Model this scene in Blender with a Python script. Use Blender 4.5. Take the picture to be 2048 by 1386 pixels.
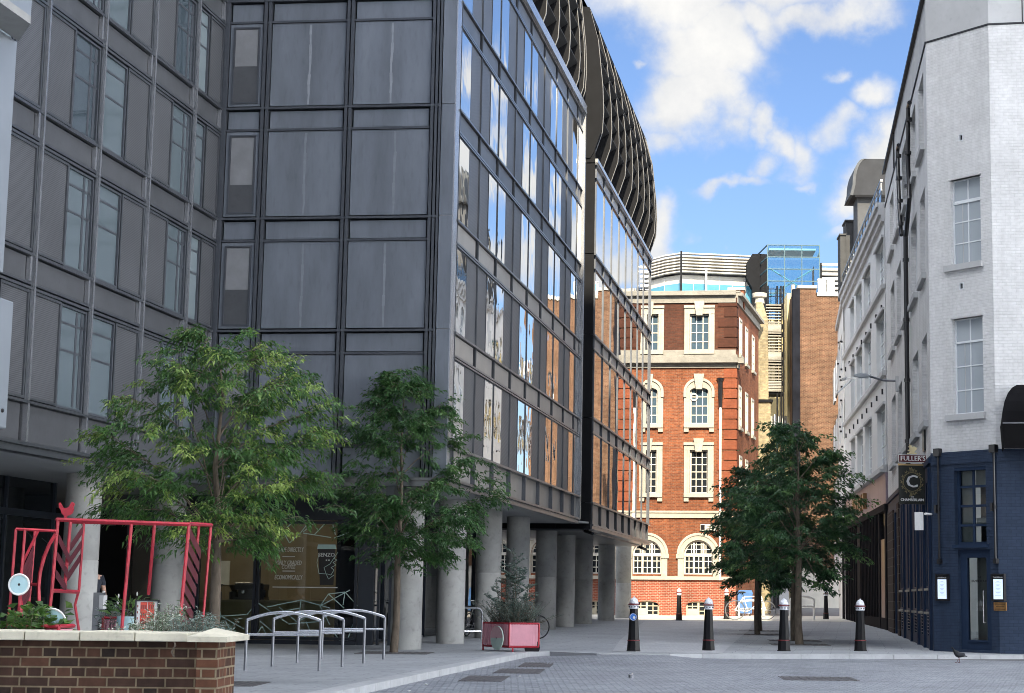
import bpy, bmesh, math, random
from mathutils import Vector, Matrix, noise as mnoise
for o in list(bpy.data.objects): bpy.data.objects.remove(o)
sc = bpy.context.scene
COL = sc.collection
R = math.radians
rnd = random.Random(7)

# ------------------------------------------------------------------ camera
FOC, PPX, PPY, CAMH = 3550.0, 1270.0, 693.0, 1.25      # photo pixels (2048 x 1386)
PITCH, ROLL = math.atan(502 / 3550), 0.0099
_c, _s = math.cos(PITCH), math.sin(PITCH)
_f, _u0, _r0 = Vector((0, _c, _s)), Vector((0, -_s, _c)), Vector((1, 0, 0))
_r = _r0 * math.cos(ROLL) + _u0 * math.sin(ROLL)
_u = _u0 * math.cos(ROLL) - _r0 * math.sin(ROLL)
CAMP = Vector((0, 0, CAMH))
cam = bpy.data.cameras.new('camera')
cam.sensor_fit = 'HORIZONTAL'
cam.sensor_width = 36.0
cam.lens = FOC / 2048 * 36
cam.shift_x = (1024 - PPX) / 2048
cam.shift_y = 0.0
cam.clip_start, cam.clip_end = 0.5, 3000
sc.render.filter_size = 1.1
sc.render.engine = 'CYCLES'
sc.cycles.filter_width = 0.95
sc.cycles.max_bounces = 8
sc.cycles.transparent_max_bounces = 12
co = bpy.data.objects.new('camera', cam)
co.matrix_world = Matrix((( _r.x, _u.x, -_f.x, 0), (_r.y, _u.y, -_f.y, 0), (_r.z, _u.z, -_f.z, CAMH), (0, 0, 0, 1)))
COL.objects.link(co)
sc.camera = co

# ------------------------------------------------------------------ light and exposure
SUN_EL, SUN_AZ = 31.0, 176.0          # azimuth clockwise from +Y, direction the sun stands in
SKY_STRENGTH, EXPOSURE = 0.13, 2.6
sc.view_settings.view_transform = 'Standard'
sc.view_settings.look = 'None'
sc.view_settings.gamma = 1.0
sc.view_settings.exposure = EXPOSURE
sl = bpy.data.lights.new('sun', 'SUN')
sl.energy, sl.angle, sl.color = 2.0, R(0.5), (1.0, 0.87, 0.66)
so = bpy.data.objects.new('sun', sl)
_sd = Vector((math.sin(R(SUN_AZ)) * math.cos(R(SUN_EL)), math.cos(R(SUN_AZ)) * math.cos(R(SUN_EL)), math.sin(R(SUN_EL))))
so.rotation_euler = (-_sd).to_track_quat('-Z', 'Y').to_euler()
so.location = (-40, -20, 60)
COL.objects.link(so)

def ray(x, y):
    d = _r * ((x - PPX) / FOC) - _u * ((y - PPY) / FOC) + _f
    return d / d.y
def atY(x, y, Y): return CAMP + ray(x, y) * Y
def gz(Y):
    if Y < 44: return 0.0
    if Y < 90: return 0.0076 * (Y - 44)
    if Y < 100: return 0.35
    if Y < 126: return 0.35 + 0.03 * (Y - 100)
    return 1.13
def ground(x, y, off=0.0):
    d = ray(x, y); lo, hi = 2.0, 140.0
    for i in range(50):
        m = (lo + hi) / 2
        if CAMH + d.z * m > gz(m) + off: lo = m
        else: hi = m
    p = CAMP + d * lo
    return Vector((p.x, p.y, gz(p.y) + off))
def vdir(vx):
    lo, hi = 900.0, 1500.0
    for i in range(50):
        m = (lo + hi) / 2
        if ray(vx, m).z > 0: lo = m
        else: hi = m
    d = ray(vx, lo); d.z = 0
    return d.normalized()

def sky_world():
    w = bpy.data.worlds.new('World'); sc.world = w; w.use_nodes = True
    nt = w.node_tree; N = nt.nodes; L = nt.links
    bg = N['Background']; bg.inputs[1].default_value = SKY_STRENGTH
    sky = N.new('ShaderNodeTexSky'); sky.sky_type = 'NISHITA'; sky.sun_disc = False
    sky.sun_elevation = R(SUN_EL); sky.sun_rotation = R(SUN_AZ)
    sky.air_density = 1.0; sky.dust_density = 0.6; sky.ozone_density = 1.6
    tc = N.new('ShaderNodeTexCoord'); sep = N.new('ShaderNodeSeparateXYZ')
    L.new(tc.outputs['Generated'], sep.inputs[0])
    def M(op, a, b=None, c=None, clamp=False):
        n = N.new('ShaderNodeMath'); n.operation = op; n.use_clamp = clamp
        for i, v in enumerate((a, b, c)):
            if v is None: continue
            if isinstance(v, (int, float)): n.inputs[i].default_value = v
            else: L.new(v, n.inputs[i])
        return n.outputs[0]
    yy = M('MAXIMUM', sep.outputs[1], 0.02)
    a = M('DIVIDE', sep.outputs[0], yy); b = M('DIVIDE', sep.outputs[2], yy)
    front = M('GREATER_THAN', sep.outputs[1], 0.35)
    n1 = N.new('ShaderNodeTexNoise'); n1.inputs['Scale'].default_value = 17; n1.inputs['Detail'].default_value = 11; n1.inputs['Roughness'].default_value = .64
    n2 = N.new('ShaderNodeTexNoise'); n2.inputs['Scale'].default_value = 19; n2.inputs['Detail'].default_value = 8
    n3 = N.new('ShaderNodeTexNoise'); n3.inputs['Scale'].default_value = 3.2; n3.inputs['Detail'].default_value = 7; n3.inputs['Roughness'].default_value = .55
    for n in (n1, n2, n3): L.new(tc.outputs['Generated'], n.inputs['Vector'])
    sep2 = N.new('ShaderNodeSeparateColor'); L.new(n2.outputs['Color'], sep2.inputs[0])
    wa = M('MULTIPLY_ADD', M('SUBTRACT', sep2.outputs[0], .5), .085, a)
    wb = M('MULTIPLY_ADD', M('SUBTRACT', sep2.outputs[1], .5), .085, b)
    tot = None
    # cloud bodies: centre, half axes (photo pixels), tilt, strength
    for (px, py, rx, ry, ang, st) in CLOUDS:
        c = ray(px, py); sx, sz = rx / FOC, ry / FOC
        ca, sa = math.cos(R(ang)), math.sin(R(ang))
        da = M('SUBTRACT', wa, c.x); db = M('SUBTRACT', wb, c.z)
        u = M('ADD', M('MULTIPLY', da, ca / sx), M('MULTIPLY', db, sa / sx))
        v = M('SUBTRACT', M('MULTIPLY', db, ca / sz), M('MULTIPLY', da, sa / sz))
        d2 = M('ADD', M('MULTIPLY', u, u), M('MULTIPLY', v, v))
        g = M('MULTIPLY', M('EXPONENT', M('MULTIPLY', d2, -0.9)), st)
        tot = g if tot is None else M('MAXIMUM', tot, g)
    back = M('MULTIPLY', M('SUBTRACT', n3.outputs['Fac'], .44, clamp=True), 5.0)
    mixd = N.new('ShaderNodeMix'); L.new(front, mixd.inputs[0]); L.new(back, mixd.inputs[2]); L.new(tot, mixd.inputs[3])
    dens = M('ADD', mixd.outputs[0], M('MULTIPLY', M('SUBTRACT', n1.outputs['Fac'], .5), 1.15))
    mr = N.new('ShaderNodeMapRange'); mr.interpolation_type = 'SMOOTHSTEP'
    L.new(dens, mr.inputs[0]); mr.inputs[1].default_value = .24; mr.inputs[2].default_value = 1.1
    shade = N.new('ShaderNodeMapRange'); L.new(M('ADD', M('MULTIPLY', n1.outputs['Fac'], .9), M('MULTIPLY', dens, .25)), shade.inputs[0])
    shade.inputs[1].default_value = .35; shade.inputs[2].default_value = .95; shade.inputs[3].default_value = 0; shade.inputs[4].default_value = 1
    cc = N.new('ShaderNodeMix'); cc.data_type = 'RGBA'; L.new(shade.outputs[0], cc.inputs[0])
    cc.inputs[6].default_value = CLOUD_LO; cc.inputs[7].default_value = CLOUD_HI
    tint = N.new('ShaderNodeMix'); tint.data_type = 'RGBA'; tint.blend_type = 'MULTIPLY'; tint.inputs[0].default_value = 1
    L.new(sky.outputs[0], tint.inputs[6]); tint.inputs[7].default_value = SKY_TINT
    mx = N.new('ShaderNodeMix'); mx.data_type = 'RGBA'
    L.new(mr.outputs[0], mx.inputs[0]); L.new(tint.outputs[2], mx.inputs[6]); L.new(cc.outputs[2], mx.inputs[7])
    # clouds out of view behind the camera, boosted to add fill light
    bk = N.new('ShaderNodeMix'); bk.data_type = 'RGBA'; bk.blend_type = 'MULTIPLY'; bk.inputs[0].default_value = 1
    bm = M('MULTIPLY_ADD', M('SUBTRACT', 1.0, front), BACK_CLOUD_FILL - 1.0, 1.0)
    L.new(cc.outputs[2], bk.inputs[6]); L.new(bm, bk.inputs[7]); L.new(bk.outputs[2], mx.inputs[7])
    L.new(mx.outputs[2], bg.inputs[0])
CLOUDS = [(1470, -60, 290, 110, 5, 1.5), (1405, 85, 135, 120, 30, 1.5), (1365, 205, 115, 105, 15, 1.4), (1330, 300, 70, 50, 0, .95), (1640, 15, 150, 50, 14, 1.1), (1530, 40, 110, 60, 20, 1.1),
          (1480, 245, 55, 40, -20, 1.0), (1545, 275, 75, 42, -25, 1.0), (1600, 300, 60, 62, 10, .95), (1510, 330, 45, 60, 10, .9), (1440, 395, 85, 26, 28, .95), (1510, 370, 70, 26, 10, .9), (1610, 350, 30, 16, 30, .75), (1715, 185, 60, 40, 45, .95), (1660, 250, 45, 50, 50, .85), (1645, 130, 34, 24, 30, .72),
          (1790, 290, 110, 80, 60, 1.4), (1740, 380, 75, 75, 60, 1.25), (1310, 470, 55, 60, 20, 1.05), (1345, 505, 40, 34, 0, .9), (1700, 460, 50, 40, 0, .75), (1255, 112, 28, 18, 0, .8), (1420, 490, 30, 14, 0, .6),
          (2500, 300, 170, 75, 20, 1.4), (2400, 150, 60, 130, -20, 1.2), (2330, 330, 110, 60, 30, 1.25), (2260, 470, 130, 60, 0, 1.1), (2600, 100, 170, 90, 0, 1.2), (2250, 130, 40, 60, 40, .8), (2160, 520, 120, 50, 0, 1.0), (2050, 420, 60, 40, 0, .9), (2420, 520, 160, 60, 0, 1.1), (2050, 150, 90, 60, 30, 1.0)]
CLOUD_LO, CLOUD_HI, SKY_TINT, BACK_CLOUD_FILL = (.86, .895, .96, 1), (1.30, 1.285, 1.245, 1), (.150, .167, .206, 1), 15.6
sky_world()

# ------------------------------------------------------------------ mesh helper
def thing(name, label, cat, loc=(0, 0, 0), group=None):
    o = bpy.data.objects.new(name, None); COL.objects.link(o)
    o.empty_display_size = .2
    o.location = loc
    o['label'] = label; o['category'] = cat
    if group: o['group'] = group
    return o
def tag(o, label, cat, group=None):
    o['label'] = label; o['category'] = cat
    if group: o['group'] = group
    return o
def off_of(p):
    v = Vector((0, 0, 0))
    while p is not None:
        v += p.location; p = p.parent
    return v
def copy_tree(o, parent=None):
    c = o.copy(); COL.objects.link(c); c.parent = parent
    for ch in list(o.children): copy_tree(ch, c)
    return c

class Fr:
    """a vertical facade frame: u along the wall, w out of it, z up"""
    def __init__(s, P, d, flip=False):
        s.P = Vector((P[0], P[1], 0)); s.d = Vector((d[0], d[1], 0)).normalized()
        s.n = Vector((s.d.y, -s.d.x, 0)) * (-1 if flip else 1)
    def __call__(s, u, w, z): return s.P + s.d * u + s.n * w + Vector((0, 0, z))
    def hit(s, x, y, w=0.0):
        r = ray(x, y); q = s.P + s.n * w
        k = (q - CAMP).dot(s.n) / r.dot(s.n)
        p = CAMP + r * k
        return (p - s.P).dot(s.d), p.z
    def box4(s, x0, y0, x1, y1, w=0.0):
        a, b = s.hit(x0, y0, w), s.hit(x1, y1, w)
        return min(a[0], b[0]), max(a[0], b[0]), min(a[1], b[1]), max(a[1], b[1])
WORLD = Fr((0, 0), (1, 0)); WORLD.n = Vector((0, 1, 0))

class MB:
    def __init__(s): s.v = []; s.f = []; s.m = []
    def quad(s, a, b, c, d, m=0):
        i = len(s.v); s.v += [Vector(a), Vector(b), Vector(c), Vector(d)]; s.f.append((i, i + 1, i + 2, i + 3)); s.m.append(m)
    def poly(s, pts, m=0):
        i = len(s.v); s.v += [Vector(p) for p in pts]; s.f.append(tuple(range(i, i + len(pts)))); s.m.append(m)
    def hexa(s, p, m=0):
        i = len(s.v); s.v += [Vector(q) for q in p]
        for f in ((0, 3, 2, 1), (4, 5, 6, 7), (0, 1, 5, 4), (1, 2, 6, 5), (2, 3, 7, 6), (3, 0, 4, 7)):
            s.f.append(tuple(i + k for k in f)); s.m.append(m)
    def box(s, fr, u0, u1, w0, w1, z0, z1, m=0):
        s.hexa([fr(u0, w0, z0), fr(u1, w0, z0), fr(u1, w1, z0), fr(u0, w1, z0), fr(u0, w0, z1), fr(u1, w0, z1), fr(u1, w1, z1), fr(u0, w1, z1)], m)
        return s
    def prism(s, pts, z0, z1, m=0):
        n = len(pts); i = len(s.v)
        s.v += [Vector((p[0], p[1], z0)) for p in pts] + [Vector((p[0], p[1], z1)) for p in pts]
        s.f.append(tuple(i + k for k in reversed(range(n)))); s.f.append(tuple(i + n + k for k in range(n)))
        for k in range(n): s.f.append((i + k, i + (k + 1) % n, i + n + (k + 1) % n, i + n + k))
        s.m += [m] * (n + 2); return s
    def slab(s, pts, vec, m=0):
        """extrude an outline (3d points) by vec"""
        n = len(pts); i = len(s.v); vec = Vector(vec)
        s.v += [Vector(p) for p in pts] + [Vector(p) + vec for p in pts]
        s.f.append(tuple(i + k for k in reversed(range(n)))); s.f.append(tuple(i + n + k for k in range(n)))
        for k in range(n): s.f.append((i + k, i + (k + 1) % n, i + n + (k + 1) % n, i + n + k))
        s.m += [m] * (n + 2); return s
    def tube(s, pts, r, n=8, m=0, closed=False, up=None):
        pts = [Vector(p) for p in pts]; k = len(pts)
        rr = r if isinstance(r, (list, tuple)) else [r] * k
        i0 = len(s.v); pn = None
        for j, p in enumerate(pts):
            if closed: t = (pts[(j + 1) % k] - pts[j - 1])
            else: t = pts[min(j + 1, k - 1)] - pts[max(j - 1, 0)]
            t.normalize()
            if pn is None:
                a = Vector((0, 0, 1)) if abs(t.z) < .9 else Vector((1, 0, 0))
                pn = (a - t * a.dot(t)).normalized()
            else: pn = (pn - t * pn.dot(t)).normalized()
            b = t.cross(pn)
            for q in range(n):
                an = 2 * math.pi * q / n
                s.v.append(p + (pn * math.cos(an) + b * math.sin(an)) * rr[j])
        for j in range(k if closed else k - 1):
            for q in range(n):
                a = i0 + j * n + q; b = i0 + j * n + (q + 1) % n
                c = i0 + ((j + 1) % k) * n + (q + 1) % n; d = i0 + ((j + 1) % k) * n + q
                s.f.append((a, b, c, d)); s.m.append(m)
        if not closed:
            s.f.append(tuple(i0 + q for q in reversed(range(n)))); s.f.append(tuple(i0 + (k - 1) * n + q for q in range(n))); s.m += [m, m]
        return s
    def bar(s, a, b, t, m=0): return s.tube([a, b], t * .7071, 4, m)
    def lathe(s, prof, c, n=20, m=0, mats=None):
        i0 = len(s.v); c = Vector(c)
        for (r, z) in prof:
            for q in range(n):
                an = 2 * math.pi * (q + .5) / n
                s.v.append(c + Vector((r * math.cos(an), r * math.sin(an), z)))
        for j in range(len(prof) - 1):
            for q in range(n):
                s.f.append((i0 + j * n + q, i0 + j * n + (q + 1) % n, i0 + (j + 1) * n + (q + 1) % n, i0 + (j + 1) * n + q)); s.m.append(mats[j] if mats else m)
        s.f.append(tuple(i0 + q for q in reversed(range(n)))); s.m.append(mats[0] if mats else m)
        s.f.append(tuple(i0 + (len(prof) - 1) * n + q for q in range(n))); s.m.append(mats[-1] if mats else m)
        return s
    def ball(s, c, r, n=10, k=6, sc_=(1, 1, 1), m=0):
        i0 = len(s.v); c = Vector(c)
        for j in range(k + 1):
            th = math.pi * j / k
            for q in range(n):
                an = 2 * math.pi * q / n
                s.v.append(c + Vector((r * sc_[0] * math.sin(th) * math.cos(an), r * sc_[1] * math.sin(th) * math.sin(an), r * sc_[2] * math.cos(th))))
        for j in range(k):
            for q in range(n):
                s.f.append((i0 + j * n + q, i0 + j * n + (q + 1) % n, i0 + (j + 1) * n + (q + 1) % n, i0 + (j + 1) * n + q)); s.m.append(m)
        return s
    def build(s, name, mat, parent=None, smooth=False, off=None):
        o0 = off_of(parent) if off is None else Vector(off)
        me = bpy.data.meshes.new(name)
        me.from_pydata([v - o0 for v in s.v], [], s.f)
        mats = mat if isinstance(mat, (list, tuple)) else [mat]
        for m in mats: me.materials.append(m)
        if len(mats) > 1:
            me.polygons.foreach_set('material_index', s.m)
        uvl = me.uv_layers.new(name='UVMap')
        uv = [0.0] * (2 * len(me.loops))
        li = 0
        for p in me.polygons:
            n = p.normal
            if abs(n.z) > .75: tx, ty = Vector((1, 0, 0)), Vector((0, 1, 0))
            else:
                tx = Vector((-n.y, n.x, 0)).normalized(); ty = Vector((0, 0, 1))
            for vi in p.vertices:
                q = me.vertices[vi].co + o0
                uv[2 * li] = q.dot(tx); uv[2 * li + 1] = q.dot(ty); li += 1
        uvl.data.foreach_set('uv', uv)
        if smooth:
            me.shade_smooth()
            if smooth != 'all':
                me.set_sharp_from_angle(angle=R(40))
        me.update()
        o = bpy.data.objects.new(name, me); COL.objects.link(o)
        if parent is not None: o.parent = parent
        return o
def struct(o): o['kind'] = 'structure'; return o

def wall(mb, fr, u0, u1, z0, z1, ops, depth=.2, m=0, mr=None, w=0.0):
    """a wall sheet with rectangular openings (ua,ub,za,zb) and their reveals"""
    us = sorted(set([u0, u1] + [min(max(v, u0), u1) for o in ops for v in o[:2]]))
    zs = sorted(set([z0, z1] + [min(max(v, z0), z1) for o in ops for v in o[2:4]]))
    for i in range(len(us) - 1):
        for j in range(len(zs) - 1):
            uc, zc = (us[i] + us[i + 1]) / 2, (zs[j] + zs[j + 1]) / 2
            if us[i + 1] - us[i] < 1e-5 or zs[j + 1] - zs[j] < 1e-5: continue
            if any(o[0] < uc < o[1] and o[2] < zc < o[3] for o in ops): continue
            mb.quad(fr(us[i], w, zs[j]), fr(us[i + 1], w, zs[j]), fr(us[i + 1], w, zs[j + 1]), fr(us[i], w, zs[j + 1]), m)
    if mr is None: mr = m
    for o in ops:
        a, b, c, d = o[:4]
        mb.quad(fr(a, w, c), fr(a, w - depth, c), fr(a, w - depth, d), fr(a, w, d), mr)
        mb.quad(fr(b, w, c), fr(b, w - depth, c), fr(b, w - depth, d), fr(b, w, d), mr)
        mb.quad(fr(a, w, c), fr(b, w, c), fr(b, w - depth, c), fr(a, w - depth, c), mr)
        mb.quad(fr(a, w, d), fr(b, w, d), fr(b, w - depth, d), fr(a, w - depth, d), mr)
def arch_fill(mb, fr, ua, ub, zs, zt, w=0.0, depth=.2, m=0, seg=14):
    """fills the corners over an arch (half ellipse) inside the box ua..ub, zs..zt"""
    uc, ru, rz = (ua + ub) / 2, (ub - ua) / 2, zt - zs
    P = [(uc - ru * math.cos(math.pi * k / seg), zs + rz * math.sin(math.pi * k / seg)) for k in range(seg + 1)]
    for k in range(seg):
        (a, za), (b, zb) = P[k], P[k + 1]
        mb.quad(fr(a, w, za), fr(b, w, zb), fr(b, w, zt), fr(a, w, zt), m)
        mb.quad(fr(a, w, za), fr(b, w, zb), fr(b, w - depth, zb), fr(a, w - depth, za), m)
def arch_ring(mb, fr, uc, zs, ru0, rz0, ru1, rz1, w0, w1, m=0, seg=16):
    for k in range(seg):
        a0, a1 = math.pi * k / seg, math.pi * (k + 1) / seg
        pt = lambda a, ru, rz, w: fr(uc - ru * math.cos(a), w, zs + rz * math.sin(a))
        mb.hexa([pt(a0, ru0, rz0, w0), pt(a1, ru0, rz0, w0), pt(a1, ru0, rz0, w1), pt(a0, ru0, rz0, w1),
                 pt(a0, ru1, rz1, w0), pt(a1, ru1, rz1, w0), pt(a1, ru1, rz1, w1), pt(a0, ru1, rz1, w1)], m)
def sash(mb, fr, a, b, c, d, nc, nr, w0, w1, fw=.06, bw=.03, m=0, mid=None):
    mb.box(fr, a, a + fw, w0, w1, c, d, m); mb.box(fr, b - fw, b, w0, w1, c, d, m)
    mb.box(fr, a + fw, b - fw, w0, w1, c, c + fw, m); mb.box(fr, a + fw, b - fw, w0, w1, d - fw, d, m)
    e = (w1 - w0) * .2
    for i in range(1, nc):
        u = a + (b - a) * i / nc; mb.box(fr, u - bw / 2, u + bw / 2, w0 + e, w1 - e, c + fw, d - fw, m)
    for j in range(1, nr):
        z = c + (d - c) * j / nr; t = bw if (mid is None or j != mid) else bw * 1.8
        mb.box(fr, a + fw, b - fw, w0 + e * 1.3, w1 - e * 1.3, z - t / 2, z + t / 2, m)
def rot_rect(fr): return fr

def text_pts(body, size):
    cu = bpy.data.curves.new('t', 'FONT'); cu.body = body; cu.size = size; cu.align_x = 'CENTER'; cu.align_y = 'CENTER'; cu.resolution_u = 2
    o = bpy.data.objects.new('t', cu); COL.objects.link(o)
    dg = bpy.context.evaluated_depsgraph_get()
    me = bpy.data.meshes.new_from_object(o.evaluated_get(dg))
    vs = [tuple(v.co) for v in me.vertices]; fs = [tuple(p.vertices) for p in me.polygons]
    bpy.data.objects.remove(o); bpy.data.curves.remove(cu); bpy.data.meshes.remove(me)
    return vs, fs
def text(mb, fr, body, size, u, z, w, m=0, su=1.0, bold=0.0, slant=0.0):
    vs, fs = text_pts(body, size)
    for dx in ((0,) if not bold else (-bold, 0, bold)):
        i = len(mb.v)
        mb.v += [fr(u + (x + slant * y) * su + dx, w + (.0007 * (dx > 0) - .0007 * (dx < 0)), z + y) for x, y, _ in vs]
        for f in fs: mb.f.append(tuple(i + k for k in f)); mb.m.append(m)

# ------------------------------------------------------------------ materials
def mat(name):
    m = bpy.data.materials.new(name); m.use_nodes = True
    nt = m.node_tree; b = nt.nodes['Principled BSDF']
    return m, nt, b
def nd(nt, t, **kw):
    n = nt.nodes.new(t)
    for k, v in kw.items():
        if k in n.inputs: n.inputs[k].default_value = v
        else: setattr(n, k, v)
    return n
def c4(c): return (c[0], c[1], c[2], 1)
def plain(name, col, rough=.5, metal=0.0, var=.12, scale=3.0, bump=0.0, spec=.5, stretch=None, dirt=0.0):
    m, nt, b = mat(name); L = nt.links
    uv = nd(nt, 'ShaderNodeNewGeometry').outputs['Position']
    if stretch:
        mp = nd(nt, 'ShaderNodeMapping'); mp.inputs['Scale'].default_value = stretch; L.new(uv, mp.inputs[0]); uv = mp.outputs[0]
    n = nd(nt, 'ShaderNodeTexNoise', Scale=scale, Detail=8.0, Roughness=.6); L.new(uv, n.inputs['Vector'])
    r = nd(nt, 'ShaderNodeMapRange'); L.new(n.outputs['Fac'], r.inputs[0]); r.inputs[1].default_value = .3; r.inputs[2].default_value = .7; r.inputs[3].default_value = 1 - var; r.inputs[4].default_value = 1 + var
    mx = nd(nt, 'ShaderNodeMix', data_type='RGBA', blend_type='MULTIPLY'); mx.inputs[0].default_value = 1; mx.inputs[6].default_value = c4(col); L.new(r.outputs[0], mx.inputs[7])
    out = mx.outputs[2]
    if dirt:
        n2 = nd(nt, 'ShaderNodeTexNoise', Scale=scale * 7, Detail=4.0); L.new(uv, n2.inputs['Vector'])
        r2 = nd(nt, 'ShaderNodeMapRange'); L.new(n2.outputs['Fac'], r2.inputs[0]); r2.inputs[1].default_value = .55; r2.inputs[2].default_value = .75; r2.inputs[3].default_value = 1; r2.inputs[4].default_value = 1 - dirt
        m2 = nd(nt, 'ShaderNodeMix', data_type='RGBA', blend_type='MULTIPLY'); m2.inputs[0].default_value = 1; L.new(out, m2.inputs[6]); L.new(r2.outputs[0], m2.inputs[7]); out = m2.outputs[2]
    L.new(out, b.inputs['Base Color'])
    b.inputs['Roughness'].default_value = rough; b.inputs['Metallic'].default_value = metal; b.inputs['Specular IOR Level'].default_value = spec
    if bump:
        bp = nd(nt, 'ShaderNodeBump', Strength=bump, Distance=.01); L.new(n.outputs['Fac'], bp.inputs['Height']); L.new(bp.outputs[0], b.inputs['Normal'])
    return m
def brick(name, c1, c2, mortar, bw=.225, bh=.075, ms=.01, bump=.4, rough=.85, var=.25, vscale=.5, grad=None, squash=1.0):
    m, nt, b = mat(name); L = nt.links
    uv = nd(nt, 'ShaderNodeUVMap').outputs[0]
    t = nd(nt, 'ShaderNodeTexBrick'); t.offset = .5; t.squash = squash; t.squash_frequency = 2
    for k, v in (('Color1', c4(c1)), ('Color2', c4(c2)), ('Mortar', c4(mortar)), ('Scale', 1.0), ('Mortar Size', ms), ('Mortar Smooth', .3), ('Bias', 0.0), ('Brick Width', bw), ('Row Height', bh)):
        t.inputs[k].default_value = v
    L.new(uv, t.inputs['Vector'])
    n = nd(nt, 'ShaderNodeTexNoise', Scale=vscale, Detail=8.0, Roughness=.65)
    g = nd(nt, 'ShaderNodeNewGeometry'); L.new(g.outputs['Position'], n.inputs['Vector'])
    r = nd(nt, 'ShaderNodeMapRange'); L.new(n.outputs['Fac'], r.inputs[0]); r.inputs[1].default_value = .3; r.inputs[2].default_value = .7; r.inputs[3].default_value = 1 - var; r.inputs[4].default_value = 1 + var
    mx = nd(nt, 'ShaderNodeMix', data_type='RGBA', blend_type='MULTIPLY'); mx.inputs[0].default_value = 1
    L.new(t.outputs['Color'], mx.inputs[6]); L.new(r.outputs[0], mx.inputs[7])
    n2 = nd(nt, 'ShaderNodeTexNoise', Scale=9.0, Detail=5.0); L.new(g.outputs['Position'], n2.inputs['Vector'])
    r2 = nd(nt, 'ShaderNodeMapRange'); L.new(n2.outputs['Fac'], r2.inputs[0]); r2.inputs[1].default_value = .3; r2.inputs[2].default_value = .7; r2.inputs[3].default_value = 1 - var * .6; r2.inputs[4].default_value = 1 + var * .6
    m2 = nd(nt, 'ShaderNodeMix', data_type='RGBA', blend_type='MULTIPLY'); m2.inputs[0].default_value = 1; L.new(mx.outputs[2], m2.inputs[6]); L.new(r2.outputs[0], m2.inputs[7])
    mpS = nd(nt, 'ShaderNodeMapping'); mpS.inputs['Scale'].default_value = (2.2, 2.2, .16); L.new(g.outputs['Position'], mpS.inputs[0])
    nS = nd(nt, 'ShaderNodeTexNoise', Scale=1.0, Detail=7.0, Roughness=.7); L.new(mpS.outputs[0], nS.inputs['Vector'])
    rS = nd(nt, 'ShaderNodeMapRange'); L.new(nS.outputs['Fac'], rS.inputs[0]); rS.inputs[1].default_value = .48; rS.inputs[2].default_value = .72; rS.inputs[3].default_value = 1; rS.inputs[4].default_value = 1 - var * 1.1
    mS = nd(nt, 'ShaderNodeMix', data_type='RGBA', blend_type='MULTIPLY'); mS.inputs[0].default_value = 1; L.new(m2.outputs[2], mS.inputs[6]); L.new(rS.outputs[0], mS.inputs[7])
    out = mS.outputs[2]
    if grad:      # optional tint that darkens the bricks above a height
        z0, z1, tint = grad
        s3 = nd(nt, 'ShaderNodeSeparateXYZ'); L.new(g.outputs['Position'], s3.inputs[0])
        r3 = nd(nt, 'ShaderNodeMapRange', interpolation_type='SMOOTHSTEP'); L.new(s3.outputs[2], r3.inputs[0]); r3.inputs[1].default_value = z0; r3.inputs[2].default_value = z1
        m3 = nd(nt, 'ShaderNodeMix', data_type='RGBA', blend_type='MULTIPLY'); L.new(r3.outputs[0], m3.inputs[0]); L.new(out, m3.inputs[6]); m3.inputs[7].default_value = c4(tint); out = m3.outputs[2]
    L.new(out, b.inputs['Base Color']); b.inputs['Roughness'].default_value = rough; b.inputs['Specular IOR Level'].default_value = .2
    if bump:
        ad = nd(nt, 'ShaderNodeMath', operation='MULTIPLY_ADD'); L.new(n2.outputs['Fac'], ad.inputs[0]); ad.inputs[1].default_value = .5; 
        iv = nd(nt, 'ShaderNodeMath', operation='SUBTRACT'); iv.inputs[0].default_value = 1; L.new(t.outputs['Fac'], iv.inputs[1]); L.new(iv.outputs[0], ad.inputs[2])
        bp = nd(nt, 'ShaderNodeBump', Strength=bump, Distance=.012); L.new(ad.outputs[0], bp.inputs['Height']); L.new(bp.outputs[0], b.inputs['Normal'])
    return m
def coated_glass(name, col, ior=2.6, wav=.03, wscale=.9, rough=.01, metal=0.0):
    m, nt, b = mat(name); L = nt.links
    b.inputs['Base Color'].default_value = c4(col); b.inputs['Roughness'].default_value = rough; b.inputs['IOR'].default_value = ior; b.inputs['Metallic'].default_value = metal
    if wav:
        g = nd(nt, 'ShaderNodeNewGeometry'); n = nd(nt, 'ShaderNodeTexNoise', Scale=wscale, Detail=1.5); L.new(g.outputs['Position'], n.inputs['Vector'])
        bp = nd(nt, 'ShaderNodeBump', Strength=1.0, Distance=wav); L.new(n.outputs['Fac'], bp.inputs['Height']); L.new(bp.outputs[0], b.inputs['Normal'])
    return m
def clear_glass(name, tint=(.75, .85, .85), ior=1.5, rough=0.0):
    m, nt, b = mat(name); L = nt.links; nt.nodes.remove(b)
    tr = nd(nt, 'ShaderNodeBsdfTransparent'); tr.inputs[0].default_value = c4(tint)
    gl = nd(nt, 'ShaderNodeBsdfGlossy'); gl.inputs['Roughness'].default_value = rough; gl.inputs[0].default_value = (1, 1, 1, 1)
    fr = nd(nt, 'ShaderNodeFresnel', IOR=ior); mx = nd(nt, 'ShaderNodeMixShader')
    L.new(fr.outputs[0], mx.inputs[0]); L.new(tr.outputs[0], mx.inputs[1]); L.new(gl.outputs[0], mx.inputs[2]); L.new(mx.outputs[0], nt.nodes['Material Output'].inputs[0])
    return m
def emit(name, col, st):
    m, nt, b = mat(name); b.inputs['Base Color'].default_value = c4(col); b.inputs['Emission Color'].default_value = c4(col); b.inputs['Emission Strength'].default_value = st
    return m
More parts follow.
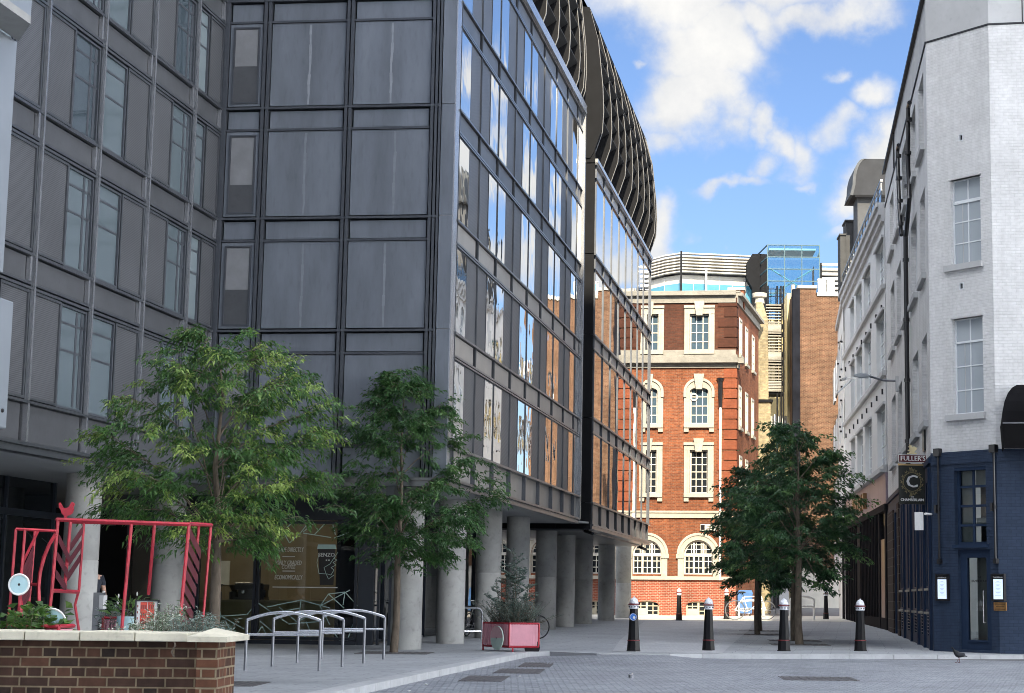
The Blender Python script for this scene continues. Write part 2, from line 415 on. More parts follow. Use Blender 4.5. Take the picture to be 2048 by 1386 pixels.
def mesh_screen(name, col, pitch=.035):
    """perforated metal: a fine dot grid"""
    m, nt, b = mat(name); L = nt.links
    uv = nd(nt, 'ShaderNodeUVMap').outputs[0]
    v = nd(nt, 'ShaderNodeTexVoronoi', Scale=1 / pitch, Randomness=0.0); L.new(uv, v.inputs['Vector'])
    r = nd(nt, 'ShaderNodeMapRange'); L.new(v.outputs['Distance'], r.inputs[0]); r.inputs[1].default_value = .28; r.inputs[2].default_value = .42; r.inputs[3].default_value = .45; r.inputs[4].default_value = 1.1
    g = nd(nt, 'ShaderNodeNewGeometry'); n = nd(nt, 'ShaderNodeTexNoise', Scale=.8, Detail=3.0); L.new(g.outputs['Position'], n.inputs['Vector'])
    rr = nd(nt, 'ShaderNodeMath', operation='MULTIPLY_ADD'); L.new(n.outputs['Fac'], rr.inputs[0]); rr.inputs[1].default_value = .5; rr.inputs[2].default_value = .75
    mu = nd(nt, 'ShaderNodeMath', operation='MULTIPLY'); L.new(r.outputs[0], mu.inputs[0]); L.new(rr.outputs[0], mu.inputs[1])
    mx = nd(nt, 'ShaderNodeMix', data_type='RGBA', blend_type='MULTIPLY'); mx.inputs[0].default_value = 1; mx.inputs[6].default_value = c4(col); L.new(mu.outputs[0], mx.inputs[7])
    L.new(mx.outputs[2], b.inputs['Base Color']); b.inputs['Roughness'].default_value = .45; b.inputs['Metallic'].default_value = .3
    return m
def paving(name, c1, c2, mortar, bw, bh, ms, bump=.3, var=.15, rough=.75, rot=0.0, bdist=.01, wet=0.0):
    m, nt, b = mat(name); L = nt.links
    g = nd(nt, 'ShaderNodeNewGeometry')
    mp = nd(nt, 'ShaderNodeMapping'); mp.inputs['Rotation'].default_value = (0, 0, rot); L.new(g.outputs['Position'], mp.inputs[0])
    t = nd(nt, 'ShaderNodeTexBrick'); t.offset = .5
    for k, v in (('Color1', c4(c1)), ('Color2', c4(c2)), ('Mortar', c4(mortar)), ('Scale', 1.0), ('Mortar Size', ms), ('Mortar Smooth', .5), ('Bias', 0.0), ('Brick Width', bw), ('Row Height', bh)): t.inputs[k].default_value = v
    wn = nd(nt, 'ShaderNodeTexNoise', Scale=1.3, Detail=2.0); L.new(g.outputs['Position'], wn.inputs['Vector'])
    ws = nd(nt, 'ShaderNodeVectorMath', operation='SCALE'); ws.inputs['Scale'].default_value = bh * .35; L.new(wn.outputs['Color'], ws.inputs[0])
    wa = nd(nt, 'ShaderNodeVectorMath', operation='ADD'); L.new(mp.outputs[0], wa.inputs[0]); L.new(ws.outputs[0], wa.inputs[1]); L.new(wa.outputs[0], t.inputs['Vector'])
    n = nd(nt, 'ShaderNodeTexNoise', Scale=.45, Detail=9.0, Roughness=.68); L.new(g.outputs['Position'], n.inputs['Vector'])
    r = nd(nt, 'ShaderNodeMapRange'); L.new(n.outputs['Fac'], r.inputs[0]); r.inputs[1].default_value = .3; r.inputs[2].default_value = .7; r.inputs[3].default_value = 1 - var; r.inputs[4].default_value = 1 + var
    mx = nd(nt, 'ShaderNodeMix', data_type='RGBA', blend_type='MULTIPLY'); mx.inputs[0].default_value = 1; L.new(t.outputs['Color'], mx.inputs[6]); L.new(r.outputs[0], mx.inputs[7])
    n2 = nd(nt, 'ShaderNodeTexNoise', Scale=14.0, Detail=6.0); L.new(g.outputs['Position'], n2.inputs['Vector'])
    r2 = nd(nt, 'ShaderNodeMapRange'); L.new(n2.outputs['Fac'], r2.inputs[0]); r2.inputs[1].default_value = .3; r2.inputs[2].default_value = .7; r2.inputs[3].default_value = 1 - var; r2.inputs[4].default_value = 1 + var
    m2 = nd(nt, 'ShaderNodeMix', data_type='RGBA', blend_type='MULTIPLY'); m2.inputs[0].default_value = 1; L.new(mx.outputs[2], m2.inputs[6]); L.new(r2.outputs[0], m2.inputs[7])
    n3 = nd(nt, 'ShaderNodeTexNoise', Scale=5.5, Detail=3.0, Roughness=.5); L.new(g.outputs['Position'], n3.inputs['Vector'])
    r3 = nd(nt, 'ShaderNodeMapRange'); L.new(n3.outputs['Fac'], r3.inputs[0]); r3.inputs[1].default_value = .60; r3.inputs[2].default_value = .68; r3.inputs[3].default_value = 1; r3.inputs[4].default_value = .80
    m3 = nd(nt, 'ShaderNodeMix', data_type='RGBA', blend_type='MULTIPLY'); m3.inputs[0].default_value = 1; L.new(m2.outputs[2], m3.inputs[6]); L.new(r3.outputs[0], m3.inputs[7])
    v4 = nd(nt, 'ShaderNodeTexVoronoi', Scale=2.6); L.new(g.outputs['Position'], v4.inputs['Vector'])
    r4 = nd(nt, 'ShaderNodeMapRange'); L.new(v4.outputs['Distance'], r4.inputs[0]); r4.inputs[1].default_value = .05; r4.inputs[2].default_value = .085; r4.inputs[3].default_value = .72; r4.inputs[4].default_value = 1
    m4 = nd(nt, 'ShaderNodeMix', data_type='RGBA', blend_type='MULTIPLY'); m4.inputs[0].default_value = 1; L.new(m3.outputs[2], m4.inputs[6]); L.new(r4.outputs[0], m4.inputs[7])
    L.new(m4.outputs[2], b.inputs['Base Color']); b.inputs['Roughness'].default_value = rough
    iv = nd(nt, 'ShaderNodeMath', operation='SUBTRACT'); L.new(n2.outputs['Fac'], iv.inputs[0]); L.new(t.outputs['Fac'], iv.inputs[1])
    bp = nd(nt, 'ShaderNodeBump', Strength=bump, Distance=bdist); L.new(iv.outputs[0], bp.inputs['Height']); L.new(bp.outputs[0], b.inputs['Normal'])
    return m
def leafmat(name, c1, c2, c3):
    m, nt, b = mat(name); L = nt.links; nt.nodes.remove(b)
    at = nd(nt, 'ShaderNodeAttribute', attribute_name='tint')
    cr = nd(nt, 'ShaderNodeValToRGB'); e = cr.color_ramp.elements; e[0].color = c4(c1); e[1].color = c4(c3); k = e.new(.55); k.color = c4(c2)
    L.new(at.outputs['Fac'], cr.inputs[0])
    d = nd(nt, 'ShaderNodeBsdfPrincipled'); L.new(cr.outputs[0], d.inputs['Base Color']); d.inputs['Roughness'].default_value = .42
    t = nd(nt, 'ShaderNodeBsdfTranslucent'); hs = nd(nt, 'ShaderNodeHueSaturation'); hs.inputs['Value'].default_value = 1.5; hs.inputs['Hue'].default_value = .485; L.new(cr.outputs[0], hs.inputs['Color']); L.new(hs.outputs[0], t.inputs[0])
    mx = nd(nt, 'ShaderNodeMixShader'); mx.inputs[0].default_value = .3; L.new(d.outputs[0], mx.inputs[1]); L.new(t.outputs[0], mx.inputs[2]); L.new(mx.outputs[0], nt.nodes['Material Output'].inputs[0])
    return m
# ------------------------------------------------------------------ palette
M_ = {}
M_['panel'] = plain('anthracite_panel', (.18, .20, .232), .42, .3, .2, 1.6, stretch=(1, 1, .25), dirt=.12)
M_['panel2'] = plain('bronze_panel', (.108, .112, .12), .4, .4, .14, 1.8, dirt=.1)
M_['fascia'] = plain('pale_bronze_panel', (.30, .285, .265), .42, .35, .1, 1.5)
M_['frame'] = plain('dark_frame', (.085, .093, .108), .4, .4, .12, 4)
M_['mull'] = plain('mullion_metal', (.16, .17, .185), .28, .75, .08, 4)
M_['strip'] = plain('bright_metal', (.46, .47, .49), .25, .8, .08, 4)
M_['screen'] = mesh_screen('perforated_screen', (.115, .119, .128))
M_['glassA'] = coated_glass('mirror_glass', (.82, .83, .83), 1.5, .008, 1.1, .01, 1.0)
M_['glassB'] = coated_glass('mirror_glass_far', (.78, .80, .82), 1.5, .0025, .7, .01, 1.0)
M_['glassL2'] = coated_glass('teal_glass_dim', (.06, .08, .095), 2.2, .006, .8, .03)
M_['glassL3'] = coated_glass('teal_glass_pale', (.17, .21, .225), 2.2, .006, .8, .03)
M_['glassL'] = coated_glass('teal_glass', (.11, .14, .155), 2.2, .006, .8, .03)
M_['concrete'] = plain('column_concrete', (.35, .35, .335), .8, 0, .22, 1.1, .25, dirt=.2)
M_['soffit'] = plain('soffit_panel', (.33, .34, .34), .5, 0, .06, 1)
M_['blindgrey'] = plain('grey_blind', (.20, .205, .215), .7, 0, .12, 2.5)
M_['glare'] = plain('glare_streak', (.29, .31, .34), .6, .2, .12, 5)  # lighter tone standing in for glare on the upper panels
M_['glaredim'] = plain('glare_streak_dim', (.225, .245, .275), .6, .2, .12, 5)  # fainter painted glare for the lower storeys
M_['dark'] = plain('dark_core', (.012, .014, .018), .6)
M_['fin'] = plain('roof_metal', (.011, .0115, .013), .7, 0, .12, 2, spec=.06)
M_['louvre'] = plain('louvre_metal', (.028, .029, .031), .7, 0, .1, 2, spec=.08)
M_['finedge'] = plain('fin_edge', (.11, .11, .112), .5, .2, .05)
M_['matblack'] = plain('matt_black', (.012, .012, .014), .8, 0, .2, 3, spec=.08)
M_['shopframe'] = plain('shop_frame', (.022, .028, .04), .35, .3)
M_['shopglass'] = clear_glass('shop_glass', (.62, .68, .68), 1.65)
M_['vinyl'] = plain('window_vinyl', (.42, .58, .54), .6)
M_['vinylw'] = plain('white_vinyl', (.55, .58, .56), .6)
M_['black'] = plain('black_paint', (.012, .012, .014), .3)
M_['white'] = plain('white_paint', (.75, .75, .73), .5, 0, .06)
M_['red'] = plain('red_paint', (.40, .018, .035), .5, 0, .28, 7, .2)
M_['darkred'] = plain('dark_red_slat', (.085, .008, .016), .5, 0, .2, 6)
M_['pink'] = plain('pink_sheet', (.70, .34, .40), .45, 0, .1, 3)
M_['mint'] = plain('mint_disc', (.42, .62, .66), .45, 0, .05)
M_['steel'] = plain('brushed_steel', (.82, .83, .85), .25, .9, .08, 8)
M_['steelm'] = plain('matt_steel', (.22, .23, .25), .4, .8, .1, 8)
M_['navy'] = brick('navy_painted_brick', (.023, .037, .066), (.027, .042, .074), (.017, .028, .054), .225, .08, .008, .5, .5, .14)
M_['navyp'] = plain('navy_paint', (.018, .032, .064), .55, 0, .1, 3, spec=.12)
M_['wbrick'] = brick('white_painted_brick', (.615, .617, .618), (.60, .602, .603), (.56, .563, .565), .225, .08, .010, .95, .6, .11, .9)
M_['render'] = plain('grey_render', (.43, .435, .44), .8, 0, .1, .9, .1, dirt=.08)
M_['wrender'] = plain('white_render', (.56, .57, .575), .7, 0, .07, .7, .05, dirt=.06)
M_['wmet'] = plain('white_window_metal', (.62, .65, .67), .4, 0, .05)
M_['stone'] = plain('portland_stone', (.315, .295, .25), .8, 0, .13, 2.2, .2, dirt=.18)
M_['stoneg'] = plain('sooty_stone', (.205, .195, .17), .85, 0, .2, 2.2, .2, dirt=.25)
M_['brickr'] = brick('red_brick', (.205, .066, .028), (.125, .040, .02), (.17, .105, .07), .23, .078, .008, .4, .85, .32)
M_['brickt'] = brick('dark_red_brick', (.085, .031, .018), (.06, .022, .014), (.06, .038, .027), .23, .078, .008, .4, .85, .25)  # darker brick tone for the top storey
M_['brickb'] = brick('basement_brick', (.25, .056, .03), (.19, .045, .026), (.30, .22, .17), .23, .085, .012, .4, .85, .25)
M_['quoint'] = brick('dark_rubbed_brick', (.062, .022, .013), (.05, .019, .012), (.05, .024, .016), .24, .08, .004, .2, .85, .2)  # darker quoin tone for the top storey
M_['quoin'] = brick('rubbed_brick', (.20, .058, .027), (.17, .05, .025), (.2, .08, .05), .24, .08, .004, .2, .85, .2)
M_['stock'] = brick('yellow_stock_brick', (.30, .25, .15), (.22, .18, .11), (.2, .18, .13), .225, .075, .01, .4, .9, .3)
M_['brown'] = brick('brown_stock_brick', (.11, .056, .033), (.068, .036, .022), (.15, .095, .06), .225, .078, .012, .4, .9, .32, .8)
M_['wallb'] = brick('garden_wall_brick', (.088, .042, .027), (.026, .018, .015), (.18, .14, .09), .225, .075, .008, .9, .9, .35, 2.0, squash=.5)
M_['pierb'] = brick('pier_brick', (.13, .056, .033), (.055, .03, .02), (.22, .175, .115), .225, .075, .009, .9, .9, .3, 2.0, squash=.5)
M_['coping'] = plain('coping_stone', (.52, .49, .39), .85, 0, .16, 3.5, .3, dirt=.2)
M_['yellow'] = plain('cream_wall', (.52, .43, .23), .8, 0, .1, 1)
M_['win'] = coated_glass('window_glass', (.014, .018, .022), 1.6, .004, 1.2, .02)
M_['winpale'] = coated_glass('window_with_blinds', (.34, .38, .41), 1.5, .002, .8, .06)
M_['bark'] = plain('tree_bark', (.12, .095, .07), .9, 0, .35, 12, .6, stretch=(1, 1, .4))
M_['leaf1'] = leafmat('ash_leaf', (.035, .095, .024), (.066, .16, .034), (.30, .40, .10))
M_['leaf2'] = leafmat('green_leaf', (.032, .09, .028), (.055, .138, .038), (.13, .22, .06))
M_['leaf3'] = leafmat('dark_leaf', (.024, .07, .030), (.042, .108, .038), (.10, .185, .055))
M_['leafg'] = leafmat('silver_leaf', (.07, .12, .10), (.13, .18, .15), (.30, .35, .32))
M_['leafw'] = leafmat('variegated_leaf', (.06, .12, .05), (.22, .28, .2), (.62, .64, .56))
M_['leafp'] = leafmat('broad_leaf', (.03, .075, .018), (.055, .13, .026), (.12, .21, .05))
M_['flag'] = paving('flagstone', (.345, .36, .375), (.30, .315, .33), (.17, .178, .19), .9, .45, .011, .25, .12, .7, R(7))
M_['setts'] = paving('granite_setts', (.325, .342, .37), (.225, .24, .265), (.165, .177, .195), .21, .11, .016, .9, .2, .62, R(-4), .03)
M_['setts2'] = paving('street_setts', (.48, .49, .5), (.42, .43, .44), (.30, .305, .315), .2, .1, .01, .4, .12, .7, R(7))
M_['kerb'] = plain('kerb_granite', (.40, .41, .42), .75, 0, .14, 2.5, .2, dirt=.12)
M_['asph'] = plain('asphalt', (.115, .115, .12), .85, 0, .15, 1.5, .3, dirt=.1)
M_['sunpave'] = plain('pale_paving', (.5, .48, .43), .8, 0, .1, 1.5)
M_['gratem'] = plain('cast_iron', (.125, .118, .118), .6, .5, .2, 9)
M_['bluegl'] = coated_glass('blue_glass', (.07, .22, .30), 1.75, .004, .5, .03)

# ------------------------------------------------------------------ ground
def build_ground():
    mb = MB(); ys = [-60, 0, 20, 40, 44, 60, 75, 90, 100, 110, 118, 126, 150, 400, 2500]
    for i in range(len(ys) - 1):
        a, b = ys[i], ys[i + 1]
        xs = 60 if b < 200 else 1500
        za, zb = gz(a) - (.16 if a < 44 else .012), gz(b) - (.16 if b < 44 else .012)
        mb.quad((-xs, a, za), (xs, a, za), (xs, b, zb), (-xs, b, zb))
    struct(mb.build('ground', M_['asph']))
    # far crossing road, sunlit pavement strips
    mb = MB()
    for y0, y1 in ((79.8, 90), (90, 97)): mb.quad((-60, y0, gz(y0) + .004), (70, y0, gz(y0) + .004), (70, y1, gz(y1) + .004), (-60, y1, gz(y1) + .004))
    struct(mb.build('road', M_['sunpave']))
build_ground()
KERB_PX = [(720, 1374), (900, 1336), (1060, 1304), (1100, 1303.5), (1195, 1307.5), (1340, 1309), (1405, 1308), (1700, 1309), (2048, 1311)]
kp = [ground(x, y) for x, y in KERB_PX]
d0 = (kp[0] - kp[1]).normalized()
kp = [kp[0] + d0 * 34] + kp + [kp[-1] + (kp[-1] - kp[-2]).normalized() * 30]
def road_z(x, y):
    c0, c1 = kp[4].x, kp[7].x
    t = 0.0
    if c0 < x < c1:
        e0, e1 = kp[5].x, kp[6].x
        t = 1.0 if e0 <= x <= e1 else ((x - c0) / (e0 - c0) if x < e0 else (c1 - x) / (c1 - e1))
    t *= max(0, min(1, (y - 36) / 3.5))
    return -.105 + .09 * t
def build_near():
    # pavement: everything behind the kerb line
    mb = MB()
    def strip(p, q, m=0):
        mb.quad(p, q, (q[0] + 0, 44, 0), (p[0], 44, 0), m)
    left = [Vector((-40, kp[0].y, 0))]
    # left of the kerb run, up to Y=44
    for i in range(0, 3):
        a, b = kp[i], kp[i + 1]
        mb.quad((-45, a.y, 0), (a.x, a.y, 0), (b.x, b.y, 0), (-45, b.y, 0))
    y3 = kp[3].y
    mb.quad((-45, y3, 0), (kp[3].x, y3, 0), (kp[3].x, 44, 0), (-45, 44, 0))
    for i in range(3, len(kp) - 1): strip(kp[i], kp[i + 1])
    for y0, y1 in ((44, 60), (60, 75), (75, 79.7)):
        mb.quad((-45, y0, gz(y0)), (45, y0, gz(y0)), (45, y1, gz(y1)), (-45, y1, gz(y1)))
    struct(mb.build('pavement', M_['flag']))
    # kerb stones: 0.3 m wide granite, real step down to the setts
    mb = MB()
    n = len(kp); off = []
    for i, p in enumerate(kp):
        t = (kp[min(i + 1, n - 1)] - kp[max(i - 1, 0)]); t.z = 0; t.normalize()
        nn = Vector((-t.y, t.x, 0)); off.append(nn)      # towards the pavement
    for i in range(n - 1):
        a, b = kp[i], kp[i + 1]
        steps = max(1, int((b - a).length / .9))
        for s in range(steps):
            p = a.lerp(b, s / steps); q = a.lerp(b, (s + 1) / steps - .012 / max(.5, (b - a).length / steps) / steps)
            o1 = off[i].lerp(off[i + 1], s / steps) * .3; o2 = off[i].lerp(off[i + 1], (s + 1) / steps) * .3
            zt = Vector((0, 0, .006)); zb = Vector((0, 0, -.2))
            mb.hexa([p + zb, q + zb, q + o2 + zb, p + o1 + zb, p + zt, q + zt, q + o2 + zt, p + o1 + zt])
    struct(mb.build('kerb', M_['kerb']))
    # granite sett road in front, dished up at the crossing
    mb = MB()
    xs = [-12 + .75 * i for i in range(60)]; ys = [-5, 5, 12, 18, 24, 28, 31, 33, 35, 36, 37, 38, 39, 40, 41, 42, 43]
    for i in range(len(xs) - 1):
        for j in range(len(ys) - 1):
            c = [(xs[i], ys[j]), (xs[i + 1], ys[j]), (xs[i + 1], ys[j + 1]), (xs[i], ys[j + 1])]
            mb.quad(*[(x, y, road_z(x, y)) for x, y in c])
    struct(mb.build('sett_road', M_['setts'], smooth=True))
    # narrow street between the drain lines, laid in fine setts
    L0 = [ground(1225, 1303), ground(1240, 1281), ground(1262, 1262), ground(1290, 1243)]
    R0 = [ground(1418, 1307), ground(1452, 1281), ground(1480, 1262), ground(1494, 1241.5)]
    mb = MB()
    for i in range(3):
        mb.quad(L0[i] + Vector((0, 0, .005)), R0[i] + Vector((0, 0, .005)), R0[i + 1] + Vector((0, 0, .005)), L0[i + 1] + Vector((0, 0, .005)))
    struct(mb.build('street', M_['setts2']))
    for P, w in ((L0, .2), (R0, .3)):
        mb = MB()
        for i in range(3):
            a, b = P[i] + Vector((0, 0, .010)), P[i + 1] + Vector((0, 0, .010))
            mb.quad(a, a + Vector((w, 0, 0)), b + Vector((w, 0, 0)), b)
        struct(mb.build('drain_strip', M_['kerb']))
build_near()
def plates():
    for (x0, x1, y, h, lab) in ((915, 1020, 1357, 5, 'dark rusty drain cover in the setts, nearest to the camera'), (985, 1090, 1342, 4, 'dark drain cover in the setts, middle one of three by the kerb'), (1035, 1110, 1329.5, 4, 'dark drain cover in the setts, farthest, below the dropped kerb'),
                             (1570, 1700, 1357, 3, 'long thin iron cover set in the cobbled road on the right')):
        a, b = ground(x0, y + h, -.1), ground(x1, y - h, -.1)
        z0 = road_z((a.x + b.x) / 2, (a.y + b.y) / 2)
        mb = MB(); fr = WORLD
        mb.box(fr, a.x, b.x, a.y, b.y, z0 - .03, z0 + .006)
        t = thing('drain_cover', lab, 'drain cover', (a.x, a.y, z0), 'iron covers in the cobbled road')
        mb.build('cover_plate', M_['gratem'], t)
        mb = MB(); k = 9
        for i in range(k):
            u = a.x + (b.x - a.x) * (i + .3) / k
            mb.box(fr, u, u + (b.x - a.x) / k * .35, a.y + .04, b.y - .04, z0 + .006, z0 + .011)
        mb.build('cover_rib', M_['gratem'], t)
plates()

# ------------------------------------------------------------------ the dark glass office
SD = vdir(1685)
FA = Fr(atY(897, 760, 40), SD); FL = Fr(atY(428, 550, 40.6), SD)
_fa, _fl = FA.P, FL.P
FF = Fr(_fl, _fa - _fl); FW_ = (_fa - _fl).length
FB = Fr(atY(1185, 760, 61), SD)
LV = [4.62, 7.27, 9.91, 12.55, 15.17, 17.85]
ZS = 3.75
def office():
    root = thing('office_building', 'dark grey glass and metal office block on round concrete columns, with a finned roof', 'office building', (_fa.x, _fa.y, 0))
    def B(mb, name, m, p=root, **k): return mb.build(name, M_[m] if isinstance(m, str) else m, p, **k)
    # core
    core = [FL(-22, -.6, 0), FL(.6, -.6, 0), FA(.6, -.6, 0), FA(20.0, -.6, 0), FB(.3, -.6, 0), FB(18.2, -.6, 0), Vector((-32, FB(18.2, 0, 0).y, 0)), Vector((-32, FL(-22, 0, 0).y, 0))]
    mb = MB(); mb.prism(core, 3.95, 17.4)
    up = [FL(-22, -.6, 0), FL(.9, -.6, 0), FA(3, -7, 0), FB(17.5, -7.5, 0), Vector((-32, FB(17.5, 0, 0).y, 0)), Vector((-32, FL(-22, 0, 0).y, 0))]
    mb.prism(up, 17.4, 23)
    B(mb, 'core_wall', 'panel')
    mb = MB(); so_ = [FL(-22, -.04, 0), FL(0, -.04, 0), FA(.04, -.04, 0), FA(20.05, -.04, 0), FB(0, -.04, 0), FB(18.4, -.04, 0), Vector((-30, FB(18.4, 0, 0).y, 0)), Vector((-30, FL(-22, 0, 0).y, 0))]
    mb.prism(so_, ZS - .01, ZS + .05); B(mb, 'soffit', 'soffit')
    # ---- street face A: bays of alternating glass and perforated screen
    UA = [.45, 2.88, 5.2, 7.51, 9.83, 12.14, 14.46, 16.72, 18.95, 20.05]
    for i, u in enumerate(UA):
        mb = MB(); mb.box(FA, u - .045, u + .045, -.1, .014, LV[0] - .02, LV[5] + .02)
        mb.box(FA, u - .012, u + .012, .014, .028, LV[0], LV[5]); B(mb, 'mullion', 'mull')
        mb = MB(); mb.box(FA, u - .05, u + .05, -.08, .06, ZS + .12, LV[0] - .04); B(mb, 'fascia_post', 'frame')
    mb = MB(); mb.box(FA, 0, .40, -.3, .02, ZS + .12, LV[5] + .3); B(mb, 'corner_strip', 'strip')
    mb = MB(); mb.box(FA, 19.95, 20.12, -.5, .12, ZS + .1, LV[5] + .32); B(mb, 'corner_strip', 'strip')
    for k in range(1, 6):
        z1, z0 = LV[k], LV[k - 1]
        mb = MB()
        for i in range(9):
            a, b = UA[i] + .05, UA[i + 1] - .05
            mb.box(FA, a + .04, b - .16, -.2, -.012, z1 - .5, z1 - .07)
        B(mb, 'spandrel_band', 'fascia' if k < 3 else 'panel2')
        mb = MB()
        mb.box(FA, .42, 20.0, -.15, .05, z1 - .05, z1); mb.box(FA, .42, 20.0, -.15, .03, z1 - .57, z1 - .52); mb.box(FA, .42, 20.0, -.15, .04, z1 - .64, z1 - .60)
        B(mb, 'transom', 'mull')
        for i in range(9):
            a, b = UA[i] + .05, UA[i + 1] - .05
            gl = (a, (a + b) / 2) if i % 2 == 0 else ((a + b) / 2, b)
            sc_ = ((a + b) / 2, b) if i % 2 == 0 else (a, (a + b) / 2)
            if i == 8: gl = (a + .1, b)
            mb = MB(); sash(mb, FA, gl[0] + .005, gl[1] - .005, z0 + .01, z1 - .65, 1, 1, -.16, .009, .022)
            w = B(mb, 'window', 'frame')
            mb = MB(); tilt = rnd.uniform(-.0015, .0015); tz = rnd.uniform(-.0015, .0015)
            g = (gl[0] + .03, gl[1] - .03, z0 + .03, z1 - .67)
            mb.quad(FA(g[0], .006 - tilt - tz, g[2]), FA(g[1], .006 + tilt - tz, g[2]), FA(g[1], .006 + tilt + tz, g[3]), FA(g[0], .006 - tilt + tz, g[3]))
            mb.quad(FA(g[0], -.12, g[2]), FA(g[1], -.12, g[2]), FA(g[1], -.12, g[3]), FA(g[0], -.12, g[3]))
            mb.build('pane', M_['glassA'], w)
            if i < 8:
                mb = MB(); mb.box(FA, sc_[0] + .01, sc_[1] - .01, -.14, -.006, z0 + .03, z1 - .65)
                B(mb, 'screen_panel', 'screen')
    mb = MB()
    for i in range(9): mb.box(FA, UA[i] + .07, UA[i + 1] - .07, -.25, -.04, ZS + .14, LV[0] - .05)
    B(mb, 'fascia_panel', 'fascia')
    mb = MB()
    mb.box(FA, 0, 20.1, -.2, .1, LV[0] - .05, LV[0] + .005); mb.box(FA, -.02, 20.1, -.2, .1, ZS + .07, ZS + .13); mb.box(FA, -.02, 20.1, -.2, .02, ZS + .02, ZS + .07); mb.box(FA, -.02, 20.1, -.2, .06, ZS - .06, ZS + .02)
    B(mb, 'edge_moulding', 'mull')
    mb = MB(); mb.box(FA, -.02, 20.12, -.55, .14, LV[5] + .0, LV[5] + .30); B(mb, 'parapet', 'strip')
    # ---- front face F: blank anthracite panels
    UF = [(.16, .94, 'w'), (1.17, 2.95, 'p'), (3.17, 5.0, 'p')]
    for u0, u1 in ((.02, .14), (.97, 1.05), (1.08, 1.15), (2.98, 3.05), (3.08, 3.15), (5.03, 5.10), (5.13, 5.19), (5.22, 5.27)):
        mb = MB(); mb.box(FF, u0, u1, -.2, .05, ZS + .14, LV[5] + .4); B(mb, 'mullion', 'frame')
    for k in range(0, 6):
        z1 = LV[k]; z0 = LV[k - 1] if k else ZS + .12
        for (u0, u1, kind) in UF:
            if k:
                mb = MB(); mb.box(FF, u0 + .02, u1 - .02, -.2, -.03, z1 - .5, z1 - .09)
                B(mb, 'spandrel_panel', 'panel')
                mb = MB(); mb.box(FF, u0, u1, -.2, -.015 if kind == 'p' else .0, z0 + .04, z1 - .58)
                B(mb, 'wall_panel', 'panel')
                if kind == 'w':
                    mb = MB(); sash(mb, FF, u0 + .08, u1 - .06, z0 + .1, z1 - .66, 1, 1, -.02, .03, .035); w = B(mb, 'window', 'frame')
                    mb = MB(); mb.box(FF, u0 + .11, u1 - .09, -.01, .008, z0 + .13, z1 - .69); mb.build('pane', M_['panel2'], w)
                    mb = MB(); mb.box(FF, u0 + .13, u1 - .11, .008, .014, z0 + .13 + (z1 - z0) * rnd.uniform(.24, .34), z1 - .72); mb.build('blind', M_['blindgrey'], w)
                else:
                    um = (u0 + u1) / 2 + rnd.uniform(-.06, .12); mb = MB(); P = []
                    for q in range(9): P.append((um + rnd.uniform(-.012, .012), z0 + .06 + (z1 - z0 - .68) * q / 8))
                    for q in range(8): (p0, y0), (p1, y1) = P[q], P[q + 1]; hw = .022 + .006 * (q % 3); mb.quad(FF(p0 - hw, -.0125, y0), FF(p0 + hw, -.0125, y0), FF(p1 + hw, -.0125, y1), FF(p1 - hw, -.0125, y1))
                    if k >= 2: B(mb, 'glare_streak', 'glare' if k > 3 else 'glaredim')  # glare down the middle of the panel, painted as a pale strip
            else:
                mb = MB(); mb.box(FF, u0 + .02, u1 - .02, -.2, -.03, z0, z1 - .06); B(mb, 'fascia_panel', 'panel')
        mb = MB(); mb.box(FF, .0, 5.25, -.2, .06, z1 - .05, z1 + .0)
        if k: mb.box(FF, .15, 5.03, -.2, .025, z1 - .57, z1 - .52)
        B(mb, 'transom', 'frame')
        mb = MB(); mb.box(FF, 5.29, FW_ - .005, -.3, .03, z0 + .012, z1 - .012); B(mb, 'corner_panel', 'panel')
    mb = MB(); mb.box(FF, 0, FW_, -.3, -.12, LV[5], LV[5] + .4); B(mb, 'parapet', 'panel')
    mb = MB()
    mb.box(FF, .0, FW_, -.2, .08, ZS + .07, ZS + .13); mb.box(FF, .0, FW_, -.2, .0, ZS + .02, ZS + .07); mb.box(FF, .0, FW_ , -.2, .05, ZS - .06, ZS + .02)
    B(mb, 'edge_moulding', 'mull')
    # ---- left wing L
    UL = [-14.1, -11.62, -9.22, -6.73, -4.22, -1.78, 0]
    for u in UL[:-1]:
        mb = MB(); mb.box(FL, u - .07, u + .07, -.1, .035, LV[0], LV[4] + 1.5)
        mm = B(mb, 'mullion', 'mull'); mb = MB(); mb.box(FL, u - .02, u + .04, .035, .085, LV[0], LV[4] + 1.5); mb.build('mullion_cap', M_['strip'], mm)
    for k in range(1, 6):
        z1, z0 = LV[k], LV[k - 1]
        mb = MB(); mb.box(FL, -22, 0, -.15, .06, z1 - .05, z1); mb.box(FL, -22, 0, -.15, .03, z1 - .57, z1 - .52); mb.box(FL, -22, 0, -.15, .05, z1 - .66, z1 - .61)
        B(mb, 'transom', 'mull')
        mb = MB()
        for i in range(6):
            a, b = UL[i] + .07, UL[i + 1] - .07
            mb.box(FL, a + .02, b - .12, -.2, -.03, z1 - .5, z1 - .07)
        B(mb, 'spandrel_band', 'panel2')
        for i in range(6):
            mb = MB(); mb.box(FL, UL[i + 1] - .17, UL[i + 1] - .10, -.1, .05, z1 - .52, z1 - .05)
            B(mb, 'spandrel_rib', 'strip')
        if k == 5: continue
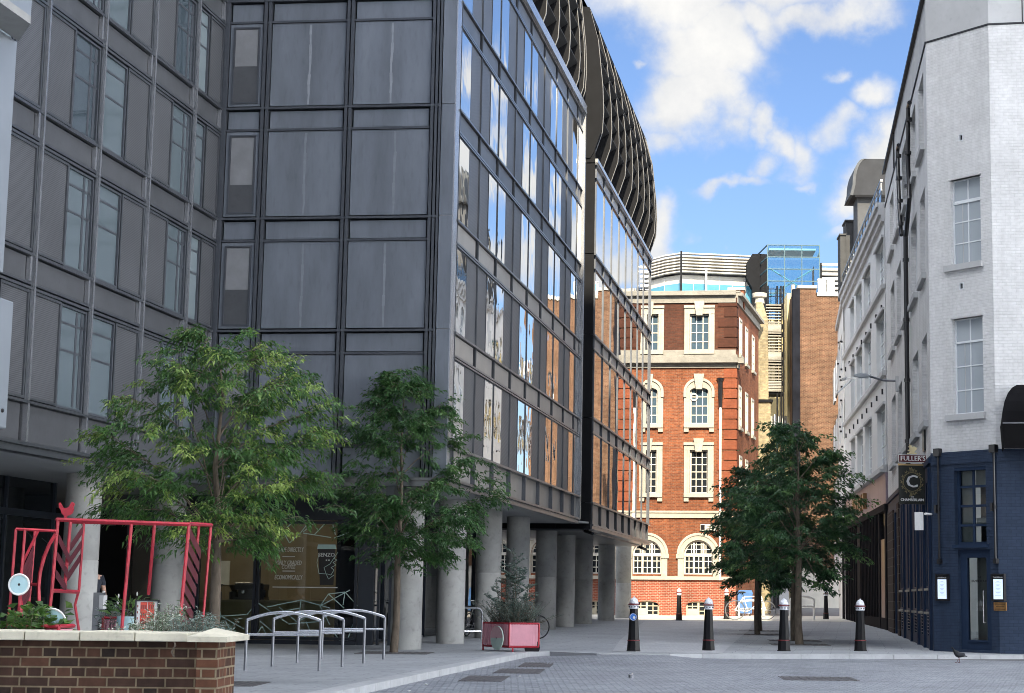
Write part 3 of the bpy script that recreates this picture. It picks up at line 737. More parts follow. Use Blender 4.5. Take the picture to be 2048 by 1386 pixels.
        for i in range(6):
            a, b = UL[i] + .07, UL[i + 1] - .07; m = (a + b) / 2
            if i % 2 == 1: gl, scn = (a, m), (m, b)
            else: gl, scn = (m, b), (a, m)
            if i == 5: gl, scn = (a, a + .72), (a + .74, b)
            mb = MB(); sash(mb, FL, gl[0] + .01, gl[1] - .01, z0 + .02, z1 - .68, 1, 1, -.16, .012, .045)
            for zz in (.45, .66):
                z = z0 + (z1 - z0) * zz * .92
                mb.box(FL, gl[0] + .05, gl[1] - .05, -.035, -.02, z, z + .045)
            if i in (0, 2, 4):
                mb.box(FL, gl[1] - .42, gl[1] - .34, -.035, -.02, z0 + .1, z1 - .75); mb.box(FL, gl[1] - .2, gl[1] - .1, -.035, -.02, z0 + .1, z1 - .75)
            w = B(mb, 'window', 'frame')
            mb = MB(); t = rnd.uniform(-.004, .004)
            mb.quad(FL(gl[0] + .04, -.03 + t, z0 + .05), FL(gl[1] - .04, -.03 - t, z0 + .05), FL(gl[1] - .04, -.03 - t, z1 - .7), FL(gl[0] + .04, -.03 + t, z1 - .7))
            mb.build('pane', M_[rnd.choice(('glassL', 'glassL', 'glassL2', 'glassL3'))], w)
            mb = MB(); mb.box(FL, scn[0] + .06, scn[1] - .06, -.1, .0, z0 + .08, z1 - .72)
            s = B(mb, 'screen_panel', 'screen')
            mb = MB(); sash(mb, FL, scn[0] + .01, scn[1] - .01, z0 + .03, z1 - .67, 1, 1, -.1, .03, .05); mb.build('screen_frame', M_['mull'], s)
    mb = MB()
    for i in range(6): mb.box(FL, UL[i] + .09, UL[i + 1] - .09, -.25, -.03, ZS + .14, LV[0] - .06)
    mb.box(FL, -22, UL[0] - .1, -.25, -.03, ZS + .14, 34); mb.box(FL, UL[0], 0, -.25, -.03, LV[5] + .01, 34)
    B(mb, 'fascia_panel', 'panel2')
    for u in UL[:-1]:
        mb = MB(); mb.box(FL, u - .03, u + .05, -.1, .09, ZS + .12, LV[0] - .05); B(mb, 'fascia_post', 'strip')
    mb = MB()
    mb.box(FL, -22, 0, -.2, .10, LV[0] - .05, LV[0] - .005); mb.box(FL, -22, 0, -.2, .1, ZS + .07, ZS + .13); mb.box(FL, -22, 0, -.2, .02, ZS + .02, ZS + .07); mb.box(FL, -22, 0, -.2, .06, ZS - .06, ZS + .02)
    B(mb, 'edge_moulding', 'mull')
    # ---- far street face B: frameless glass
    UB = [.2, 2.45, 4.62, 6.86, 9.07, 11.19, 13.37, 15.5, 17.82]
    LB = [4.47, 7.39, 10.3, 13.14, 16.38]
    for u in UB + [18.4]:
        mb = MB(); mb.box(FB, u - .025, u + .025, -.1, .03, LB[0], LB[4]); B(mb, 'mullion', 'frame')
    for k in range(1, 5):
        z1, z0 = LB[k], LB[k - 1]
        mb = MB()
        for i in range(8): mb.box(FB, UB[i] + .03, UB[i + 1] - .28, -.2, -.03, z1 - .47, z1 - .06)
        mb.box(FB, 17.85, 18.3, -.2, -.03, z1 - .47, z1 - .06)
        B(mb, 'spandrel_band', 'fascia')
        mb = MB(); mb.box(FB, 0, 18.42, -.15, .06, z1 - .05, z1 + .02); mb.box(FB, 0, 18.42, -.15, .05, z1 - .53, z1 - .48); B(mb, 'transom', 'mull')
        mb = MB(); mb.box(FB, 0, 18.4, -.3, -.1, z1 - .5, z1); B(mb, 'backing_panel', 'dark')
        for i in range(8):
            a, b = UB[i] + .03, UB[i + 1] - .03
            mb = MB(); sash(mb, FB, a, b, z0 + .03, z1 - .53, 1, 1, -.1, .002, .02)
            w = B(mb, 'window', 'frame'); mb = MB(); t = rnd.uniform(-.0015, .0015); s = rnd.uniform(-.0015, .0015)
            mb.quad(FB(a + .01, -.004 + t - s, z0 + .04), FB(b - .01, -.004 - t - s, z0 + .04), FB(b - .01, -.004 - t + s, z1 - .54), FB(a + .01, -.004 + t + s, z1 - .54))
            mb.build('pane', M_['glassB'], w)
        mb = MB(); mb.quad(FB(17.85, -.05, z0 + .04), FB(18.38, -.05, z0 + .04), FB(18.38, -.05, z1 - .54), FB(17.85, -.05, z1 - .54)); B(mb, 'corner_pane', 'glassB')
    mb = MB()
    for i in range(8): mb.box(FB, UB[i] + .06, UB[i + 1] - .32, -.2, -.03, 3.72, LB[0] - .06)
    mb.box(FB, 17.9, 18.2, -.2, -.03, 3.72, LB[0] - .06)
    B(mb, 'fascia_panel', 'fascia')
    mb = MB(); mb.box(FB, 0, 18.35, -.4, -.2, 3.6, LB[0]); B(mb, 'backing_panel', 'dark')
    mb = MB()
    for i in range(9): mb.box(FB, UB[i] - .02, UB[i] + .02, -.2, .04, 3.7, LB[0] - .04)
    mb.box(FB, -.02, 18.42, -.2, .08, LB[0] - .05, LB[0] + .01); mb.box(FB, -.04, 18.44, -.3, .1, 3.66, 3.72); mb.box(FB, -.04, 18.44, -.3, .06, 3.56, 3.66)
    B(mb, 'edge_moulding', 'mull')
    mb = MB(); mb.box(FB, -.03, 18.44, -.5, .1, LB[4] + .02, LB[4] + .16); B(mb, 'parapet', 'strip')
    mb = MB()
    for z0, z1 in ((3.56, 4.44), (4.46, 7.37), (7.4, 10.28), (10.31, 13.12), (13.15, 16.36), (16.4, 17.4)):
        mb.box(FB, -.06, .0, -3.4, .0, z0, z1); mb.box(FB, -.09, -.06, -2.2, -1.2, z0 + .02, z1 - .01)
    B(mb, 'end_panel', 'fin')
    mb = MB(); mb.box(FB, -.05, 18.4, -3.4, -.31, 3.50, 3.56); B(mb, 'soffit', 'panel2')
    # ---- finned curved roof
    prof = [(-.19, 16.55), (-.07, 16.75), (.2, 17.55), (.24, 18.3), (.2, 19.2), (.02, 20.9), (-.29, 22.06)]
    sec = [(FB, UB + [18.5], 0, 0), (FA, UA[1:] + [20.5], -.2, 1.25)]
    for (fr, us, dw, dz) in sec:
        P = [(w + dw, z + dz) for w, z in prof]
        for u in us:
            mb = MB()
            mb.slab([fr(u - .03, w, z) for w, z in P] + [fr(u - .03, -2.2, P[-1][1] + .4), fr(u - .03, -2.2, P[0][1] - .05)], fr.d * .06)
            f = B(mb, 'roof_fin', 'fin')
            mb = MB()
            for j in range(len(P) - 1):
                (w0, z0), (w1, z1) = P[j], P[j + 1]
                mb.hexa([fr(u - .035, w0, z0), fr(u + .035, w0, z0), fr(u + .035, w0 + .02, z0), fr(u - .035, w0 + .02, z0), fr(u - .035, w1, z1), fr(u + .035, w1, z1), fr(u + .035, w1 + .02, z1), fr(u - .035, w1 + .02, z1)])
            mb.build('fin_edge', M_['finedge'], f)
        for i in range(len(us) - 1):
            if us[i + 1] - us[i] < .8: continue
            mb = MB()
            for q in range(5):
                z = 17.75 + dz + q * .66
                ww = dw + (.16 if q < 4 else .05)
                mb.hexa([fr(us[i] + .05, ww - .55, z), fr(us[i + 1] - .05, ww - .55, z), fr(us[i + 1] - .05, ww, z + .34), fr(us[i] + .05, ww, z + .34),
                         fr(us[i] + .05, ww - .55, z + .04), fr(us[i + 1] - .05, ww - .55, z + .04), fr(us[i + 1] - .05, ww, z + .38), fr(us[i] + .05, ww, z + .38)])
            B(mb, 'louvre_panel', 'louvre')
        mb = MB(); a, b = us[0], us[-1]
        Q = [(-.29 + dw, 22.0 + dz), (-.5 + dw, 22.4 + dz), (-1.0 + dw, 22.75 + dz), (-2.4 + dw, 22.95 + dz), (-5, 23.0 + dz)]
        for j in range(4):
            mb.quad(fr(a - .1, *Q[j]), fr(b + .1, *Q[j]), fr(b + .1, *Q[j + 1]), fr(a - .1, *Q[j + 1]))
            mb.quad(fr(b + .1, *Q[j]), fr(b + .1, -5, Q[0][1] - 6), fr(b + .1, -5.01, Q[0][1] - 6), fr(b + .1, *Q[j + 1]))
        mb.box(fr, a, b, -2.5, -2.2, 16.4 + dz, 22.8 + dz)
        mb.box(fr, a - .1, b + .1, -.35 + dw, -.27 + dw, 21.9 + dz, 22.08 + dz)
        B(mb, 'roof', 'fin')
    mb = MB(); P = prof + [(-3.4, 22.4), (-3.4, 16.4)]
    mb.slab([FB(-.12, w + .02, z) for w, z in P], FB.d * .1); B(mb, 'end_panel', 'fin')
    mb = MB(); mb.box(FB, -.2, -.12, -.95, -.85, 16.4, 21.6); mb.box(FB, -.2, -.12, -1.25, -1.2, 16.4, 21.4); B(mb, 'downpipe', 'steelm')
    # ---- columns
    for px in (815, 903, 977, 1035, 1092, 1130, 1167, 1213, 1247):
        u, _ = FA.hit(px, 1150, -1.3)
        c = FA(u, -1.3, 0); z0 = gz(c.y)
        mb = MB(); mb.lathe([(.365, z0 - .05), (.365, 1.9), (.358, 1.91), (.358, 1.92), (.365, 1.93), (.365, ZS)], (c.x, c.y, 0), 36)
        B(mb, 'column', 'concrete', smooth=True)
    for px in (163, 338):
        u, _ = FL.hit(px, 1080, -1.55)
        c = FL(u, -1.55, 0)
        mb = MB(); mb.lathe([(.37, -.05), (.37, 1.9), (.362, 1.91), (.362, 1.92), (.37, 1.93), (.37, ZS)], (c.x, c.y, 0), 36)
        B(mb, 'column', 'concrete', smooth=True)
    # ---- ground floor glazing set back behind the columns
    shop(root, B)
    return root
def shop(root, B):
    FS = Fr(FF(0, -4.6, 0), FF.d)      # café front
    xl, _ = FS.hit(250, 1150); xr, _ = FS.hit(716, 1150); xd, _ = FS.hit(782, 1150)
    m1, _ = FS.hit(513, 1150); m0, _ = FS.hit(392, 1150)
    for a, b in ((xl, m0), (m0, m1), (m1, xr)):
        mb = MB(); sash(mb, FS, a + .01, b - .01, .12, 3.08, 1, 1, -.1, .04, .07)
        w = B(mb, 'shop_window', 'shopframe')
        mb = MB(); mb.quad(FS(a + .06, -.03, .17), FS(b - .06, -.03, .17), FS(b - .06, -.03, 3.02), FS(a + .06, -.03, 3.02)); mb.build('pane', M_['shopglass'], w)
        if a == m1 or a == m0:
            mb = MB()
            def ln(p, q, t=.012):
                (u0, z0), (u1, z1) = FS.hit(*p), FS.hit(*q)
                dx, dz = u1 - u0, z1 - z0; l = math.hypot(dx, dz); nx, nz = -dz / l * t, dx / l * t
                mb.quad(FS(u0 - nx, .001, z0 - nz), FS(u1 - nx, .001, z1 - nz), FS(u1 + nx, .001, z1 + nz), FS(u0 + nx, .001, z0 + nz))
            if a == m1:
                for p, q in (((534, 1214), (602, 1200)), ((602, 1200), (660, 1216)), ((602, 1200), (597, 1244)), ((640, 1212), (657, 1188)), ((657, 1188), (690, 1184)), ((690, 1184), (715, 1212)), ((657, 1188), (688, 1216)), ((690, 1184), (686, 1210)),
                             ((516, 1206), (575, 1246)), ((558, 1214), (594, 1244)), ((594, 1244), (620, 1230)), ((520, 1242), (548, 1266)), ((524, 1252), (514, 1268)), ((524, 1252), (532, 1268)), ((640, 1212), (660, 1250)), ((577, 1248), (650, 1242)), ((612, 1243), (620, 1262)),
                             ((602, 1268), (625, 1282)), ((670, 1268), (680, 1282)), ((700, 1266), (694, 1282)), ((600, 1067), (618, 1044)), ((606, 1064), (632, 1043)), ((628, 1070), (655, 1042)), ((606, 1066), (662, 1075)), ((664, 1043), (671, 1070)), ((688, 1043), (716, 1068)),
                             ((668, 1076), (706, 1062)), ((570, 1070), (579, 1086)), ((579, 1086), (601, 1065)), ((575, 1054), (588, 1042)), ((640, 1212), (700, 1180)), ((548, 1226), (600, 1216)), ((700, 1262), (712, 1236))): ln(p, q)
            else:
                for p, q in (((400, 1228), (440, 1222)), ((440, 1222), (442, 1232)), ((442, 1232), (494, 1229)), ((442, 1232), (410, 1252)), ((442, 1232), (488, 1258)), ((494, 1229), (512, 1208)), ((450, 1240), (460, 1260)), ((410, 1100), (440, 1078)), ((455, 1084), (486, 1050)), ((430, 1262), (442, 1232))): ln(p, q)
            mb.build('vinyl_graphic', M_['vinyl'], w)
        if a == m1:
            mb = MB()
            S = (FS.hit(620, 1150)[0] - FS.hit(520, 1150)[0]) / 100
            for body, px, py, h, wd in (('TRADE DIRECTLY', 579, 1099.5, 9, 56), ('ONLY GRADED', 578, 1126, 9, 50), ('COFFEE', 577, 1134.5, 8, 27), ('ECONOMICALLY', 577, 1155, 9, 55)):
                u, z = FS.hit(px, py); vs, _ = text_pts(body, 1.0); w0 = max(v[0] for v in vs) - min(v[0] for v in vs); h0 = .72
                size = h * S / h0
                text(mb, FS, body, size, u, z, .0012, su=wd * S / (w0 * size), slant=.15, bold=.003)
            for px0, px1, py in ((565, 590, 1113), (565, 590, 1142), (545, 675, 1174)):
                (u0, z), (u1, _) = FS.hit(px0, py), FS.hit(px1, py); mb.quad(FS(u0, .001, z - .012), FS(u1, .001, z - .012), FS(u1, .001, z + .012), FS(u0, .001, z + .012))
            mb.build('lettering', M_['vinylw'], w)
            # paper cup poster on the glass
            mb = MB()
            P = [FS.hit(*q) for q in ((636, 1098), (671, 1098), (667, 1170), (640, 1170))]; mb.poly([FS(u, .0015, z) for u, z in P], 0)
            P = [FS.hit(*q) for q in ((634, 1098), (673, 1098), (671, 1089), (636, 1089))]; mb.poly([FS(u, .002, z) for u, z in P], 1)
            u, z = FS.hit(653, 1110); text(mb, FS, 'SENZO', 7.5 * S / .72, u, z, .003, 2, bold=.004)
            for q in ((653, 1120.5), (658, 1120.5)):
                u, z = FS.hit(*q); mb.quad(FS(u - .018, .003, z - .018), FS(u + .018, .003, z - .018), FS(u + .018, .003, z + .018), FS(u - .018, .003, z + .018), 2)
            hand = [(638, 1108), (634, 1125), (638, 1147), (655, 1148), (662, 1150), (668, 1140), (662, 1135), (672, 1130), (666, 1125), (674, 1120), (668, 1117), (676, 1104), (672, 1110), (660, 1128), (648, 1135), (652, 1147), (657, 1158), (668, 1150)]
            for j in range(len(hand) - 1):
                (u0, z0), (u1, z1) = FS.hit(*hand[j]), FS.hit(*hand[j + 1]); l = math.hypot(u1 - u0, z1 - z0); nx, nz = -(z1 - z0) / l * .006, (u1 - u0) / l * .006
                mb.quad(FS(u0 - nx, .0035, z0 - nz), FS(u1 - nx, .0035, z1 - nz), FS(u1 + nx, .0035, z1 + nz), FS(u0 + nx, .0035, z0 + nz), 1)
            mb.build('cup_poster', [M_['black'], M_['vinyl'], M_['vinylw']], w)
    # door bay
    mb = MB(); mb.box(FS, xr + .02, xr + .42, -.12, .03, 0, ZS); mb.box(FS, xr + .5, xr + .56, -.1, .0, 0, 3.1); mb.box(FS, xl - .5, xd + .4, -.3, .02, 3.1, ZS - .02); mb.box(FS, xl - .5, xr, -.3, .03, 0, .11)
    mb.box(FS, xd - .04, xd + .3, -.12, .03, 0, 3.1)
    B(mb, 'shop_front', 'shopframe')
    mb = MB(); sash(mb, FS, xr + .6, xd - .06, .03, 3.05, 1, 1, -.9, -.84, .06); dr = B(mb, 'shop_door', 'shopframe')
    mb = MB(); mb.tube([FS(xr + .7, -.78, .8), FS(xr + .7, -.78, 1.6)], .02); mb.build('handle', M_['steel'], dr)
    # interior
    mb = MB()
    mb.box(FS, FS.hit(372, 1150, -7.1)[0], xd - 1.0, -7.3, -7.1, 0, ZS)
    md = MB(); md.box(FS, -14, FS.hit(372, 1150, -7.1)[0], -7.3, -7.1, 0, ZS); md.box(FS, FS.hit(372, 1150, -7.1)[0] - .1, FS.hit(372, 1150, -7.1)[0], -7.1, -3.0, 0, ZS); B(md, 'interior_wall', plain('dark_lobby', (.012, .012, .014), .8, spec=.1))
    B(mb, 'interior_wall', plain('cafe_wall', (.24, .195, .13), .7, 0, .2, .8))
    mb = MB(); mb.box(FS, -8, xd - .6, -7.1, -.1, .0, .03); B(mb, 'interior_floor', plain('cafe_floor', (.12, .1, .08), .5))
    # dark zone under the left wing and along the street
    FG = Fr(FL(0, -3.6, 0), FL.d)
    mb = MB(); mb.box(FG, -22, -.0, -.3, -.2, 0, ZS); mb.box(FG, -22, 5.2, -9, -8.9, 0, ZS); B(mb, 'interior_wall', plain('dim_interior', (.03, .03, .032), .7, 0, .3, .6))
    mb = MB()
    for u in (-12, -9.6, -7.2, -4.8, -2.4, 0, 2.4): mb.box(FG, u - .04, u + .04, -.06, .06, 0, ZS)
    mb.box(FG, -22, 3.5, -.06, .06, 2.9, 3.05); B(mb, 'shop_front', 'shopframe')
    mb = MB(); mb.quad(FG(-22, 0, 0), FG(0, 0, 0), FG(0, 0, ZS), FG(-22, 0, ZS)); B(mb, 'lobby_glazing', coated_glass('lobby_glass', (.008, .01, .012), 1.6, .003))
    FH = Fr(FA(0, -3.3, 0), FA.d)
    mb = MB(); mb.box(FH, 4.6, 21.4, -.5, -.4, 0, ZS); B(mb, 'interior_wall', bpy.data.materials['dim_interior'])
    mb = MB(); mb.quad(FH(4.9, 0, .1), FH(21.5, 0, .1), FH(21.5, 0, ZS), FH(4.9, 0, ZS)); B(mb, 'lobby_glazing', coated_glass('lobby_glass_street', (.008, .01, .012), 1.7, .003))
    mb = MB()
    for i in range(8): mb.box(FH, 4.9 + i * 2.37 - .04, 4.9 + i * 2.37 + .04, -.06, .07, 0, ZS)
    mb.box(FH, 4.9, 21.5, -.08, .04, 0, .1); mb.box(FH, 21.4, 21.5, -14, .04, 0, ZS); mb.box(FH, 4.9, 5.0, -.06, 0.02, 0, ZS)
    B(mb, 'shop_front', 'shopframe')
    # counter and machines (things standing inside the café)
    c0, c1 = FS.hit(380, 1200, -2.6)[0], FS.hit(655, 1200, -2.6)[0]
    mb = MB(); mb.box(FS, c0, c1, -3.3, -2.6, .03, 1.02); t = thing('cafe_counter', 'long pale wooden serving counter behind the café window', 'counter', FS((c0 + c1) / 2, -3, 0))
    mb.build('counter_body', plain('counter_wood', (.42, .40, .22), .6), t); mb = MB(); mb.box(FS, c0 - .05, c1 + .05, -3.4, -2.5, 1.02, 1.09); mb.build('counter_top', plain('counter_top', (.5, .45, .28), .5), t)
    for px, w, h, lab in ((432, .2, .42, 'dark coffee grinder on the café counter, next to the tree trunk'), (469, .17, .40, 'dark coffee grinder on the café counter, left of the espresso machine')):
        u = FS.hit(px, 1180, -3)[0]; c = FS(u, -3, 1.09)
        t = thing('coffee_grinder', lab, 'grinder', c, 'coffee grinders on the café counter')
        mb = MB(); mb.lathe([(w * .8, 0), (w * .8, h * .5), (w * .5, h * .55), (w * .5, h * .62)], c, 12); mb.build('grinder_body', M_['black'], t, True)
        mb = MB(); mb.lathe([(w * .5, h * .62), (w * .95, h * .95), (w * .6, h)], c, 12); mb.build('hopper', M_['black'], t, True)
    u = FS.hit(505, 1180, -3)[0]; t = thing('espresso_machine', 'black and steel espresso machine on the café counter', 'coffee machine', FS(u, -3, 1.09))
    mb = MB(); mb.box(FS, u - .4, u + .4, -3.2, -2.75, 1.09, 1.16); mb.box(FS, u - .38, u + .38, -3.2, -2.95, 1.16, 1.36); mb.box(FS, u - .4, u + .4, -3.2, -2.7, 1.36, 1.5); mb.build('machine_body', M_['black'], t)
    mb = MB(); mb.tube([FS(u - .38, -2.7, 1.52), FS(u + .38, -2.7, 1.52)], .02); mb.build('cup_rail', M_['steel'], t)
    mb = MB()
    for k in (-.2, .2): mb.lathe([(.05, 1.26), (.05, 1.34)], FS(u + k, -2.82, 0), 10)
    mb.build('group_head', M_['steel'], t)
    u = FS.hit(418, 1140, -6)[0]
    mb = MB(); mb.box(FS, u - .25, u + .25, -7.09, -7.05, 1.5, 2.2); tag(mb.build('menu_board', M_['white']), 'pale framed notice on the café back wall', 'notice')
    for k, px in enumerate((380, 470, 560, 650, 720)):
        u = FS.hit(px, 1050, -4)[0]
        t = thing('ceiling_lamp', ('ceiling lamp nearest the left end of the café', 'ceiling lamp above the coffee grinders', 'ceiling lamp above the middle of the café counter', 'ceiling lamp behind the paper cup poster', 'ceiling lamp nearest the café door')[k], 'ceiling lamp', FS(u, -4, 3.3), 'ceiling lamps in the café')
        mb = MB(); mb.lathe([(.02, 3.6), (.18, 3.42), (.17, 3.42)], FS(u, -4, 0), 14); mb.tube([FS(u, -4, 3.6), FS(u, -4, ZS - .02)], .01); mb.build('lamp_shade', M_['black'], t)
        mb = MB(); mb.ball(FS(u, -4, 3.42), .08, 10, 6); mb.build('bulb', emit('warm_bulb', (1, .84, .6), 32), t)
office()
# ------------------------------------------------------------------ corner pub (white brick over navy)
P1 = atY(1857, 500, 44.8)
FC = Fr(P1, (0.6509, -0.7592))                       # chamfer, u from the left edge
P2 = FC(2.04, 0, 0)
FR = Fr(P2, (0.987, -0.16))                          # right-hand face
FPS = Fr(P1, vdir(1577), flip=True)                  # side along the street
ZB, ZW, ZTOP = 4.91, 15.68, 16.92                    # top of navy, top of white brick, parapet
def pub():
    root = thing('corner_pub', 'white painted brick corner building with a navy ground floor and chamfered entrance', 'pub building', (P1.x, P1.y, 0))
    def B(mb, name, m, p=root, **k): return mb.build(name, M_[m] if isinstance(m, str) else m, p, **k)
    UE = 19.7
    # openings
    cw = [(.74, 1.69, 8.27 - 2.41, 8.27), (.74, 1.69, 9.66, 11.85)]
    cn = [(.72, 1.70, 2.62, 4.53), (.80, 1.80, .06, 2.5)]
    v0 = FC.hit(1922, 275); v1 = FC.hit(1923, 572)
    vents = [(u - .07, u + .07, z - .09, z + .09) for u, z in (v0, v1)]
    sw = []
    for z0, z1 in ((5.86, 8.15), (9.75, 12.05), (13.2, 15.2)):
        for a, b in ((.95, 2.75), (4.0, 6.3), (7.6, 9.9), (11.1, 13.4), (14.6, 16.9)): sw.append((a, b, z0, z1))
    rw = [(1.2, 2.6, 5.9, 8.2), (1.2, 2.6, 9.7, 11.9)]
    mb = MB()
    wall(mb, FC, 0, 2.04, ZB, ZW, cw + vents, .16); wall(mb, FR, 0, 9, ZB, ZW, rw, .16); wall(mb, FPS, 0, UE, ZB, ZW, sw, .22)
    B(mb, 'upper_wall', 'wbrick')
    mb = MB(); wall(mb, FC, 0, 2.04, ZW, ZTOP, []); wall(mb, FR, 0, 9, ZW, ZTOP, []); wall(mb, FPS, 0, UE, ZW, ZTOP, [])
    mb.quad(FC(0, 0, ZTOP), FC(2.04, 0, ZTOP), FR(9, -9, ZTOP), FPS(UE, -6, ZTOP)); mb.quad(FC(0, 0, ZTOP), FPS(UE, -6, ZTOP), FPS(UE, 0, ZTOP), FPS(UE, 0, ZTOP))
    mb.quad(FPS(UE, 0, 0), FPS(UE, -8, 0), FPS(UE, -8, ZTOP), FPS(UE, 0, ZTOP)); mb.quad(FR(9, 0, 0), FR(9, -12, 0), FR(9, -12, ZTOP), FR(9, 0, ZTOP))
    B(mb, 'parapet_wall', 'render')
    mb = MB(); mb.box(FC, 0, 2.04, -.05, .015, ZW - .03, ZW + .02); mb.box(FR, 0, 9, -.05, .015, ZW - .03, ZW + .02); mb.box(FPS, 0, UE, -.05, .03, ZW - .04, ZW + .03)
    mb.box(FPS, 0, UE, -.1, .10, ZTOP - .02, ZTOP + .10); mb.box(FPS, 13.7, 13.75, -.05, .05, ZW, ZTOP); mb.box(FR, .83, .86, -.02, .008, ZW + .02, ZTOP)
    B(mb, 'parapet_joint', 'dark')
    side = [(.7, 1.9, .35, 4.3), (2.7, 4.0, .35, 4.3), (5.0, 6.6, .35, 4.3), (7.8, 9.6, .35, 4.3), (10.9, 12.6, .35, 4.3), (14.2, 16.0, .12, 4.2)]
    mb = MB()
    wall(mb, FC, 0, 2.04, -.05, ZB, cn, .22); wall(mb, FR, 0, 9, -.05, ZB, [], .2)
    mb.box(FC, 0, 2.04, -.04, .03, 4.62, ZB + .02); mb.box(FR, 0, 9, -.04, .03, 4.62, ZB + .02)
    B(mb, 'ground_floor_wall', 'navy')
    mb = MB(); wall(mb, FPS, 0, UE, -.05, ZB - .25, side, .35); wall(mb, FPS, 0, UE, ZB - .25, ZB, [], .35); mb.box(FPS, -.02, UE, -.05, .07, ZB - .22, ZB - .1)
    for o in side[:5]: mb.box(FPS, o[0] - .32, o[0] - .05, -.02, .07, 0, ZB - .3)
    B(mb, 'street_front', 'navyp')
    mb = MB(); mb.box(FPS, 13.0, 14.05, 0, .05, 0, 4.4); mb.box(FPS, 16.2, 19.6, 0, .05, 0, 4.3)
    B(mb, 'tiled_pier', brick('brown_tile', (.03, .02, .018), (.04, .028, .024), (.1, .09, .08), .3, .3, .012, .1, .8, .2))
    # backing so nothing is seen through
    mb = MB(); mb.box(FPS, .3, UE, -.75, -.7, 0, ZTOP); mb.box(FC, -.1, 2.1, -1.6, -1.55, 5, ZTOP); mb.box(FR, .2, 9, -.9, -.85, 0, ZTOP); mb.box(FC, -.4, 2.3, -2.5, -2.45, 0, 5)
    B(mb, 'interior_wall', plain('pub_interior', (.05, .045, .04), .8))
    # chamfer upper windows
    for o in cw:
        mb = MB(); sash(mb, FC, o[0], o[1], o[2], o[3], 2, 4, -.16, -.10, .035, .03); mb.box(FC, o[0] + .03, o[1] - .03, -.15, -.095, o[3] - .62, o[3] - .57)
        w = B(mb, 'window', 'wmet')
        mb = MB(); mb.quad(FC(o[0], -.13, o[2]), FC(o[1], -.13, o[2]), FC(o[1], -.13, o[3]), FC(o[0], -.13, o[3])); mb.build('pane', M_['winpale'], w)
        mb = MB(); mb.box(FC, o[0] + .28, o[0] + .30, -.129, -.12, o[2] + .03, o[3] - .6); mb.build('blind_seam', M_['render'], w)
        mb = MB(); mb.box(FC, o[0] - .2, o[1] + .06, -.1, .10, o[2] - .16, o[2] - .01); mb.build('sill', M_['render'], w)
        mb = MB(); mb.box(FC, o[0] - .03, o[1] + .03, -.1, .035, o[3] + .0, o[3] + .03); mb.build('lintel_drip', M_['render'], w)
    for o in vents:
        mb = MB(); sash(mb, FC, o[0], o[1], o[2], o[3], 1, 1, -.06, .012, .022); g = B(mb, 'vent', 'wmet')
        mb = MB(); mb.box(FC, o[0], o[1], -.12, -.05, o[2], o[3]); mb.build('vent_core', M_['dark'], g)
    for o in rw:
        mb = MB(); sash(mb, FR, o[0], o[1], o[2], o[3], 3, 4, -.16, -.10, .035, .03); w = B(mb, 'window', 'wmet')
        mb = MB(); mb.quad(FR(o[0], -.13, o[2]), FR(o[1], -.13, o[2]), FR(o[1], -.13, o[3]), FR(o[0], -.13, o[3])); mb.build('pane', M_['winpale'], w)
    for o in sw:
        mb = MB(); sash(mb, FPS, o[0], o[1], o[2], o[3], 4, 4, -.22, -.14, .04, .03); w = B(mb, 'window', 'wmet')
        mb = MB(); mb.quad(FPS(o[0], -.18, o[2]), FPS(o[1], -.18, o[2]), FPS(o[1], -.18, o[3]), FPS(o[0], -.18, o[3])); mb.build('pane', M_['win'], w)
        mb = MB(); mb.box(FPS, o[0] - .12, o[1] + .12, -.1, .12, o[2] - .16, o[2] - .0); mb.build('sill', M_['render'], w)
    # navy window over the door
    o = cn[0]
    mb = MB(); sash(mb, FC, o[0], o[1], o[2], o[3], 2, 4, -.2, -.12, .07, .06); mb.box(FC, o[0] - .06, o[1] + .06, -.1, .05, o[2] - .08, o[2]); mb.box(FC, o[0], o[1], -.2, -.02, o[3] - .08, o[3])
    w = B(mb, 'window', 'navyp')
    mb = MB(); mb.quad(FC(o[0], -.17, o[2]), FC(o[1], -.17, o[2]), FC(o[1], -.17, o[3]), FC(o[0], -.17, o[3])); mb.build('pane', M_['shopglass'], w)
    mb = MB(); mb.box(FC, o[0] + .02, o[0] + .44, -.25, -.23, o[2], o[3]); mb.box(FC, o[0] + .5, o[1], -.25, -.23, 4.05, o[3]); mb.box(FC, o[0] + .5, o[1] , -.25, -.23, 3.08, 3.28)
    mb.build('blind', plain('linen_blind', (.36, .36, .34), .8), w)
    # door
    mb = MB(); sash(mb, FC, .80, 1.80, .06, 2.5, 1, 1, -.2, -.10, .2, .03); mb.box(FC, 1.0, 1.6, -.2, -.10, .2, .3)
    d = B(mb, 'door', 'navyp')
    mb = MB(); mb.quad(FC(1.0, -.15, .26), FC(1.6, -.15, .26), FC(1.6, -.15, 2.3), FC(1.0, -.15, 2.3)); mb.build('pane', M_['shopglass'], d)
    mb = MB(); text(mb, FC, 'CHAMBERLAIN', .085, 1.3, 1.73, -.148, bold=.002); text(mb, FC, 'THE', .06, 1.34, 1.82, -.148); mb.build('lettering', M_['black'], d)
    mb = MB(); mb.tube([FC(1.53, -.11, 1.5), FC(1.53, -.05, 1.5), FC(1.53, -.05, .72), FC(1.53, -.11, .72)], .016); mb.build('handle', M_['steel'], d)
    mb = MB(); mb.box(FC, 1.0, 1.3, -.6, -.5, .2, 2.4); mb.build('door_curtain', plain('pale_curtain', (.30, .29, .27), .9), d)
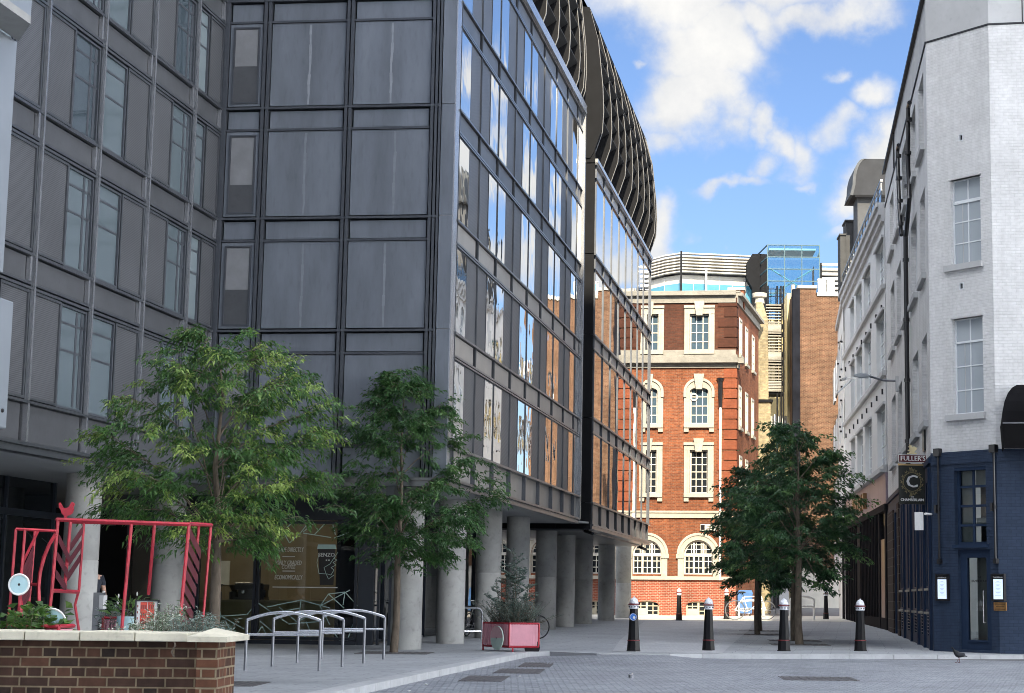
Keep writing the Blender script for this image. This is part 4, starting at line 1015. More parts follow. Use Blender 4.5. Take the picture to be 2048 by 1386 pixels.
    # side ground floor windows with vents under
    for o in side[:5]:
        mb = MB(); sash(mb, FPS, o[0], o[1], 1.62, o[3], 2, 3, -.2, -.1, .07, .05); mb.box(FPS, o[0], o[1], -.2, .02, 1.5, 1.62); mb.box(FPS, o[0], o[1], -.2, .05, .92, 1.02); mb.box(FPS, o[0], o[1], -.2, -.05, 3.2, 3.3)
        w = B(mb, 'window', 'navyp')
        mb = MB(); mb.quad(FPS(o[0], -.15, .9), FPS(o[1], -.15, .9), FPS(o[1], -.15, o[3]), FPS(o[0], -.15, o[3])); mb.build('pane', M_['win'], w)
        mb = MB(); mb.box(FPS, o[0], o[1], .0, .09, 1.5, 1.56); mb.box(FPS, o[0], o[1], -.0, .1, .9, .96); mb.build('sill', M_['stone'], w)
        mb = MB()
        for k in range(6): z = .36 + k * .085; mb.hexa([FPS(o[0], -.12, z), FPS(o[1], -.12, z), FPS(o[1], .01, z + .05), FPS(o[0], .01, z + .05), FPS(o[0], -.12, z + .012), FPS(o[1], -.12, z + .012), FPS(o[1], .01, z + .062), FPS(o[0], .01, z + .062)])
        mb.build('louvre', M_['steelm'], w)
    o = side[5]; mb = MB(); mb.box(FPS, o[0], o[1], -.34, -.3, o[2], o[3]); B(mb, 'side_door', 'black')
    # pipes
    for px in (1880, 1992):
        u = FC.hit(px, 1000)[0]
        mb = MB(); mb.tube([FC(u, .06, 4.9), FC(u, .06, 2.25)], .028); mb.box(FC, u - .09, u + .09, .0, .14, 4.84, 5.03); p = B(mb, 'downpipe', 'black')
        mb = MB(); mb.box(FC, u - .05, u + .05, .0, .1, 2.15, 2.27); mb.build('conduit_box', M_['black'], p)
        mb = MB(); mb.box(FC, u - .1, u - .035, .03, .12, 3.42, 3.62); mb.box(FC, u - .06, u + .03, .03, .08, 3.47, 3.55); mb.build('spotlight', M_['black'], p)
    for pts, r in (([(1822, 470), (1822, 900)], .07), ([(1829, 205), (1826, 215), (1826, 330), (1829, 395), (1822, 470)], .065), ([(1806, 290), (1804, 300), (1808, 420), (1812, 470)], .06)):
        q = [FPS.hit(*p) for p in pts]; u0 = FPS.hit(1822, 700)[0]
        mb = MB(); P = [FPS(u, .14, z) for u, z in q]
        if len(q) == 2: P = [FPS(u0, .12, 4.95), FPS(u0, .12, FPS.hit(1822, 452)[1])]
        mb.tube(P, r, 10); p = B(mb, 'downpipe', 'black', smooth=True)
        for k in range(4):
            c = P[0].lerp(P[-1], (k + .5) / 4); mb = MB(); mb.tube([c - Vector((0, 0, .05)), c + Vector((0, 0, .05))], r * 1.35, 10); mb.build('pipe_bracket', M_['black'], p)
    for px, py, m, s in ((1850, 880, 'stone', .28),):
        u, z = FPS.hit(px, py); mb = MB(); mb.box(FPS, u - s, u + s, 0, .05, z - .3, z + .3); f = B(mb, 'wall_plate', 'black'); mb = MB(); mb.box(FPS, u - s + .07, u + s - .07, .05, .06, z - .23, z + .23); mb.build('plate_panel', M_[m], f)
    mb = MB(); mb.tube([FC(-.02, .0, 3.4), FC(-.02, .25, 3.4)], .03); mb.box(FC, -.36, -.2, .1, .25, 3.0, 3.45); B(mb, 'wall_light', 'white')
    return root
pub()
def menu_box(px, lab):
    u, z = FC.hit(px, 1175)
    t = thing('menu_case', lab, 'menu case', FC(u, 0, z - .35), 'menu cases beside the entrance')
    mb = MB(); sash(mb, FC, u - .20, u + .20, z - .33, z + .33, 1, 1, .0, .085, .035); mb.build('frame', M_['black'], t)
    mb = MB(); mb.box(FC, u - .165, u + .165, .02, .05, z - .295, z + .295); mb.build('backing', M_['black'], t)
    mb = MB(); mb.box(FC, u - .14, u + .14, .05, .056, z - .28, z + .20); mb.build('menu_sheet', emit('menu_light', (.70, .83, 1.0), .11), t)
    mb = MB()
    for k in range(11): 
        hw = (.045, .09, .07)[k % 3]; mb.quad(FC(u - hw, .058, z + .14 - k * .033), FC(u + hw, .058, z + .14 - k * .033), FC(u + hw, .058, z + .148 - k * .033), FC(u - hw, .058, z + .148 - k * .033))
    mb.build('menu_text', plain('menu_print', (.30, .40, .55), .8), t)
    mb = MB(); text(mb, FC, 'CHAMBERLAIN', .045, u, z + .242, .052, bold=.001); mb.build('lettering', M_['white'], t)
menu_box(1887, 'lit menu case left of the navy door'); menu_box(1999, 'lit menu case right of the navy door, above the brass plaque')
u, z = FC.hit(2001, 1213); mb = MB(); mb.box(FC, u - .19, u + .19, 0, .02, z - .1, z + .1)
tq = thing('brass_plaque', 'small brass plaque under the right menu case', 'plaque', FC(u, 0, z)); mb.build('plaque_plate', plain('brass', (.55, .30, .12), .3, .8, .3, 9), tq)
mb = MB(); mb.box(FC, u - .15, u + .15, .02, .023, z - .07, z - .06); mb.box(FC, u - .12, u + .12, .02, .023, z - .01, z); mb.box(FC, u - .15, u + .15, .02, .023, z + .05, z + .06); mb.build('engraving', M_['black'], tq)
def awning():
    t = thing('awning', 'black dutch canopy awning over the pub window at the right edge', 'awning', FR(1.9, 0, 5.2))
    mb = MB(); a, b = .10, 3.6; zt, zb, dep = 6.5, 4.85, 1.15
    pts = []
    for k in range(7):
        an = math.pi / 2 * k / 6
        pts.append((dep * math.sin(an), zb + .62 + (zt - zb - .62) * math.cos(an)))
    n = len(pts)
    for k in range(n - 1):
        (w0, z0), (w1, z1) = pts[k], pts[k + 1]
        e0, e1 = .55 * w0 / dep, .55 * w1 / dep
        mb.quad(FR(a + .55 - e0 * 1.0, w0, z0), FR(b, w0, z0), FR(b, w1, z1), FR(a + .55 - e1, w1, z1))
        mb.quad(FR(a + .55 - e0, w0, z0), FR(a + .55 - e1, w1, z1), FR(a, w1 * .2, zb + .62), FR(a, w0 * .2, zb + .62))
    mb.build('canopy', plain('black_canvas', (.006, .006, .007), .9, 0, .3, 2, stretch=(1, 1, .15), spec=.05), t)
    mb = MB(); mb.quad(FR(a, dep, zb + .62), FR(b, dep, zb + .62), FR(b, dep + .05, zb), FR(a + .04, dep + .05, zb)); mb.quad(FR(a, .0, zb + .62), FR(a, dep, zb + .62), FR(a + .04, dep + .05, zb), FR(a + .04, .0, zb))
    mb.build('valance', plain('black_valance', (.006, .006, .0065), .9, spec=.05), t)
    mb = MB(); mb.tube([FR(a + .02, .02, zb + .60), FR(a + .02, dep, zb + .60), FR(b, dep, zb + .60)], .02, 6); mb.build('frame', M_['steelm'], t)
awning()
def pub_sign():
    FSg = Fr(atY(1852, 960, 46.6), (-1, -.10)); FSg.n = Vector((FSg.d.y, -FSg.d.x, 0)); FSg.n *= (1 if FSg.n.y < 0 else -1)
    d = FSg.d; FSg.d = -d; FSg.P = FSg.P + d * .72      # u now runs left to right, board 0..0.72
    t = thing('pub_sign', 'hanging dark pub sign with a letter C below a red name board', 'hanging sign', FSg(.36, 0, 3.5))
    def UZ(px, py): return FSg.hit(px, py)
    x0, zb_ = UZ(1798, 1008); x1, zt = UZ(1849, 932)
    mb = MB(); mb.box(FSg, x0, x1, -.03, .03, zb_, zt); mb.build('sign_board', plain('sign_charcoal', (.022, .024, .02), .5, 0, .1), t)
    uc, zc = (x0 + x1) / 2, UZ(1823, 964)[1]
    mb = MB(); text(mb, FSg, 'C', .46, uc, zc, .034, bold=.012); text(mb, FSg, 'THE', .05, uc, UZ(1823, 994)[1], .034, bold=.002)
    vs, _ = text_pts('CHAMBERLAIN', 1.0); w = max(v[0] for v in vs) - min(v[0] for v in vs)
    text(mb, FSg, 'CHAMBERLAIN', .10, uc, UZ(1823, 1000)[1], .034, su=(x1 - x0) * .88 / (w * .10), bold=.004)
    mb.build('lettering', M_['white'], t)
    mb = MB()
    for k in range(26):
        a = 2 * math.pi * k / 26; r0 = .235; r1 = .285 + .035 * (k % 2) + (.045 if k % 13 in (6, 7) else 0)
        for s in (-.05, .05):
            mb.poly([FSg(uc + r0 * math.cos(a + s), .034, zc + r0 * 1.05 * math.sin(a + s)), FSg(uc + r1 * math.cos(a + s * 2.2), .034, zc + r1 * 1.1 * math.sin(a + s * 2.2)), FSg(uc + (r1 - .03) * math.cos(a), .034, zc + (r1 - .03) * 1.08 * math.sin(a))])
    for k in range(40):
        a, b = 2 * math.pi * k / 40, 2 * math.pi * (k + 1) / 40
        mb.quad(*[FSg(uc + r * math.cos(x), .035, zc + r * 1.05 * math.sin(x)) for r, x in ((.225, a), (.24, a), (.24, b), (.225, b))])
    mb.build('wreath', plain('dull_gold', (.30, .25, .13), .4, .5), t)
    u0, z0 = UZ(1796, 925); u1, z1 = UZ(1854, 910)
    mb = MB(); mb.box(FSg, u0, u1, -.04, .04, z0, z1); h = mb.build('name_board', plain('maroon', (.10, .012, .016), .4), t)
    mb = MB(); sash(mb, FSg, u0, u1, z0, z1, 1, 1, .03, .046, .014); mb.build('board_rim', M_['white'], h)
    vs, _ = text_pts("FULLER'S", 1.0); w = max(v[0] for v in vs) - min(v[0] for v in vs); hh = (z1 - z0)
    mb = MB(); text(mb, FSg, "FULLER'S", hh * .85, (u0 + u1) / 2, (z0 + z1) / 2, .043, su=(u1 - u0) * .84 / (w * hh * .85), bold=.004); mb.build('lettering', M_['white'], h)
    mb = MB(); mb.box(FSg, u0 + .0, u1 + .12, -.03, .03, z0 - .075, z0 - .03); mb.box(FSg, u0 + .05, u0 + .25, -.02, .02, z0 - .12, z0 - .09); mb.box(FSg, u1 - .2, u1 + .02, -.02, .02, z0 - .12, z0 - .09)
    mb.build('gilt_rail', plain('gilt', (.62, .42, .2), .35, .6), t)
    mb = MB(); mb.tube([FSg(u1 - .1, 0, z0 - .05), FSg(u1 + .35, 0, z0 - .05)], .03); mb.tube([FSg(u1 + .2, 0, z1), FSg(u1 + .2, 0, z0 - .1)], .02); mb.build('bracket', M_['black'], t)
    # gilt winged beast finial: body, wing, head, legs, tail as one outline
    c, zz = UZ(1824, 909)
    o = [(-.13, 0), (.13, 0), (.12, .03), (.06, .04), (.07, .08), (.10, .10), (.14, .15), (.11, .15), (.12, .19), (.07, .17), (.06, .21), (.01, .18), (-.01, .21), (-.03, .24), (-.08, .25), (-.06, .21), (-.10, .20), (-.07, .17), (-.06, .12), (-.11, .11), (-.10, .08), (-.05, .07), (-.07, .035), (-.13, .03)]
    mb = MB(); mb.slab([FSg(c + a, -.03, zz + .01 + b) for a, b in o], FSg.n * .06); mb.build('finial', plain('bright_gilt', (.85, .72, .42), .35, .3), t)
pub_sign()
def street_lamp():
    u, z = FPS.hit(1797, 762)
    t = thing('street_lamp', 'grey wall mounted street lamp on an arm from the white brick side wall', 'street lamp', FPS(u, 0, z))
    L = abs(FPS.hit(1797, 762)[0]) * 0 + 1.35
    mb = MB(); mb.tube([FPS(u, .02, z), FPS(u, .5, z + .02), FPS(u, L - .4, z + .16)], .035); mb.build('arm', M_['steelm'], t)
    mb = MB(); a = [(L - .5, z + .15), (L - .3, z + .24), (L - .1, z + .25), (L + .12, z + .19), (L + .1, z + .15), (L - .15, z + .12)]
    mb.slab([FPS(u - .1, w, q) for w, q in a], FPS.d * .2); mb.build('lamp_head', plain('lamp_grey', (.42, .45, .48), .4, .3), t)
    mb = MB(); mb.box(FPS, u - .07, u + .07, 0, .1, z - .35, z + .15); mb.build('wall_bracket', M_['render'], t)
    mb = MB(); mb.box(FPS, u - .08, u + .08, L - .38, L - .05, z + .1, z + .125); mb.build('lamp_glass', M_['winpale'], t)
street_lamp()

# ------------------------------------------------------------------ white rendered building next along
_q = FPS.hit(1772, 800); PQ = FPS(_q[0], 0, 0)
FT = Fr(PQ, vdir(1425), flip=True)
def white_building():
    root = thing('white_building', 'pale rendered building with rows of metal windows, a balcony rail and an arched roof dormer', 'building', (PQ.x, PQ.y, 0))
    def B(mb, name, m, p=root, **k): return mb.build(name, M_[m] if isinstance(m, str) else m, p, **k)
    UE = FT.hit(1690, 800)[0]
    cols = [tuple(FT.hit(x, 700)[0] for x in q) for q in ((1769, 1753), (1742, 1729), (1724, 1713), (1709, 1701))]
    ops = []
    for z0, z1 in ((12.95, 14.75), (9.7, 12.0), (6.2, 8.45)):
        for a, b in cols: ops.append((min(a, b), max(a, b), z0, z1))
    ops[0] = (ops[0][0], ops[0][1], 12.95, 14.75)
    mb = MB(); wall(mb, FT, 0, UE, 6.1, 16.0, ops, .25)
    mb.quad(FT(0, 0, 16), FT(UE, 0, 16), FT(UE, -8, 16), FT(0, -8, 16)); mb.quad(FT(UE, 0, 0), FT(UE, -8, 0), FT(UE, -8, 16), FT(UE, 0, 16)); mb.quad(FT(0, -.01, 0), FT(0, -8, 0), FT(0, -8, 16), FT(0, -.01, 16))
    B(mb, 'wall', 'wrender')
    mb = MB(); mb.box(FT, 0, UE, -.75, -.7, 0, 16); B(mb, 'interior_wall', plain('white_interior', (.06, .06, .06), .8))
    mb = MB()
    mb.box(FT, 0, UE, -.1, .22, 15.55, 15.85); mb.box(FT, 0, UE, -.1, .12, 15.3, 15.55); mb.box(FT, 0, UE, -.1, .3, 15.85, 16.02)
    for z in (12.95, 9.7, 6.2): mb.box(FT, 0, UE, -.1, .13, z - .2, z - .02)
    mb.box(FT, 0, UE, -.1, .25, 5.9, 6.02)
    B(mb, 'cornice', 'render')
    for o in ops:
        mb = MB(); sash(mb, FT, o[0], o[1], o[2], o[3], 3, 5, -.24, -.16, .05, .035); w = B(mb, 'window', 'wmet')
        mb = MB(); mb.quad(FT(o[0], -.2, o[2]), FT(o[1], -.2, o[2]), FT(o[1], -.2, o[3]), FT(o[0], -.2, o[3])); mb.build('pane', M_['winpale'], w)
        mb = MB(); mb.box(FT, o[0] - .1, o[1] + .1, -.05, .09, o[3], o[3] + .1); mb.build('lintel_drip', M_['render'], w)
    a, b = cols[3][0] + .2, cols[3][0] + 1.0
    mb = MB(); mb.hexa([FT(a, 0, 11.2), FT(b, 0, 11.2), FT(b, .75, 10.5), FT(a, .75, 10.5), FT(a, 0, 11.25), FT(b, 0, 11.25), FT(b, .78, 10.55), FT(a, .78, 10.55)]); B(mb, 'open_sash', 'wmet')
    for i in range(9):
        u = 1.1 + i * (UE - 2) / 8
        for z in (12.2, 9.0):
            mb = MB(); mb.box(FT, u - .05, u + .05, 0, .06, z - .1, z + .1); B(mb, 'air_brick', 'dark')
    # rail
    mb = MB()
    for i in range(15): u = .2 + i * (UE - .4) / 14; mb.box(FT, u - .03, u + .03, .05, .1, 16.02, 16.9)
    mb.box(FT, .1, UE, .03, .12, 16.85, 16.93); mb.box(FT, .1, UE, .05, .09, 16.5, 16.54); r = B(mb, 'balcony_rail', 'steelm')
    mb = MB(); mb.box(FT, .1, UE, .06, .07, 16.1, 16.8); mb.build('rail_glass', clear_glass('rail_glass', (.8, .88, .9)), r)
    # penthouse behind rail with an arched dormer
    mb = MB(); mb.box(FT, 4, UE - 1, -7, -1.6, 16, 18.0); B(mb, 'penthouse_wall', 'render')
    # fascia and shop front at street level
    mb = MB(); mb.box(FT, 0, UE, -.4, .05, 4.75, 5.9); B(mb, 'fascia_board', plain('pink_fascia', (.27, .215, .26), .4, .2, .18, .7))
    cl = plain('copper_letters', (.30, .17, .08), .35, .6)
    for k in range(7):
        u = 8 + k * .9; mb = MB(); mb.box(FT, u, u + .42, .05, .2, 4.95 + .1 * (k % 2), 5.6); B(mb, 'sign_letter', cl)
    mb = MB()
    mb.box(FT, 0, UE, -.3, .1, 4.5, 4.75); mb.box(FT, 0, UE, -.3, .03, 0, .6); mb.box(FT, .0, .5, -.3, .06, 0, 4.5); mb.box(FT, 2.6, 3.2, -.3, .05, 0, 4.5); mb.box(FT, 11.5, 13.5, -.3, .02, 0, 4.5)
    for k in range(12): u = 3.4 + k * .68; mb.box(FT, u, u + .13, -.1, .1, .6, 4.5)
    for k in range(9): u = 13.7 + k * 1.0; mb.box(FT, u, u + .14, -.1, .08, .1, 4.5)
    B(mb, 'shop_front', 'matblack')
    mb = MB(); mb.quad(FT(.5, -.04, .6), FT(UE, -.04, .6), FT(UE, -.04, 4.5), FT(.5, -.04, 4.5)); B(mb, 'shop_glazing', coated_glass('copper_glass', (.012, .012, .013), 1.9, .012, .8))
    mb = MB(); mb.box(FT, 3.3, 11.6, .02, .05, 1.2, 1.9); B(mb, 'stall_riser', 'matblack')
    mb = MB(); mb.box(FT, 1.0, 2.5, -.06, .01, .1, 3.5); B(mb, 'shop_door', 'black')
white_building()
def dormer():
    t0 = FT.hit(1740, 350, -2.2)[0]
    Y = 83.5
    a, b = atY(1706, 390, Y), atY(1775, 318, Y)
    fr = Fr((a.x, Y), (1, 0)); W = b.x - a.x; z0 = a.z; z1 = b.z
    t = thing('roof_dormer', 'grey metal dormer with a curved roof on top of the pale rendered building', 'dormer', (a.x, Y, 16))
    mb = MB(); r = .75; P = [(0, z0)]
    for k in range(9): an = math.pi / 2 * k / 8; P.append((.12 + .55 * (1 - math.cos(an)), z0 + .5 + (z1 - z0 - .5) * math.sin(an)))
    P += [(W * .95, z1), (W * .95, z0)]
    mb.slab([fr(u, .0, z) for u, z in P], Vector((0, 2.4, 0))); mb.build('roof', plain('zinc', (.03, .032, .036), .7, 0, .12, 2, spec=.1), t)
    mb = MB(); Q = [(u * 1.0 - .14, z) for u, z in P[:10]]
    for j in range(len(Q) - 1): mb.hexa([fr(Q[j][0], .03, Q[j][1]), fr(Q[j][0] + .14, .03, Q[j][1]), fr(Q[j][0] + .14, -2.4, Q[j][1]), fr(Q[j][0], -2.4, Q[j][1]), fr(Q[j + 1][0], .03, Q[j + 1][1]), fr(Q[j + 1][0] + .14, .03, Q[j + 1][1]), fr(Q[j + 1][0] + .14, -2.4, Q[j + 1][1]), fr(Q[j + 1][0], -2.4, Q[j + 1][1])])
    mb.build('curved_edge', plain('zinc_edge', (.075, .08, .085), .7, 0, spec=.1), t)
    mb = MB(); mb.box(fr, .25, W, -1.9, -.3, 16, z0); mb.build('wall', plain('darkened_render', (.05, .052, .055), .8), t)  # base colour darkened to stand in for shade on the sunlit render
    mb = MB(); mb.box(fr, .1, W, -.05, .05, z0 - .12, z0 + .0); mb.build('gutter', M_['fin'], t)
dormer()
def far_white():
    # grey stair block and pale end building beyond
    Y = FT(FT.hit(1690, 800)[0], 0, 0).y + .3
    a = atY(1692, 443, Y); b = atY(1740, 443, Y)
    t = thing('stair_block', 'plain grey stepped block rising behind the balcony rail', 'building', (a.x, Y, 0))
    mb = MB(); mb.box(WORLD, a.x, b.x + 3, Y, Y + 1.2, 15.9, a.z); c = atY(1681, 470, Y); mb.box(WORLD, c.x, a.x, Y + .1, Y + 1.2, 15.9, c.z); mb.build('wall', plain('dull_render', (.065, .067, .07), .9, spec=.05), t)
    mb = MB(); mb.box(WORLD, a.x - .06, b.x + 3, Y - .08, Y + 1.25, a.z, a.z + .08); mb.box(WORLD, c.x - .05, a.x, Y + .02, Y + 1.25, c.z, c.z + .08); mb.build('coping', bpy.data.materials['darkened_render'], t)
    FE = Fr(FT(FT.hit(1690, 800)[0], .05, 0), vdir(1560), flip=True)
    ue = FE.hit(1676, 800)[0]
    t2 = thing('pale_end_building', 'narrow pale rendered facade with small pipes, next to the brown brick wall', 'building', FE(0, 0, 0))
    eo = [(2 + 3.4 * i, 4.1 + 3.4 * i, z, z + 1.9) for i in range(5) for z in (2.6, 5.9, 9.2, 12.5)]
    mb = MB(); wall(mb, FE, 0, ue, 0, 15.5, eo, .12); mb.quad(FE(ue, 0, 0), FE(ue, -6, 0), FE(ue, -6, 15.5), FE(ue, 0, 15.5)); mb.quad(FE(0, 0, 15.5), FE(ue, 0, 15.5), FE(ue, -6, 15.5), FE(0, -6, 15.5)); mb.build('wall', plain('bright_render', (.70, .70, .68), .8, 0, .08, .8), t2)
    for o in eo:
        mb = MB(); sash(mb, FE, o[0], o[1], o[2], o[3], 2, 3, -.11, -.05, .06, .04); w = mb.build('window', M_['wmet'], t2); mb = MB(); mb.quad(FE(o[0], -.09, o[2]), FE(o[1], -.09, o[2]), FE(o[1], -.09, o[3]), FE(o[0], -.09, o[3])); mb.build('pane', M_['win'], w)
    for i in range(24):
        u = rnd.uniform(.5, ue - .5); z = rnd.uniform(5, 15); mb = MB(); mb.tube([FE(u, 0, z), FE(u, .1, z)], .05, 6); mb.build('overflow_pipe', M_['black'], t2)
    mb = MB(); mb.box(FE, 0, ue, -6, .12, 15.5, 15.8); mb.build('coping', M_['render'], t2)
far_white()
# ------------------------------------------------------------------ red brick institution at the end of the street
_bp = atY(1471, 1231, 92.4)
FK = Fr(_bp, (0.9929, -0.119)); FK.d = FK.d        # u runs right; corner at u = 0
FKS = Fr(_bp, vdir(1950))                             # side face, u runs away, w to the right
def brick_building():
    root = thing('brick_building', 'ornate red brick building with pale stone window surrounds, closing the street', 'brick building', (_bp.x, _bp.y, 0))
    def B(mb, name, m, p=root, **k): return mb.build(name, M_[m] if isinstance(m, str) else m, p, **k)
    ZG = .3
    px = FK.hit(1398, 900)[0]; step = px - FK.hit(1296, 900)[0]
    us = [px - step * i for i in range(5)]
    hz = lambda y, x=1398: FK.hit(x, y)[1]
    UL = us[-1] - step * .5
    wd = lambda x0, x1, y=900: (FK.hit(x1, y)[0] - FK.hit(x0, y)[0]) / 2
    rows = [dict(h=wd(1379, 1418, 650), a=hz(701), b=hz(628), o=wd(1367, 1427, 650), kind='flat', top=hz(612), nr=4, nc=3),
            dict(h=wd(1378, 1415, 800), a=hz(848), b=hz(775), o=wd(1367, 1427, 800), kind='arch', top=hz(757), nr=4, nc=3),
            dict(h=wd(1377, 1413, 940), a=hz(987), b=hz(900), o=wd(1366, 1425, 940), kind='key', top=hz(886), nr=6, nc=3),
            dict(h=wd(1366, 1424, 1100), a=hz(1149), b=hz(1080), o=wd(1353, 1435, 1100), kind='round', top=hz(1067), nr=5, nc=6),
            dict(h=wd(1362, 1411, 1210), a=hz(1232), b=hz(1203), o=wd(1362, 1411, 1210), kind='base', top=hz(1203), nr=3, nc=4)]
    zc0, zc1, zs0, zs1, zi0, zi1, ztop = hz(736), hz(700), hz(1036), hz(1022), hz(1160), hz(1153), hz(585)
    allo = [[(u - r['h'], u + r['h'], r['a'], r['b']) for u in us] for r in rows]
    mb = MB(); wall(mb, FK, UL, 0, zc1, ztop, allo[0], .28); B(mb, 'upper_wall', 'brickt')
    mb = MB(); wall(mb, FK, UL, 0, zi0, zc1, allo[1] + allo[2] + allo[3], .28)
    for k in (1, 3):
        r = rows[k]
        for u in us: arch_fill(mb, FK, u - r['h'], u + r['h'], r['b'] - (r['h'] if k == 3 else r['h'] * .45), r['b'], 0, .28)
    B(mb, 'wall', 'brickr')
    mb = MB(); wall(mb, FK, UL, 0, ZG, zi0, allo[4], .3)
    r = rows[4]
    for u in us: arch_fill(mb, FK, u - r['h'], u + r['h'], r['b'] - .22, r['b'], 0, .3)
    B(mb, 'basement_wall', 'basement_brick' if 'basement_brick' in M_ else 'brickb')
    # side face
    shp = []
    for (x, y0, y1) in ((1481, 638, 712), (1493, 656, 730), (1506, 672, 743), (1480, 772, 856), (1493, 786, 864), (1505, 798, 873), (1481, 912, 985), (1493, 920, 985)):
        u, z1 = FKS.hit(x, y0); _, z0 = FKS.hit(x, y1); shp.append((u - .55, u + .55, z0, z1))
    UE = FKS.hit(1517, 800)[0]
    mb = MB(); wall(mb, FKS, 0, UE, ZG, ztop, shp, .1); mb.quad(FKS(UE, 0, 0), FKS(UE, -6, 0), FKS(UE, -6, ztop), FKS(UE, 0, ztop)); B(mb, 'side_wall', 'brickr')
    for o in shp:
        mb = MB(); sash(mb, FKS, o[0], o[1], o[2], o[3], 2, 4, -.09, .03, .12, .05); w = B(mb, 'side_window', 'creamw')
        mb = MB(); mb.quad(FKS(o[0], -.05, o[2]), FKS(o[1], -.05, o[2]), FKS(o[1], -.05, o[3]), FKS(o[0], -.05, o[3])); mb.build('pane', M_['win'], w)
        mb = MB(); mb.box(FKS, o[0] - .15, o[1] + .15, 0, .12, o[2] - .15, o[2]); mb.build('sill', M_['stone'], w)
    mb = MB(); mb.box(FK, UL, -.3, -.9, -.85, 0, ztop); mb.box(FKS, .3, UE, -.8, -.75, 0, ztop); B(mb, 'interior_wall', plain('brick_interior', (.05, .055, .06), .8))
    mb = MB(); mb.quad(FK(UL, .0, ztop), FK(0, .0, ztop), FKS(UE, 0, ztop), FK(UL, -14, ztop)); mb.quad(FK(UL, 0, 0), FK(UL, -14, 0), FK(UL, -14, ztop), FK(UL, 0, ztop)); B(mb, 'roof', 'render')
    # windows
    for k, r in enumerate(rows):
        for i, u in enumerate(us):
            a, b, z0, z1 = u - r['h'], u + r['h'], r['a'], r['b']
            o = r['o']; fw = .16 if k < 3 else .14
            if k == 4: fw = .09
            mb = MB(); ya = z1 - (r['h'] if k == 3 else r['h'] * .45 if k == 1 else 0)
            sash(mb, FK, a, b, z0, ya if k == 3 else z1, r['nc'], (r['nr'] if k != 3 else 3), -.2, -.12, .07, .045)
            if k == 3:
                arch_ring(mb, FK, u, ya, r['h'] - .08, r['h'] - .08, r['h'], r['h'], -.2, -.12)
                for q in (-.5, -.17, .17, .5):
                    zt = ya + math.sqrt(max(0, 1 - q * q)) * r['h'] * .97; mb.box(FK, u + q * r['h'] * 1.33 * .75 - .022, u + q * r['h'] - .022 + .044, -.19, -.13, ya, zt)
                for zz in (.36, .68): hw = r['h'] * math.sqrt(1 - zz * zz); mb.box(FK, u - hw, u + hw, -.185, -.135, ya + zz * r['h'] - .02, ya + zz * r['h'] + .02)
                mb.box(FK, u - r['h'] * .33 - .05, u - r['h'] * .33 + .05, -.2, -.1, z0, ya + r['h'] * .9); mb.box(FK, u + r['h'] * .33 - .05, u + r['h'] * .33 + .05, -.2, -.1, z0, ya + r['h'] * .9)
                mb.box(FK, a, b, -.2, -.09, ya - .1, ya + .06)
            if k == 4: mb.box(FK, u - .05, u + .05, -.2, -.1, z0, z1); mb.box(FK, a + .06, u - .05, -.19, -.11, z0 + .06, z0 + (z1 - z0) * .5)
            w = B(mb, 'window', 'creamw' if k < 4 else plain('cream_frame', (.40, .36, .27), .6) if i == 0 else bpy.data.materials['cream_frame'])
            mb = MB(); mb.quad(FK(a, -.17, z0), FK(b, -.17, z0), FK(b, -.17, z1), FK(a, -.17, z1)); mb.build('pane', M_['win'] if k != 1 and k != 0 else M_['winup'], w)
            if k == 4: continue
            mb = MB(); top = r['top']
            if k in (0, 2):
                mb.box(FK, u - o, a + .0, -.1, .10, z0 - .25, z1 + .06); mb.box(FK, b, u + o, -.1, .10, z0 - .25, z1 + .06)
                mb.box(FK, u - o, u + o, -.1, .12, z1, top); mb.box(FK, u - o - .02, u + o + .02, -.05, .2, top - .12, top + .02)
                mb.box(FK, a - .1, a, -.25, .16, z0, z1); mb.box(FK, b, b + .1, -.25, .16, z0, z1)
            elif k == 1:
                mb.box(FK, u - o, a, -.1, .10, z0 - .25, ya); mb.box(FK, b, u + o, -.1, .10, z0 - .25, ya)
                arch_ring(mb, FK, u, ya, r['h'], r['h'] * .45, o, top - ya, -.1, .10); arch_ring(mb, FK, u, ya, o * .86, (top - ya) * .85, o * 1.03, (top - ya) * 1.04, -.05, .18)
                mb.box(FK, u - o * 1.03, u - o * .86, -.05, .18, ya - .3, ya); mb.box(FK, u + o * .86, u + o * 1.03, -.05, .18, ya - .3, ya)
            elif k == 3:
                mb.box(FK, u - o, a, -.1, .1, z0 - .1, ya); mb.box(FK, b, u + o, -.1, .1, z0 - .1, ya)
                arch_ring(mb, FK, u, ya, r['h'], r['h'], o, o, -.1, .1); arch_ring(mb, FK, u, ya, o * .93, o * .93, o * 1.05, o * 1.05, -.05, .16)
                mb.box(FK, u - o * 1.08, a, -.1, .16, ya - .2, ya + .02); mb.box(FK, b, u + o * 1.08, -.1, .16, ya - .2, ya + .02)
            mb.build('surround', M_['stone'], w)
            if k < 3:
                mb = MB(); mb.hexa([FK(u - .16, -.1, z1 - .1), FK(u + .16, -.1, z1 - .1), FK(u + .16, .26, z1 - .1), FK(u - .16, .26, z1 - .1), FK(u - .27, -.1, top + .22), FK(u + .27, -.1, top + .22), FK(u + .27, .3, top + .22), FK(u - .27, .3, top + .22)]); mb.build('keystone', M_['stone'], w)
                mb = MB(); mb.box(FK, u - o - .0, u + o, -.1, .22, z0 - .2, z0 - .0); mb.box(FK, u - o, u - o + .25, -.05, .15, z0 - .42, z0 - .2); mb.box(FK, u + o - .25, u + o, -.05, .15, z0 - .42, z0 - .2); mb.build('sill', M_['stone'], w)
